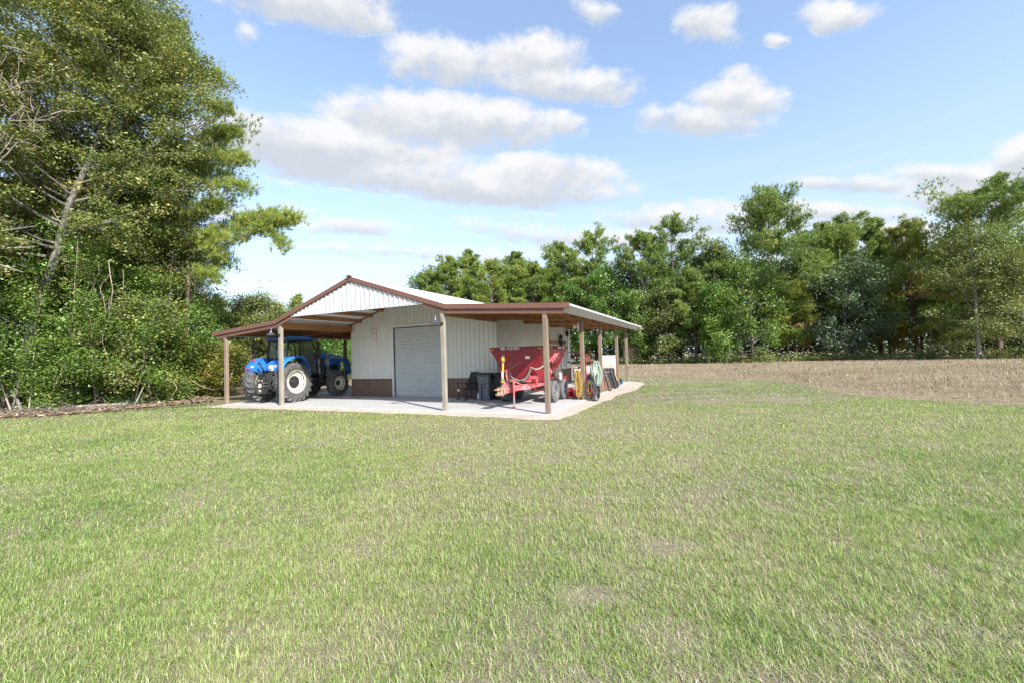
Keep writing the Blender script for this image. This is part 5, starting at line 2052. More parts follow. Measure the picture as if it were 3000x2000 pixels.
# white box spreader on a cream frame
sb = thing('seed_box', 'white square box hopper on a cream frame near the fourth right hand post', 'hopper', BL(-0.58, 11.0), YAW + R(2))
w = MB()
w.b2(-0.38, 0.38, -0.36, 0.36, 1.08, 1.62)
obj('box', w, M_LABEL, sb, bevel=0.012)
w = MB()
w.hexa([(-0.12, -0.12, 0.55), (0.12, -0.12, 0.55), (0.12, 0.12, 0.55), (-0.12, 0.12, 0.55)], [(-0.36, -0.34, 1.078), (0.36, -0.34, 1.078), (0.36, 0.34, 1.078), (-0.36, 0.34, 1.078)])
obj('funnel', w, M_WPAINT, sb)
w = MB()
for x in (-0.36, 0.36):
    for y in (-0.34, 0.34):
        w.beam((x, y, 0.0), (x, y, 1.07), 0.05, 0.05)
    w.beam((x, -0.34, 0.95), (x, 0.34, 0.25), 0.04, 0.04)
w.beam((-0.34, -0.345, 0.92), (0.34, -0.345, 0.40), 0.05, 0.07, (0, 1, 0))
w.beam((-0.36, -0.34, 1.0), (0.36, -0.34, 1.0), 0.05, 0.06)
w.beam((-0.36, 0.34, 1.0), (0.36, 0.34, 1.0), 0.05, 0.06)
obj('frame', w, M_WPAINT, sb, bevel=0.004)
# small wheeled tool at the end of the row
cw = thing('wheeled_edger', 'small wheeled tool with blue hubs at the end of the leaning plates', 'edger', BL(-0.05, 11.75), YAW)
for y in (-0.16, 0.16):
    w = MB()
    w.lathe([(0.08, -0.03), (0.115, -0.025), (0.12, 0), (0.115, 0.025), (0.08, 0.03)], (0.05, y, 0.12), 'x', 18, True)
    wl = obj('wheel', w, M_BINBLK, cw, smooth=40)
    w = MB()
    w.cyl((0.02, y, 0.12), (0.085, y, 0.12), 0.082, 16)
    obj('hub', w, M_DBLUE, wl, smooth=40)
w = MB()
w.b2(-0.16, 0.02, -0.14, 0.14, 0.10, 0.34)
w.beam((-0.1, 0, 0.3), (-0.42, 0.0, 0.9), 0.03, 0.03)
obj('body', w, M_BLK, cw, bevel=0.015)

# --- implement lying behind the tractor
im = thing('red_implement', 'red steel boom with a grey wheel lying behind the tractor', 'implement', BL(-17.3, 5.2, GZ), YAW + R(10))
w = MB()
w.cyl((-0.35, 0, 0.72), (1.2, 0.1, 0.74), 0.07, 14)
w.b2(0.9, 1.0, 0.0, 0.1, 0.0, 0.70)
obj('boom', w, M_PINK, im, smooth=50)
w = MB()
w.lathe([(0.12, -0.07), (0.24, -0.08), (0.27, 0), (0.24, 0.08), (0.12, 0.07)], (-0.35, 0.05, 0.27), 'x', 24, True)
obj('wheel', w, M_GREYTYRE, im, smooth=40)
w = MB()
w.b2(-0.30, -0.10, -0.10, 0.12, 0.18, 0.70)
obj('bracket', w, M_CAST, im, bevel=0.01)

# --- small tan shed across the field
p = gpt(1846, 1062)
shd = thing('small_shed', 'small tan shed at the far side of the field behind the last post', 'shed', (18.3, 65.5, GZ), R(-12))
w = MB()
w.b2(-1.1, 1.1, -0.8, 0.8, 0.9, 2.5)
obj('wall', w, simple('tan_board', (0.42, 0.31, 0.24), 0.8, 0, 0.1, 2), shd)
w = MB()
w.prism([(-1.05, 2.45), (1.05, 2.45), (0.0, 3.15)], -1.3, 1.3, 'x')
obj('roof', w, simple('tan_roof', (0.46, 0.36, 0.29), 0.7, 0, 0.1, 2), shd)
for x in (-1.0, 1.0):
    for y in (-0.7, 0.7):
        w = MB()
        w.b2(x - 0.06, x + 0.06, y - 0.06, y + 0.06, 0.0, 0.9)
        obj('leg', w, M_POST2, shd)
# ================================================================ trees and shrubs
G_OAK = [(0.0, (0.036, 0.062, 0.013)), (0.35, (0.112, 0.160, 0.032)), (0.65, (0.225, 0.260, 0.066)), (0.88, (0.32, 0.325, 0.100)), (1.0, (0.42, 0.34, 0.095))]
G_SHRUB = [(0.0, (0.028, 0.070, 0.011)), (0.4, (0.084, 0.170, 0.022)), (0.75, (0.170, 0.270, 0.036)), (0.93, (0.270, 0.360, 0.055)), (1.0, (0.40, 0.38, 0.06))]
G_BRIGHT = [(0.0, (0.046, 0.108, 0.014)), (0.5, (0.120, 0.245, 0.034)), (0.85, (0.225, 0.36, 0.052)), (1.0, (0.38, 0.44, 0.08))]
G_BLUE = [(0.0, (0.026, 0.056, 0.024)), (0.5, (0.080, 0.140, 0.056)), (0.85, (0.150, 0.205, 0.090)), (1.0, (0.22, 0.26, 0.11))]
G_YELLOW = [(0.0, (0.05, 0.08, 0.014)), (0.45, (0.13, 0.17, 0.03)), (0.8, (0.27, 0.27, 0.045)), (1.0, (0.42, 0.30, 0.06))]
G_PINE = [(0.0, (0.055, 0.108, 0.022)), (0.45, (0.160, 0.258, 0.050)), (0.8, (0.315, 0.380, 0.074)), (0.93, (0.45, 0.42, 0.085)), (1.0, (0.34, 0.20, 0.07))]
G_PINEB = [(0.0, (0.058, 0.116, 0.020)), (0.4, (0.175, 0.265, 0.042)), (0.8, (0.35, 0.395, 0.064)), (0.93, (0.46, 0.42, 0.08)), (1.0, (0.34, 0.20, 0.07))]
L_OAK = leaf_mat('oak_leaves', G_OAK, 0.32, 0.05, 0.55)
L_SHRUB = leaf_mat('shrub_leaves', G_SHRUB, 0.35, 0.06, 0.5)
L_BRIGHT = leaf_mat('bright_leaves', G_BRIGHT, 0.40, 0.07)
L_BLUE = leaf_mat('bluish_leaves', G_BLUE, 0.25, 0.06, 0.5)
L_YELLOW = leaf_mat('yellow_leaves', G_YELLOW, 0.42, 0.05)
L_PINE = leaf_mat('pine_needles', G_PINE, 0.22, 0.05, 0.5)
L_PINEB = leaf_mat('young_pine_needles', G_PINEB, 0.25, 0.05, 0.5)


def bark(name, a, b, rough=0.95):
    m, N, out = new_mat(name)
    tc = N.n('ShaderNodeTexCoord').outputs['Object']
    v = N.mapping(tc, (9, 9, 2.2))
    f = N.noise(v, 1.0, 7, 0.7, dist=0.6)
    g = N.noise(tc, 1.1, 5, 0.6)
    c = N.mix(N.maprange(f, 0.38, 0.62), a, b)
    c = N.mix(N.maprange(g, 0.45, 0.65, 0, 0.5), c, tuple(x * 0.6 for x in a))
    p = N.n('ShaderNodeBsdfPrincipled', i_Roughness=rough)
    p.inputs['Specular IOR Level'].default_value = 0.15
    N.link(c, p.inputs['Base Color'])
    bp = N.n('ShaderNodeBump', i_Strength=0.8, i_Distance=0.03)
    N.link(f, bp.inputs['Height'])
    N.link(bp.outputs[0], p.inputs['Normal'])
    N.link(p.outputs[0], out.inputs[0])
    return m


K_OAK = bark('grey_bark', (0.10, 0.085, 0.07), (0.30, 0.28, 0.25))
K_PALE = bark('pale_bark', (0.24, 0.22, 0.19), (0.50, 0.47, 0.43))
K_MOTTLED = bark('mottled_bark', (0.055, 0.05, 0.045), (0.30, 0.285, 0.26))
K_PINE = bark('pine_bark', (0.10, 0.07, 0.055), (0.24, 0.18, 0.145))
K_TWIG = bark('dry_twig', (0.26, 0.21, 0.175), (0.44, 0.38, 0.33))
K_VINE = bark('vine_bark', (0.28, 0.20, 0.16), (0.42, 0.33, 0.28))


def leaves_from(centres, dirs, per, spread, size, rng, flat=0.6, stretch=1.3, tint0=None, tsd=0.11):
    """leaf quads scattered about twig ends; returns verts (4 per leaf) and tint"""
    n = len(centres)
    C_ = np.repeat(centres, per, axis=0)
    D_ = np.repeat(dirs, per, axis=0)
    N = len(C_)
    off = rng.normal(0, 1, (N, 3)) * spread
    along = (rng.random((N, 1)) - 0.35) * spread * 2.2 * stretch
    off[:, 2] *= flat
    c = C_ + off + D_ * along
    nrm = rng.normal(0, 1, (N, 3)) * 0.62
    nrm[:, 2] += 0.9
    nrm[:, 1] -= 0.25
    nrm = unit(nrm)
    a = unit(np.cross(nrm, rng.normal(0, 1, (N, 3))))
    b = np.cross(nrm, a)
    s = size * (0.6 + 0.8 * rng.random((N, 1)))
    ln, wd = s, s * (0.42 + 0.2 * rng.random((N, 1)))
    droop = nrm * (-0.12 * s)
    v = np.stack([c - a * ln * 0.5, c + b * wd * 0.5 + droop * 0.2, c + a * ln * 0.5 + droop, c - b * wd * 0.5 + droop * 0.2], axis=1).reshape(-1, 3)
    base = 0.45 if tint0 is None else tint0
    ct = np.repeat(rng.normal(base, 0.16, n), per)
    t = np.clip(ct + rng.normal(0, tsd, N), 0, 1)
    hot = rng.random(N) < 0.006
    t[hot] = 1.0
    return v, t


def broadleaf(rng, H, base, R0, r, lean=(0, 0), nl=18, nsub=5, ntw=4, per=40, leaf=0.10, spread=0.30, top=1.0, flat=0.6, tint=0.45, round_=1.0, trunk_to=0.8, twigs=True, stems=1):
    """returns trunk MB, leaf verts, tints.  base = crown base height, R0 = crown radius, r = trunk radius"""
    tk = MB()
    cen, dr = [], []
    for si in range(stems):
        sx, sy = (0, 0) if stems == 1 else (rng.normal(0, 0.25), rng.normal(0, 0.25))
        k = 7
        pts = []
        for i in range(k + 1):
            t = i / k
            pts.append((sx * (1 + t * 3) + lean[0] * t ** 1.3 + rng.normal(0, 0.06) * t * H * 0.12, sy * (1 + t * 3) + lean[1] * t ** 1.3 + rng.normal(0, 0.06) * t * H * 0.12, H * trunk_to * t))
        rad = [r * (1.25 if i == 0 else 1) * (1 - 0.8 * i / k) / math.sqrt(stems) + 0.006 for i in range(k + 1)]
        tk.tube(pts, rad, 9)
        P = np.array(pts)
        for j in range(nl // stems):
            t = (j + rng.random()) / (nl // stems)
            z = base + (H * trunk_to - base) * t
            f = z / (H * trunk_to) * k
            i0 = min(k - 1, int(f))
            p = P[i0] + (P[i0 + 1] - P[i0]) * (f - i0)
            aa = j * 2.4 + rng.random() * 1.2
            prof = math.sin(math.pi * min(0.98, 0.18 + 0.72 * t)) ** (0.7 * round_)
            L = R0 * prof * (0.75 + 0.5 * rng.random())
            e = R(5 + 60 * t ** 1.4 + rng.normal(0, 8))
            d = (math.cos(aa) * math.cos(e), math.sin(aa) * math.cos(e), math.sin(e))
            lp = limb(rng, p, d, L, 5, 0.3, 0.15)
            rr = max(0.012, r * 0.34 * (1 - 0.6 * t) / math.sqrt(stems))
            tk.tube(lp, [rr * (1 - 0.16 * q) for q in range(6)], 6, False)
            for s in range(nsub):
                q = 0.3 + 0.7 * (s + rng.random()) / nsub
                fi = q * 5
                i1 = min(4, int(fi))
                sp = lp[i1] + (lp[i1 + 1] - lp[i1]) * (fi - i1)
                sd = unit(lp[i1 + 1] - lp[i1]) + rng.normal(0, 0.65, 3)
                sd[2] = sd[2] * 0.5 + 0.08
                sd = unit(sd)
                SL = R0 * (0.22 + 0.22 * rng.random())
                sl = limb(rng, sp, sd, SL, 3, 0.3, 0.1)
                if twigs:
                    tk.tube(sl, [rr * 0.4, rr * 0.3, rr * 0.22, rr * 0.12], 4, False)
                for w in range(ntw):
                    u = 0.35 + 0.65 * rng.random()
                    fi = u * 3
                    i2 = min(2, int(fi))
                    c = sl[i2] + (sl[i2 + 1] - sl[i2]) * (fi - i2) + rng.normal(0, spread * 0.8, 3)
                    cen.append(c)
                    dr.append(unit(sl[i2 + 1] - sl[i2] + rng.normal(0, 0.3, 3)))
    v, t = leaves_from(np.array(cen), np.array(dr), per, spread, leaf, rng, flat, 1.3, tint)
    return tk, v, t


def tufts(cen, dirs, n, length, width, rng, tint, spread=0.9):
    """needle bundles: n thin triangles fanning forward from every twig end"""
    N = len(cen) * n
    C_ = np.repeat(cen, n, axis=0)
    D_ = np.repeat(dirs, n, axis=0)
    d = unit(D_ + rng.normal(0, 1, (N, 3)) * spread * 0.62)
    L = length * (0.65 + 0.5 * rng.random((N, 1)))
    s = unit(np.cross(d, rng.normal(0, 1, (N, 3))))
    b = C_ - D_ * rng.random((N, 1)) * length * 0.5
    v = np.stack([b - s * width / 2, b + s * width / 2, b + d * L], axis=1).reshape(-1, 3)
    t = np.clip(np.repeat(tint, n) + rng.normal(0, 0.10, N), 0, 1)
    return v, t


def pine(rng, H, hb, R0, r, nb=46, ntuft=16, needles=12, nlen=0.30, nwid=0.030, tint=0.45, crown='cone', lean=(0, 0), dead=0.06, sub=3):
    tk = MB()
    k = 8
    pts = [(lean[0] * (i / k) ** 1.2 + rng.normal(0, 0.05) * i * 0.35, lean[1] * (i / k) ** 1.2 + rng.normal(0, 0.05) * i * 0.35, H * 0.98 * i / k) for i in range(k + 1)]
    tk.tube(pts, [r * (1.2 if i == 0 else 1) * (1 - 0.9 * i / k) + 0.01 for i in range(k + 1)], 8)
    P = np.array(pts)
    cen, dr, tn = [], [], []
    for j in range(nb):
        t = (j + rng.random() * 0.8) / nb
        z = hb + (H - hb) * t
        f = min(k - 0.001, z / (H * 0.98) * k)
        i0 = int(f)
        p = P[i0] + (P[i0 + 1] - P[i0]) * (f - i0)
        aa = j * 2.39996 + rng.normal(0, 0.5)
        if crown == 'cone':
            prof = (1 - t) ** 0.75 * (0.55 + 0.45 * min(1, t * 6)) + 0.10
        elif crown == 'full':
            prof = (1 - t) ** 0.48 * (0.5 + 0.5 * min(1, t * 4)) * (0.72 + 0.5 * rng.random()) + 0.08
        elif crown == 'round':
            prof = math.sqrt(max(0.02, 1 - (2 * t - 0.85) ** 2)) * 0.95 + 0.06
        else:
            prof = (0.35 + 0.65 * math.sin(math.pi * min(1, 0.15 + 0.8 * t))) * (0.6 + 0.6 * rng.random())
        L = R0 * prof * (0.6 + 0.6 * rng.random())
        e = R(-8 + 62 * t + rng.normal(0, 9))
        d = np.array((math.cos(aa) * math.cos(e), math.sin(aa) * math.cos(e), math.sin(e)))
        lp = limb(rng, p, d, L, 4, 0.22, 0.45)
        rr = max(0.014, r * 0.22 * (1 - 0.5 * t))
        tk.tube(lp, [rr * (1 - 0.2 * q) for q in range(5)], 5, False)
        bt = rng.normal(tint + 0.10 * (t - 0.4), 0.09)
        isdead = t < 0.3 and rng.random() < dead * 3
        m = max(4, int(ntuft * (0.35 + L / R0)))
        for s in range(sub):
            q = 0.45 + 0.55 * (s + 1) / sub
            fi = min(3.999, q * 4)
            i1 = int(fi)
            sp = lp[i1] + (lp[i1 + 1] - lp[i1]) * (fi - i1)
            sd = unit(unit(lp[i1 + 1] - lp[i1]) + rng.normal(0, 0.55, 3) + np.array((0, 0, 0.2)))
            SL = (0.25 + 0.16 * L) * (0.7 + 0.6 * rng.random())
            if s < sub - 1:
                tk.tube([sp, sp + sd * SL], [rr * 0.4, rr * 0.15], 4, False)
            mm = max(2, m // sub)
            u = rng.random((mm, 1)) ** 0.7
            c = sp + sd * SL * u + rng.normal(0, 1, (mm, 3)) * np.array((0.20, 0.20, 0.075)) * (0.6 + 0.35 * L)
            cen.append(c)
            dd = unit(sd * 0.7 + rng.normal(0, 0.45, (mm, 3)) + np.array((0, 0, 0.65)))
            dr.append(dd)
            tn.append(np.full(mm, 1.0 if isdead else bt) + rng.normal(0, 0.06, mm))
    cen, dr, tn = np.concatenate(cen), np.concatenate(dr), np.concatenate(tn)
    v, t = tufts(cen, dr, needles, nlen, nwid, rng, tn)
    return tk, v, t


def plant(name, label, cat, loc, built, nv, leafm, barkm, group=None, rotz=0.0, part='trunk'):
    tk, v, t = built
    o = thing(name, label, cat, loc, rotz, group)
    if tk is not None and tk.v:
        obj(part, tk, barkm, o, smooth=60)
    soup('crown' if part == 'trunk' else 'foliage', v, nv, t, leafm, o)
    return o


def place(px, Y, z=GZ):
    p = at_depth(px, 1045, Y)
    return (p.x, Y, z)


def toph(px, py, Y):
    return at_depth(px, py, Y).z - GZ


GW = 'tall pines along the far tree line'
GB = 'broadleaf trees along the far tree line'
# --- far tree line behind the field: (px, depth, px-height of the top, crown radius, kind, seed, label)
FAR = [
    (1262, 88, 788, 4.2, 'pine_r', 1, 'small rounded pine at the left end of the trees above the white roof'),
    (1325, 86, 742, 4.8, 'pine_b', 2, 'bright green pine rising just right of the barn ridge'),
    (1388, 92, 712, 3.8, 'pine_r', 3, 'dark bluish pine poking up behind the bright pines above the white roof'),
    (1448, 84, 752, 5.4, 'pine_b', 4, 'yellow green bushy pine above the bend of the white roof'),
    (1522, 90, 722, 4.0, 'pine_r', 5, 'dark narrow pine whose top shows over the right lean-to'),
    (1566, 82, 772, 5.8, 'pine_b', 6, 'broad olive pine above the middle of the right lean-to fascia'),
    (1660, 82, 704, 5.0, 'pine_r', 7, 'dark pine with a bare lower trunk above the right end of the fascia'),
    (1748, 79, 684, 5.2, 'pine_s', 8, 'sparse dark pine with clumped boughs right of the fascia end'),
    (1893, 69, 662, 5.2, 'pine_r', 9, 'left one of the twin round headed pines beside the gutter end'),
    (1995, 68, 640, 6.0, 'pine_s', 10, 'right one of the twin round headed pines, with pale forked limbs'),
    (2105, 64, 718, 3.6, 'leaf_d', 11, 'dark broadleaf tree left of the tallest pine'),
    (2270, 60, 572, 8.6, 'pine_s2', 12, 'tallest pine with a wide layered crown right of the twin pines'),
    (2416, 59, 655, 4.6, 'pine_r', 13, 'green pine leaning on the right flank of the tallest pine'),
    (2500, 58, 640, 4.4, 'pine_s', 14, 'thin dark pine behind the rounded bluish tree'),
    (2584, 60, 624, 3.2, 'pine_c', 15, 'slender pine with a pointed tip standing highest between the two big pines'),
    (2690, 55, 652, 5.6, 'pine_o', 16, 'full pine with rusty lower boughs and a bare grey trunk at the field edge'),
    (2790, 56, 668, 4.0, 'pine_c', 17, 'pine squeezed between the rusty pine and the tall right pine'),
    (2930, 47, 540, 7.0, 'pine_r', 18, 'tall round topped pine at the right edge of the field'),
    (2870, 44, 705, 4.2, 'leaf_y', 19, 'olive broadleaf tree with pale limbs in front of the right pine'),
    (3010, 42, 760, 3.8, 'leaf_y', 20, 'olive broadleaf tree cut off at the right edge of the picture'),
    (1770, 72, 812, 4.6, 'leaf_l', 21, 'light green broadleaf tree right of the lean-to roof'),
    (1690, 76, 852, 3.8, 'leaf_l', 22, 'light green broadleaf tree partly behind the lean-to fascia'),
    (1860, 65, 878, 3.8, 'leaf_b', 23, 'grey green broadleaf tree below the left twin pine'),
    (1955, 62, 862, 3.4, 'leaf_d', 24, 'dark broadleaf tree below the right twin pine'),
    (2110, 57, 838, 2.6, 'leaf_g', 25, 'vivid green young tree at the field edge left of the tallest pine'),
    (2205, 56, 790, 4.4, 'leaf_b', 26, 'soft green rounded tree in front of the tallest pine trunk'),
    (2330, 57, 830, 3.6, 'pine_o', 27, 'low yellowish pine with rusty tips right of the soft green rounded tree'),
    (2482, 54, 806, 5.0, 'leaf_B', 28, 'large rounded bluish green tree reaching down to the field'),
    (2610, 57, 830, 3.2, 'pine_o', 29, 'young pine with browned needles right of the bluish tree'),
    (2800, 52, 850, 3.0, 'pine_c', 30, 'young green pine in the dark gap left of the olive broadleaf'),
    (2040, 60, 780, 3.4, 'pine_c', 31, 'green pine in the gap between twin pines and tallest pine'),
]
for (px, Y, ty, cr, kind, seed, label) in FAR:
    g = rg(1000 + seed)
    H = toph(px, ty, Y)
    loc = place(px, Y)
    if kind.startswith('pine'):
        kd = kind[5:]
        lm = L_PINEB if kd in ('b', 'o') else L_PINE
        crown = {'r': 'round', 'b': 'round', 's': 'open', 's2': 'full', 'c': 'full', 'o': 'full'}[kd]
        H *= 0.93
        hb = {'r': 0.28, 'b': 0.12, 's': 0.34, 's2': 0.28, 'c': 0.20, 'o': 0.16}[kd] * H
        nb = {'r': 64, 'b': 74, 's': 50, 's2': 74, 'c': 74, 'o': 80}[kd]
        b = pine(g, H, hb, cr, 0.10 + H * 0.009, nb, int((96 if kd not in ('s',) else 84) * (1.7 if seed in (12, 18) else 1)), 12, 0.44 * (Y / 60) ** 0.5, 0.05 * (Y / 60) ** 0.7, 0.50 if kd != 'o' else 0.58, crown, (g.normal(0, 0.5), g.normal(0, 0.5)), 0.12 if kd == 'o' else 0.04, sub=4)
        o = plant('pine_tree', label, 'pine tree', loc, b, 3, lm, K_PINE, GW)
    else:
        kd = kind[5:]
        lm = {'d': L_OAK, 'y': L_OAK, 'l': L_BRIGHT, 'b': L_SHRUB, 'g': L_BRIGHT, 'B': L_BLUE}[kd]
        tint = {'d': 0.48, 'y': 0.62, 'l': 0.55, 'b': 0.60, 'g': 0.72, 'B': 0.52}[kd]
        low = 0.07 if kd in ('B', 'b', 'g') else 0.14
        b = broadleaf(g, H, H * low, cr, 0.07 + H * 0.009, (0, 0), 28, 6, 5, 24, 0.26 * (Y / 60) ** 0.6, 0.36, tint=tint, trunk_to=0.9)
        o = plant('broadleaf_tree', label, 'tree', loc, b, 4, lm, K_PALE if kd == 'y' else K_OAK, GB)

# --- dark wood standing behind the named trees (reads as one mass)
def wood_mass(name, spots, seed, lm, leaf, per=9):
    g = rg(seed)
    V, T = [], []
    for (x, y, h, r) in spots:
        n = int(60 + h * 12)
        zz = g.random(n) ** 0.8 * h
        pr = np.sin(np.pi * np.clip(0.12 + 0.8 * zz / h, 0, 1)) ** 0.6
        a = g.random(n) * 2 * np.pi
        q = np.sqrt(g.random(n)) * r * pr
        c = np.stack([x + q * np.cos(a), y + q * np.sin(a), zz + GZ], axis=1)
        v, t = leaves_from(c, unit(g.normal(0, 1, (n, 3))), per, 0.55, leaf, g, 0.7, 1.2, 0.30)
        V.append(v)
        T.append(t)
    o = soup(name, np.concatenate(V), 4, np.concatenate(T), lm)
    return tag(o, kind='stuff')


spots = []
g = rg(77)
for i in range(46):
    px = 1230 + (3080 - 1230) * i / 45
    Y = np.interp(px, [1230, 1500, 1750, 1950, 2200, 2550, 2800, 3080], [96, 92, 84, 74, 66, 64, 60, 54]) + g.random() * 5
    h = toph(px, np.interp(px, [1230, 1600, 1900, 2200, 2700, 3080], [815, 790, 770, 760, 735, 705]) + g.normal(0, 16), Y)
    p = place(px, Y)
    spots.append((p[0], p[1], h, 3.4))
tag(wood_mass('far_wood', spots, 78, L_SHRUB, 0.5, 14), 'dark mass of woodland behind the named trees across the field', 'woodland')

# weeds and low bushes along the far edge of the field
V, T = [], []
g = rg(90)
for i in range(330):
    px = 1680 + (3060 - 1680) * g.random()
    Y = np.interp(px, [1680, 1850, 2150, 2550, 2950, 3060], [73, 64, 55, 52.5, 43, 41]) + g.normal(0, 0.7)
    p = place(px, Y)
    hh = 0.35 + 1.0 * g.random() ** 2
    n = 10
    c = np.array([p]) + g.normal(0, 1, (n, 3)) * np.array((0.28, 0.28, 0.0)) + np.array((0, 0, 1)) * (g.random((n, 1)) * hh)
    v, t = leaves_from(c, np.tile((0, 0, 1.0), (n, 1)), 5, 0.16, 0.2, g, 1.0, 1.6, 0.62)
    V.append(v)
    T.append(t)
tag(soup('weeds', np.concatenate(V), 4, np.concatenate(T), L_OAK), 'low weeds and bushes along the far edge of the field', 'weeds', kind='stuff')

# --- trees behind the barn on the left
GL = 'trees behind the barn on the left'
BACK = [
    (640, 40, 890, 2.6, 'pine', 41, 'light green pine sapling showing left of the lean-to roof'),
    (735, 38, 880, 2.3, 'leaf', 42, 'leafy dark tree nearest the left roof bend against the sky'),
    (800, 44, 898, 2.2, 'leaf', 43, 'lower leafy tree just left of the rising brown rake'),
    (872, 62, 872, 3.0, 'pine', 44, 'distant pine peeping over the left slope of the roof'),
    (700, 46, 940, 3.4, 'pine', 45, 'pale green pine seen beneath the lean-to between left post and tractor'),
    (790, 50, 940, 3.6, 'pine', 46, 'pine seen through the tractor cab rear window'),
    (880, 46, 960, 3.4, 'leafb', 47, 'bright leafy tree seen through the tractor cab'),
    (965, 44, 965, 3.0, 'leafb', 48, 'bright leafy tree seen between the tractor and the barn wall'),
    (1040, 52, 930, 3.6, 'pine', 49, 'pine half hidden by the left corner of the barn wall'),
    (610, 50, 905, 3.4, 'leaf', 50, 'dark tree behind the light green sapling'),
    (570, 36, 980, 2.6, 'leafb', 51, 'bright bushy tree at the back of the left lane'),
]
for (px, Y, ty, cr, kind, seed, label) in BACK:
    g = rg(2000 + seed)
    H = toph(px, ty, Y)
    if kind == 'pine':
        b = pine(g, H, H * 0.10, cr, 0.07 + H * 0.008, 60, 46, 12, 0.38, 0.036, 0.60, 'cone', dead=0.05, sub=4)
        plant('pine_tree', label, 'pine tree', place(px, Y), b, 3, L_PINEB, K_PINE, GL)
    else:
        b = broadleaf(g, H, H * 0.10, cr, 0.07 + H * 0.009, (0, 0), 26, 6, 5, 22, 0.18, 0.30, tint=0.54 if kind == 'leafb' else 0.58, trunk_to=0.9)
        plant('broadleaf_tree', label, 'tree', place(px, Y), b, 4, L_BRIGHT if kind == 'leafb' else L_OAK, K_OAK, GL)
spots = []
g = rg(79)
for i in range(26):
    px = 380 + (1130 - 380) * i / 25
    Y = 58 + g.random() * 8
    h = toph(px, np.interp(px, [380, 640, 860, 1130], [860, 925, 945, 940]) + g.normal(0, 14), Y)
    p = place(px, Y)
    spots.append((p[0], p[1], h, 3.2))
tag(wood_mass('back_wood', spots, 80, L_SHRUB, 0.42, 14), 'green woodland behind the barn seen under the left lean-to roof', 'woodland')

# --- the near wood on the left
GN = 'tall trees of the near wood on the left'
NEAR = [
    # px, Y, H, crown base, crown radius, trunk r, lean, limbs, leaves/twig, leaf, tint, seed, bark, label
    (-260, 20.8, 26, 6.0, 6.2, 0.30, (1.4, 0.4), 48, 40, 0.125, 0.58, 61, K_OAK, 'olive leaved tree at the left edge with a grey tangle of bare twigs'),
    (45, 22.0, 22, 7.6, 5.8, 0.27, (5.6, 0.6), 50, 46, 0.12, 0.60, 62, K_MOTTLED, 'mottled grey trunked tree leaning right out of the undergrowth'),
    (330, 27.0, 28, 5.5, 5.4, 0.28, (0.9, 0), 38, 28, 0.12, 0.60, 63, K_PALE, 'tall tree with pale upper limbs showing against the blue sky'),
    (150, 28.0, 29, 6.0, 5.4, 0.26, (0.5, 0), 32, 26, 0.125, 0.42, 64, K_OAK, 'tall dark tree filling the top left corner behind the leaning trunk'),
    (415, 26.0, 16.5, 3.2, 3.7, 0.18, (0.6, -0.3), 34, 34, 0.115, 0.50, 65, K_OAK, 'mid height green tree in the middle of the near wood'),
    (250, 26.0, 16.5, 4.6, 4.8, 0.2, (0.6, -0.3), 36, 38, 0.12, 0.64, 66, K_OAK, 'lower sunlit olive tree in front of the tall pale limbed tree'),
    (478, 30.0, 16.5, 2.6, 3.1, 0.17, (0.4, 0), 30, 30, 0.13, 0.34, 67, K_OAK, 'dark dense tree at the right flank of the near wood'),
]
for (px, Y, H, cb, cr, tr_, lean, nl, per, lf, tint, seed, bk, label) in NEAR:
    b = broadleaf(rg(3000 + seed), H, cb, cr, tr_, lean, nl, 7, 5, int(per * 1.7), lf * 1.15, 0.27, flat=0.45, tint=tint, trunk_to=0.86)
    plant('broadleaf_tree', label, 'tree', place(px, Y), b, 4, L_SHRUB if seed in (65,) else L_OAK, bk, GN)
b = broadleaf(rg(3101), toph(500, 590, 25.5), 2.8, 2.7, 0.10, (0.5, 0), 24, 6, 4, 26, 0.125, 0.28, tint=0.50, trunk_to=0.9)
plant('broadleaf_tree', 'yellowing slender tree at the right front of the near wood', 'tree', place(487, 25.5), b, 4, L_YELLOW, K_OAK, GN)
# big pine behind, its boughs reaching out to the right
g = rg(3201)
b = pine(g, 24.5, 5.0, 4.3, 0.27, 84, 90, 20, 0.34, 0.02, 0.34, 'round', (0.5, 0), 0.03, sub=6)
plant('pine_tree', 'tall pine behind the near wood with boughs against the clouds', 'pine tree', place(500, 27.5), b, 3, L_PINE, K_PINE, GN)


def bough(mbk, g, pts, r, ntuft, nlen=0.30, spread=(0.35, 0.35, 0.16), t0=0.5):
    mbk.tube(pts, [r * (1 - 0.75 * i / (len(pts) - 1)) for i in range(len(pts))], 6, False)
    P = np.array(pts)
    u = g.random(ntuft) ** 0.6 * (len(pts) - 1.001)
    i = u.astype(int)
    c = P[i] + (P[i + 1] - P[i]) * (u - i)[:, None] + g.normal(0, 1, (ntuft, 3)) * np.array(spread) + np.array((0, 0, 0.15))
    d = unit(unit(P[i + 1] - P[i]) * 0.6 + g.normal(0, 0.4, (ntuft, 3)) + np.array((0, 0, 0.75)))
    return c, d, np.clip(g.normal(t0, 0.12, ntuft), 0, 0.92)


# second pine with the long bough that hangs over the barn side
Yb = 25.0
o = thing('pine_tree', 'pine with one long needle bough stretched out over the left lean-to', 'pine tree', place(545, 26.0), 0, GN)
ox, oy, oz = o.location
tk = MB()
g = rg(3301)
Hh = toph(560, 560, 26)
tk.tube([(0, 0, 0), (0.15, 0, Hh * 0.5), (0.3, 0, Hh)], [0.17, 0.12, 0.03], 8)
cs, ds, ts = [], [], []


def W2L(px, py, Y):
    p = at_depth(px, py, Y)
    return np.array((p.x - ox, p.y - oy, p.z - oz))


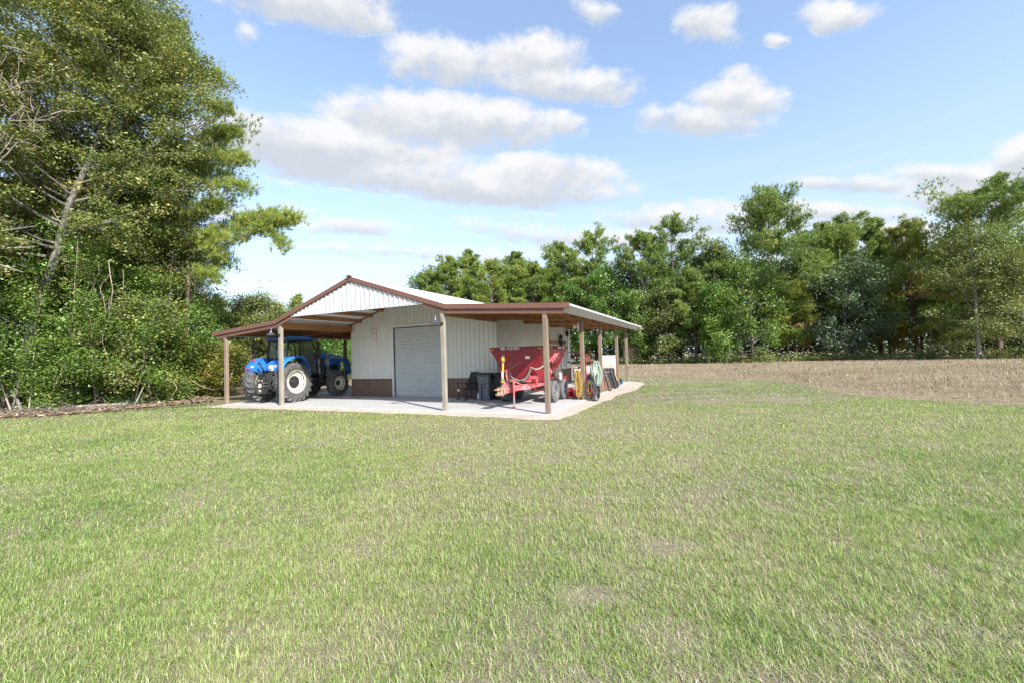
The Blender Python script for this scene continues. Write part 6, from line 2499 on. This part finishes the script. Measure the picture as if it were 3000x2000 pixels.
for path, rr, nt in (([(570, 735), (650, 720), (730, 690), (800, 660), (845, 645)], 0.06, 420),
                     ([(730, 690), (775, 640), (800, 628)], 0.02, 130),
                     ([(760, 675), (810, 690), (835, 735)], 0.02, 130),
                     ([(690, 700), (720, 660), (745, 640)], 0.02, 130),
                     ([(820, 655), (850, 650), (872, 640)], 0.015, 110),
                     ([(620, 728), (640, 745), (655, 765)], 0.02, 90),
                     ([(555, 690), (600, 700), (640, 690)], 0.04, 140),
                     ([(560, 800), (610, 800), (640, 830)], 0.03, 110),
                     ([(540, 640), (600, 610), (650, 600)], 0.03, 140),
                      ([(530, 330), (610, 320), (680, 335)], 0.04, 150), ([(540, 270), (610, 240), (655, 225)], 0.03, 110),
                      ([(540, 420), (640, 400), (700, 395)], 0.04, 160), ([(550, 470), (660, 470), (735, 475)], 0.04, 170),
                      ([(560, 545), (660, 550), (735, 555)], 0.04, 150)):
    c, d, t = bough(tk, g, [W2L(x, y, Yb + g.normal(0, 0.2)) for x, y in path], rr, nt, spread=(0.26, 0.35, 0.20), t0=0.60)
    cs.append(c), ds.append(d), ts.append(t)
v, t = tufts(np.concatenate(cs), np.concatenate(ds), 28, 0.36, 0.017, g, np.concatenate(ts))
obj('trunk', tk, K_PINE, o, smooth=60)
soup('crown', v, 3, t, L_PINEB, o)

# boughs of the tall pine that stick out of the broadleaf mass against the sky
# --- undergrowth shrubs along the foot of the near wood
GS = 'undergrowth shrubs along the edge of the near wood'
SHR = [
    (-60, 21.3, 6.16, 2.69, L_SHRUB, 0.60, 'glossy green shrub at the far left of the wood edge'),
    (75, 20.8, 6.6, 2.7, L_SHRUB, 0.60, 'glossy green shrub below the leaning grey trunk'),
    (190, 22.3, 3.57, 1.92, L_SHRUB, 0.44, 'dark low shrub right of the broken grey stump'),
    (285, 22.6, 4.87, 2.01, L_SHRUB, 0.66, 'sunlit shrub near the hanging bare vines'),
    (372, 22.7, 5.11, 1.93, L_OAK, 0.60, 'olive shrub spreading low over the leaf litter'),
    (455, 23.6, 3.57, 1.62, L_SHRUB, 0.62, 'bushy green shrub above the fallen grey pole'),
    (545, 26.5, 5.18, 1.88, L_BRIGHT, 0.50, 'bright green shrub at the right corner of the near wood'),
    (606, 26.0, 2.91, 0.75, L_YELLOW, 0.62, 'yellow leaved creeper bush left of the barn corner post'),
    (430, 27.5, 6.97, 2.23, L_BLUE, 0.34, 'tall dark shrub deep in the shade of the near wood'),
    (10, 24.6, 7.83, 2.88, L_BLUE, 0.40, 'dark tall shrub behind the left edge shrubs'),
    (220, 25.0, 7.03, 2.42, L_SHRUB, 0.38, 'tall shaded shrub behind the hanging vines'),
    (330, 25.5, 7.26, 2.32, L_SHRUB, 0.42, 'tall green shrub in the middle of the near wood'),
]
for i, (px, Y, H, cr, lm, tint, label) in enumerate(SHR):
    b = broadleaf(rg(3400 + i), H, 0.25, cr, 0.05, (0.2, -0.2), 26, 5, 4, 32, 0.125, 0.23, tint=tint, trunk_to=0.9, stems=3, round_=0.7)
    plant('shrub', label, 'shrub', place(px, Y), b, 4, lm, K_TWIG, GS, part='stem')
# deep part of the wood
spots = []
g = rg(81)
for i in range(40):
    px = -420 + 1010 * g.random()
    Y = np.interp(px, [-420, 0, 300, 600], [25, 29, 31, 38]) + g.random() * 6
    p = place(px, Y)
    spots.append((p[0], p[1], np.interp(px, [-420, 100, 400, 600], [12, 13, 12, 9]) * (0.7 + 0.5 * g.random()), 2.6))
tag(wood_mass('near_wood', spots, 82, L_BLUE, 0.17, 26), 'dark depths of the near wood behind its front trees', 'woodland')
# ================================================================ vines, dead wood, stump at the near wood
g = rg(6001)
GV = 'bare vines hanging in front of the near wood'


def vine(pxs, Y, r, label):
    pts = [at_depth(x, y, Y + dy) for (x, y, dy) in pxs]
    # smooth
    P = []
    for i in range(len(pts) - 1):
        for k in range(4):
            t = k / 4
            a = pts[max(0, i - 1)]
            b, c = pts[i], pts[i + 1]
            d = pts[min(len(pts) - 1, i + 2)]
            P.append(0.5 * ((2 * b) + (c - a) * t + (2 * a - 5 * b + 4 * c - d) * t * t + (3 * b - a - 3 * c + d) * t ** 3))
    P.append(pts[-1])
    o = P[0].copy()
    w = MB()
    n = len(P)
    w.tube([p - o for p in P], [r * (1 - 0.55 * i / n) for i in range(n)], 6)
    single('vine', label, 'vine', w, K_VINE, o, 0, GV, smooth=60)


for pts, Y, r, lab in (
    ([(318, 765, 0), (325, 820, -.2), (330, 850, -.1), (322, 905, 0), (318, 940, .1), (300, 990, -.1), (310, 1030, 0), (330, 1100, 0), (336, 1150, 0)], 21.2, 0.022, 'longest bare vine hanging almost to the ground among the shrubs'),
    ([(325, 800, 0), (310, 820, 0), (296, 838, .1), (296, 860, 0), (302, 868, -.1), (308, 905, 0), (312, 918, 0), (318, 900, 0), (322, 870, 0)], 21.0, 0.018, 'bare vine curling in a loop beside the longest vine'),
    ([(288, 770, 0), (290, 800, 0), (282, 812, 0), (268, 852, .1), (255, 870, 0), (232, 915, 0)], 21.3, 0.018, 'bare vine slanting left below the loop'),
    ([(228, 690, .2), (226, 740, 0), (224, 790, 0), (219, 830, 0), (217, 880, 0), (212, 940, .1), (206, 990, 0)], 21.0, 0.022, 'straight reddish vine left of the tangle'),
    ([(203, 848, 0), (220, 845, 0), (240, 858, 0), (262, 872, 0), (285, 876, 0), (305, 874, 0)], 21.1, 0.016, 'nearly level vine crossing the straight reddish vine'),
    ([(152, 612, 0), (168, 640, 0), (185, 665, 0), (180, 690, 0)], 21.0, 0.016, 'short reddish vine crooked under the olive boughs'),
    ([(190, 700, 0), (187, 740, 0), (190, 780, 0), (191, 800, 0)], 21.8, 0.014, 'thin vine dangling right of the leaning trunk'),
    ([(62, 750, 0), (63, 790, 0), (61, 830, 0), (66, 850, 0)], 21.0, 0.016, 'reddish vine hanging in front of the leaning trunk'),
    ([(360, 790, 0), (362, 820, 0), (360, 860, 0), (361, 885, 0)], 21.6, 0.014, 'thin vine hanging at the right of the tangle'),
    ([(505, 1115, 0), (518, 1135, 0), (510, 1150, 0), (498, 1168, 0)], 21.5, 0.018, 'pale arched stem at the right foot of the wood'),
    ([(560, 1112, 0), (590, 1130, 0), (625, 1140, 0), (650, 1133, 0), (672, 1110, 0), (684, 1080, 0)], 23.0, 0.02, 'pale looping stem behind the left corner post'),
):
    vine(pts, Y, r, lab)

# leaning dead poles
GD = 'dead poles at the foot of the near wood'
for (a, b, Y0, Y1, r, lab) in (
    ((33, 1142), (66, 1205), 20.6, 20.2, 0.07, 'broken grey pole leaning left at the foot of the wood'),
    ((56, 1112), (38, 1190), 20.2, 20.4, 0.034, 'thin pale stem crossing the broken pole'),
    ((420, 1132), (394, 1184), 21.5, 21.0, 0.035, 'thin dark pole leaning right at the edge of the litter'),
    ((375, 1175), (360, 1188), 20.9, 20.6, 0.04, 'upturned tip of the fallen log'),
):
    p, q = at_depth(*a, Y0), at_depth(*b, Y1)
    w = MB()
    mid = (p + q) / 2 + Vector((0.03, 0, 0.02))
    w.tube([p - q, mid - q, (0, 0, -0.03)], [r * 0.8, r * 0.9, r], 8)
    single('dead_pole', lab, 'pole', w, K_OAK, q, 0, GD, smooth=60)
p, q = gpt(225, 1194), gpt(368, 1187)
w = MB()
w.tube([(0, 0, 0.06), (q - p) * 0.5 + Vector((0, 0.05, 0.08)), (q - p) + Vector((0, 0, 0.10))], [0.075, 0.065, 0.05], 9)
single('fallen_log', 'long grey log lying along the leaf litter', 'log', w, K_TWIG, p, 0, smooth=60)
# white-barked dead limbs sticking out at the left edge
GDL = 'dead pale limbs at the left edge of the picture'
for a, b, Y, r, lab in (((-60, 690), (96, 664), 19.5, 0.045, 'upper pale dead limb reaching in from the left edge'),
                        ((-60, 735), (100, 724), 19.3, 0.05, 'middle straight pale dead limb at the left edge'),
                        ((-60, 760), (68, 798), 19.2, 0.045, 'lower pale dead limb sloping down from the left edge')):
    p, q = at_depth(*a, Y), at_depth(*b, Y + .3)
    w = MB()
    m1 = p.lerp(q, 0.4) + Vector((0, 0, 0.03))
    w.tube([(0, 0, 0), m1 - p, q - p], [r, r * 0.8, r * 0.35], 7)
    m2 = p.lerp(q, .7)
    w.tube([m2 - p, m2 - p + Vector((0.25, 0, 0.18))], [r * .4, r * .15], 5)
    single('dead_limb', lab, 'branch', w, K_PALE, p, 0, GDL, smooth=60)
# tangle of bare grey twigs in the left tree: a part-like mass of fine twigs
def twig_mass(name, label, centres, n, L, r, seed, mat, cat='twigs', flat=1.0):
    gg = rg(seed)
    w = MB()
    for i in range(n):
        c = centres[gg.integers(len(centres))]
        p = np.array(c[0]) + gg.normal(0, 1, 3) * np.array(c[1])
        d = unit(gg.normal(0, 1, 3) * np.array((1, 1, flat)))
        pts = limb(gg, p, d, L * (0.4 + gg.random()), 3, 0.45, 0.0)
        rr = r * (0.5 + gg.random())
        w.tube(pts, [rr, rr * .8, rr * .6, rr * .3], 4, False)
        if gg.random() < 0.7:
            k = pts[2]
            w.tube([k, k + unit(d + gg.normal(0, .8, 3)) * L * 0.35], [rr * .6, rr * .2], 4, False)
    o = obj(name, w, mat, smooth=60)
    return tag(o, label, cat, kind='stuff')


cs = []
for px, py, Y, s in ((20, 230, 18.8, .65), (45, 280, 19, .65), (80, 215, 19.4, .65), (15, 320, 18.6, .5), (60, 345, 19.2, .5), (25, 420, 18.8, .6)):
    cs.append((tuple(at_depth(px, py, Y)), (s, s, s)))
twig_mass('bare_twigs', 'tangle of bare grey twigs in the tree at the left edge', cs, 80, 1.3, 0.015, 62, K_TWIG)
cs = []
for i in range(26):
    px = -60 + i * 17 + g.random() * 10
    p = gpt(px, np.interp(px, [-60, 0, 120, 260, 400], [1222, 1214, 1209, 1199, 1190]))
    cs.append(((p.x, p.y, GZ + 0.12), (0.35, 0.35, 0.06)))
twig_mass('brush', 'grey fallen twigs and brush along the foot of the wood', cs, 190, 0.7, 0.010, 63, K_OAK, 'brush', 0.25)
# dark brush pile behind the tractor
cs = []
for i in range(14):
    p = at_depth(690 + i * 9 + g.random() * 8, 1098 - i * 0.8, 30 + g.random() * 2)
    cs.append(((p.x, p.y, p.z + 0.1), (0.5, 0.8, 0.35)))
K_BLK = bark('charred_bark', (0.02, 0.018, 0.017), (0.06, 0.05, 0.045))
twig_mass('brush_pile', 'dark pile of cut branches behind the tractor', cs, 130, 1.9, 0.03, 64, K_BLK, 'brush pile', 0.35)
# ================================================================ grass, stubble, litter
def inside(poly, x, y):
    """vectorised point in polygon"""
    px = np.array([p[0] for p in poly])
    py = np.array([p[1] for p in poly])
    r = np.zeros(len(x), bool)
    n = len(px)
    j = n - 1
    for i in range(n):
        dy = py[j] - py[i]
        if dy != 0:
            c = ((py[i] > y) != (py[j] > y)) & (x < (px[j] - px[i]) * (y - py[i]) / dy + px[i])
            r ^= c
        j = i
    return r


SLABP = [BL(u, v)[:2] for u, v in ((-15.8, -0.12), (0.12, -0.12), (0.12, 14.25), (-15.8, 14.25))]


def dead_patch(x, y):
    """bleached, thin turf: broad patches plus the worn track right of the barn"""
    f = fbm(x, y, 0.16, 5, 4)
    d = np.clip((f - 0.5) * 3.2, 0, 1) * 0.30
    for (cx, cy, rx, ry, w) in ((8.6, 15.5, 3.6, 0.55, 1.0), (7.5, 17.3, 3.4, 0.6, .8), (9.6, 14.4, 1.6, 0.5, .9), (9.2, 20.5, 2.6, 0.6, .6), (6.5, 19.0, 2.0, 0.5, .5), (1.5, 4.2, 0.35, 0.22, .7), (0.45, 3.45, 0.28, 0.2, .9), (2.2, 5.6, .35, .2, .6), (-1.6, 4.3, .4, .25, .5), (1.0, 2.9, .3, .2, .6)):
        xr = (x - cx) + (y - cy) * 0.25
        q = (xr / rx) ** 2 + ((y - cy) / ry) ** 2
        d = np.maximum(d, (0.62 if cy < 10 else 0.9) * w * np.clip(1.1 - 0.8 * q + (fbm(x, y, 2.2, 9, 4) - 0.5) * 2.4, 0, 1))
    return np.clip(d, 0, 1)


G_GRASS = [(0.0, (0.05, 0.13, 0.02)), (0.35, (0.175, 0.30, 0.05)), (0.62, (0.34, 0.45, 0.105)), (0.78, (0.48, 0.55, 0.18)), (0.86, (0.45, 0.36, 0.26)), (1.0, (0.66, 0.56, 0.44))]
L_GRASS = leaf_mat('grass_blades', G_GRASS, 0.38, 0.06, 0.5)
G_STUB = [(0.0, (0.11, 0.080, 0.045)), (0.4, (0.30, 0.23, 0.14)), (0.8, (0.50, 0.40, 0.265)), (0.93, (0.62, 0.53, 0.38)), (1.0, (0.18, 0.24, 0.06))]
L_STUB = leaf_mat('dry_stalks', G_STUB, 0.2, 0.05, 0.5)


def sample_ring(g, d0, d1, n, margin=1.12):
    """uniform points of the ground in front of the camera between two distances"""
    hw = 1.24 * margin
    d = np.sqrt(d0 * d0 + (d1 * d1 - d0 * d0) * g.random(n))
    x = d * hw * (2 * g.random(n) - 1)
    return x, d


def blades(x, y, h, w, lean, az, g, tint, bend=0.5, z=GZ):
    """two-piece curved blades: quad + tip triangle given as one 5-corner face"""
    n = len(x)
    p = np.stack([x, y, np.full(n, z)], 1)
    dr = np.stack([np.cos(az), np.sin(az), np.zeros(n)], 1)
    sd = np.stack([-np.sin(az + g.normal(0, .5, n)), np.cos(az), np.zeros(n)], 1)
    sd = unit(sd)
    up_ = np.array((0, 0, 1.0))
    l1 = lean
    l2 = np.clip(lean + bend * (0.4 + g.random(n)), 0, 1.45)
    m = p + (dr * np.sin(l1)[:, None] + up_ * np.cos(l1)[:, None]) * (h * 0.55)[:, None]
    tp = m + (dr * np.sin(l2)[:, None] + up_ * np.cos(l2)[:, None]) * (h * 0.5)[:, None]
    tp[:, 2] = np.maximum(tp[:, 2], z + 0.004)
    hw = (w / 2)[:, None] * sd
    q = np.stack([p - hw, p + hw, m + hw * 0.85, m - hw * 0.85], 1).reshape(-1, 3)
    t3 = np.stack([m - hw * 0.85, m + hw * 0.85, tp], 1).reshape(-1, 3)
    return q, t3, tint


Q, T3, TQ = [], [], []
g = rg(5001)
for (d0, d1, n, hh, ww) in ((1.9, 5.0, 330000, 0.070, 0.0034), (5.0, 9.0, 340000, 0.066, 0.0050), (9.0, 15.0, 320000, 0.064, 0.0085), (15.0, 24.0, 230000, 0.062, 0.0155), (24.0, 42.0, 95000, 0.075, 0.032)):
    x, y = sample_ring(g, d0, d1, n)
    ok = ~inside(SLABP, x, y)
    inf = inside(field_outline, x + g.normal(0, .4, n), y + g.normal(0, .4, n)) & (g.random(n) < 0.97)
    ins = inside(sand_outline, x, y)
    inl = inside(litter_outline, x, y)
    dp = dead_patch(x, y)
    cl = fbm(x, y, 3.2, 11, 3)
    keep = ok & ~inf & (~ins | (g.random(n) < np.clip((fbm(x, y, 1.9, 61, 3) - 0.5) * 2.2, 0.01, 0.6))) & (~inl | (g.random(n) < 0.22))
    thin = np.clip((x + 1.5) / 4.0, 0, 1) * np.clip((13 - y) / 6, 0, 1) * 0.15
    keep &= g.random(n) < np.clip(1.25 - thin - 0.45 * dp - np.clip((0.45 - cl) * 4.0, 0, 0.6), 0.1, 1)
    x, y, dp, cl = x[keep], y[keep], dp[keep], cl[keep]
    n = len(x)
    # clumping: pull the blades of a tuft together
    cs = 0.11
    kx_, ky_ = np.floor(x / cs), np.floor(y / cs)
    jx = (kx_ + 0.5 + 0.6 * (vnoise(kx_, ky_, 1.0, 3) - 0.5)) * cs
    jy = (ky_ + 0.5 + 0.6 * (vnoise(kx_, ky_, 1.0, 4) - 0.5)) * cs
    pull = 0.25 * g.random(n)
    az0 = np.arctan2(y - jy, x - jx)
    x = x * (1 - pull) + jx * pull
    y = y * (1 - pull) + jy * pull
    az_ = az0 + g.normal(0, 1.6, n)
    big = vnoise(kx_, ky_, 1.0, 8)
    h = hh * (0.45 + 0.75 * g.random(n) ** 1.5 + 0.55 * (cl - 0.4)) * (1 - 0.5 * dp) * (0.8 + 0.5 * big)
    lean = np.clip(np.abs(g.normal(0.88, 0.42, n)) + 0.3 * dp, 0.05, 1.46)
    regional = fbm(x, y, 0.09, 31, 3)
    rightside = np.clip((x - 2) / 14, 0, 1) * 0.07
    t = np.clip(0.53 + (regional - 0.5) * 0.7 + (fbm(x, y, 0.7, 35, 3) - 0.5) * 0.35 - rightside + (0.5 - cl) * 0.25 + g.normal(0, 0.19, n) + 0.16 * dp, 0, 0.81)
    straw = g.random(n) < (0.13 - 0.05 * np.clip((y - 7) / 6, 0, 1) + 0.10 * np.clip((x + 3) / 6, 0, 1) + 0.75 * dp + 0.25 * np.clip((fbm(x, y, 0.9, 37, 3) - 0.52) * 4, 0, 1))
    t[straw] = 0.84 + 0.16 * g.random(straw.sum())
    lean[straw] = np.clip(lean[straw] + 0.45, 0, 1.45)
    q, t3, tt = blades(x, y, np.maximum(h, 0.015), ww * (0.7 + 0.7 * g.random(n)), lean, az_, g, t)
    Q.append(q), T3.append(t3), TQ.append(tt)
# a rank rim of grass along the slab dirt, the wood edge and the field edge
g = rg(5002)
gq = soup('grass', np.concatenate(Q), 4, np.concatenate(TQ), L_GRASS)
tag(gq, 'short patchy green lawn grass with straw coloured thin spots', 'grass', kind='stuff')
# tips belong to the same blades: add them to the same object
def append_soup(o, verts, nv, tint):
    me = o.data
    nv0, nl0, np0 = len(me.vertices), len(me.loops), len(me.polygons)
    old = np.zeros(nv0 * 3, np.float32)
    me.vertices.foreach_get('co', old)
    li = np.zeros(nl0, np.int32)
    me.loops.foreach_get('vertex_index', li)
    ls = np.zeros(np0, np.int32)
    me.polygons.foreach_get('loop_start', ls)
    tt = np.zeros(np0, np.float32)
    me.attributes['tint'].data.foreach_get('value', tt)
    verts = np.ascontiguousarray(verts, np.float32)
    N = len(verts) // nv
    m2 = bpy.data.meshes.new(me.name)
    m2.vertices.add(nv0 + N * nv)
    m2.vertices.foreach_set('co', np.concatenate([old, verts.ravel()]))
    m2.loops.add(nl0 + N * nv)
    m2.loops.foreach_set('vertex_index', np.concatenate([li, np.arange(nv0, nv0 + N * nv, dtype=np.int32)]))
    m2.polygons.add(np0 + N)
    m2.polygons.foreach_set('loop_start', np.concatenate([ls, np.arange(nl0, nl0 + N * nv, nv, dtype=np.int32)]))
    m2.update(calc_edges=True)
    a = m2.attributes.new('tint', 'FLOAT', 'FACE')
    a.data.foreach_set('value', np.concatenate([tt, np.asarray(tint, np.float32)]))
    m2.materials.append(me.materials[0])
    o.data = m2
    bpy.data.meshes.remove(me)


append_soup(gq, np.concatenate(T3), 3, np.concatenate(TQ))

# --- stubble: dry broken stalks standing and lying on the field
g = rg(5100)
Q, T3, TQ = [], [], []
for (d0, d1, n, hh, ww) in ((10, 20, 52000, 0.19, 0.013), (20, 34, 70000, 0.17, 0.020), (34, 75, 100000, 0.17, 0.036)):
    x, y = sample_ring(g, d0, d1, n)
    x = np.abs(x) * np.where(g.random(n) < 0.97, 1, -1)
    ok = inside(field_outline, x + g.normal(0, .3, n), y + g.normal(0, .3, n)) & ~inside(SLABP, x, y)
    # depth of the point inside the field: the mown margin has only flat thatch
    rows = 0.5 + 0.5 * np.sin((x * 0.42 + y * 0.91) * 2 * np.pi / 0.95)
    ok &= g.random(n) < (0.12 + 0.88 * rows)
    x, y = x[ok], y[ok]
    n = len(x)
    marg = inside([(a[0] + 1.2, a[1] + 1.8) for a in field_outline], x, y) & (fbm(x, y, 0.8, 47, 3) > 0.46)
    up_ok = marg & (g.random(n) < 0.5)
    h = hh * (0.4 + 1.1 * g.random(n) ** 1.6)
    lean = np.where(up_ok, np.abs(g.normal(0.25, 0.3, n)), g.normal(1.35, 0.10, n))
    h = np.where(up_ok, h, h * 1.3)
    t = np.clip(g.normal(0.48, 0.22, n) + (fbm(x, y, 0.15, 41, 3) - 0.5) * 0.4, 0, 0.93)
    gr = g.random(n) < 0.04 + 0.35 * np.clip((fbm(x, y, 0.12, 44, 3) - 0.55) * 6, 0, 1)
    t[gr] = 1.0
    q, t3, tt = blades(x, y, h, ww * (0.6 + 0.8 * g.random(n)), np.clip(lean, 0, 1.5), g.random(n) * 6.28, g, t, 0.35, GZ + 0.008)
    Q.append(q), T3.append(t3), TQ.append(tt)
st = soup('stubble', np.concatenate(Q), 4, np.concatenate(TQ), L_STUB)
append_soup(st, np.concatenate(T3), 3, np.concatenate(TQ))
tag(st, 'dry tan crop stubble standing and lying across the field', 'stubble', kind='stuff')

# --- fallen leaves and twigs on the litter by the wood
g = rg(5200)
n = 26000
px = g.random(n) * 760 - 140
yb = np.interp(px, [-140, 0, 120, 260, 400, 520, 640], [1236, 1226, 1222, 1212, 1199, 1188, 1178])
f = g.random(n) ** 1.3
pts = np.array([gpt(a, b - 2 - 58 * c) for a, b, c in zip(px, yb, f)])
c = pts.copy()
c[:, 2] = GZ + 0.012 + 0.03 * g.random(n)
a = np.stack([np.cos(g.random(n) * 6.28), np.sin(g.random(n) * 6.28), g.normal(0, .25, n)], 1)
a = unit(a)
b = unit(np.cross(a, np.array((0, 0, 1.0)) + g.normal(0, .35, (n, 3))))
s = (0.07 + 0.10 * g.random(n))[:, None]
V = np.stack([c - a * s, c + b * s * .45, c + a * s, c - b * s * .45], 1).reshape(-1, 3)
G_LIT = [(0.0, (0.11, 0.08, 0.055)), (0.5, (0.26, 0.19, 0.135)), (0.85, (0.40, 0.31, 0.22)), (1.0, (0.55, 0.43, 0.31))]
L_LIT = leaf_mat('fallen_leaves', G_LIT, 0.15, 0.04)
ok = ~inside(SLABP, c[:, 0], c[:, 1])
V = V.reshape(-1, 4, 3)[ok].reshape(-1, 3)
tag(soup('fallen_leaves', V, 4, np.clip(g.normal(0.5, 0.25, ok.sum()), 0, 1), L_LIT), 'dry fallen leaves along the foot of the near wood', 'leaves', kind='stuff')
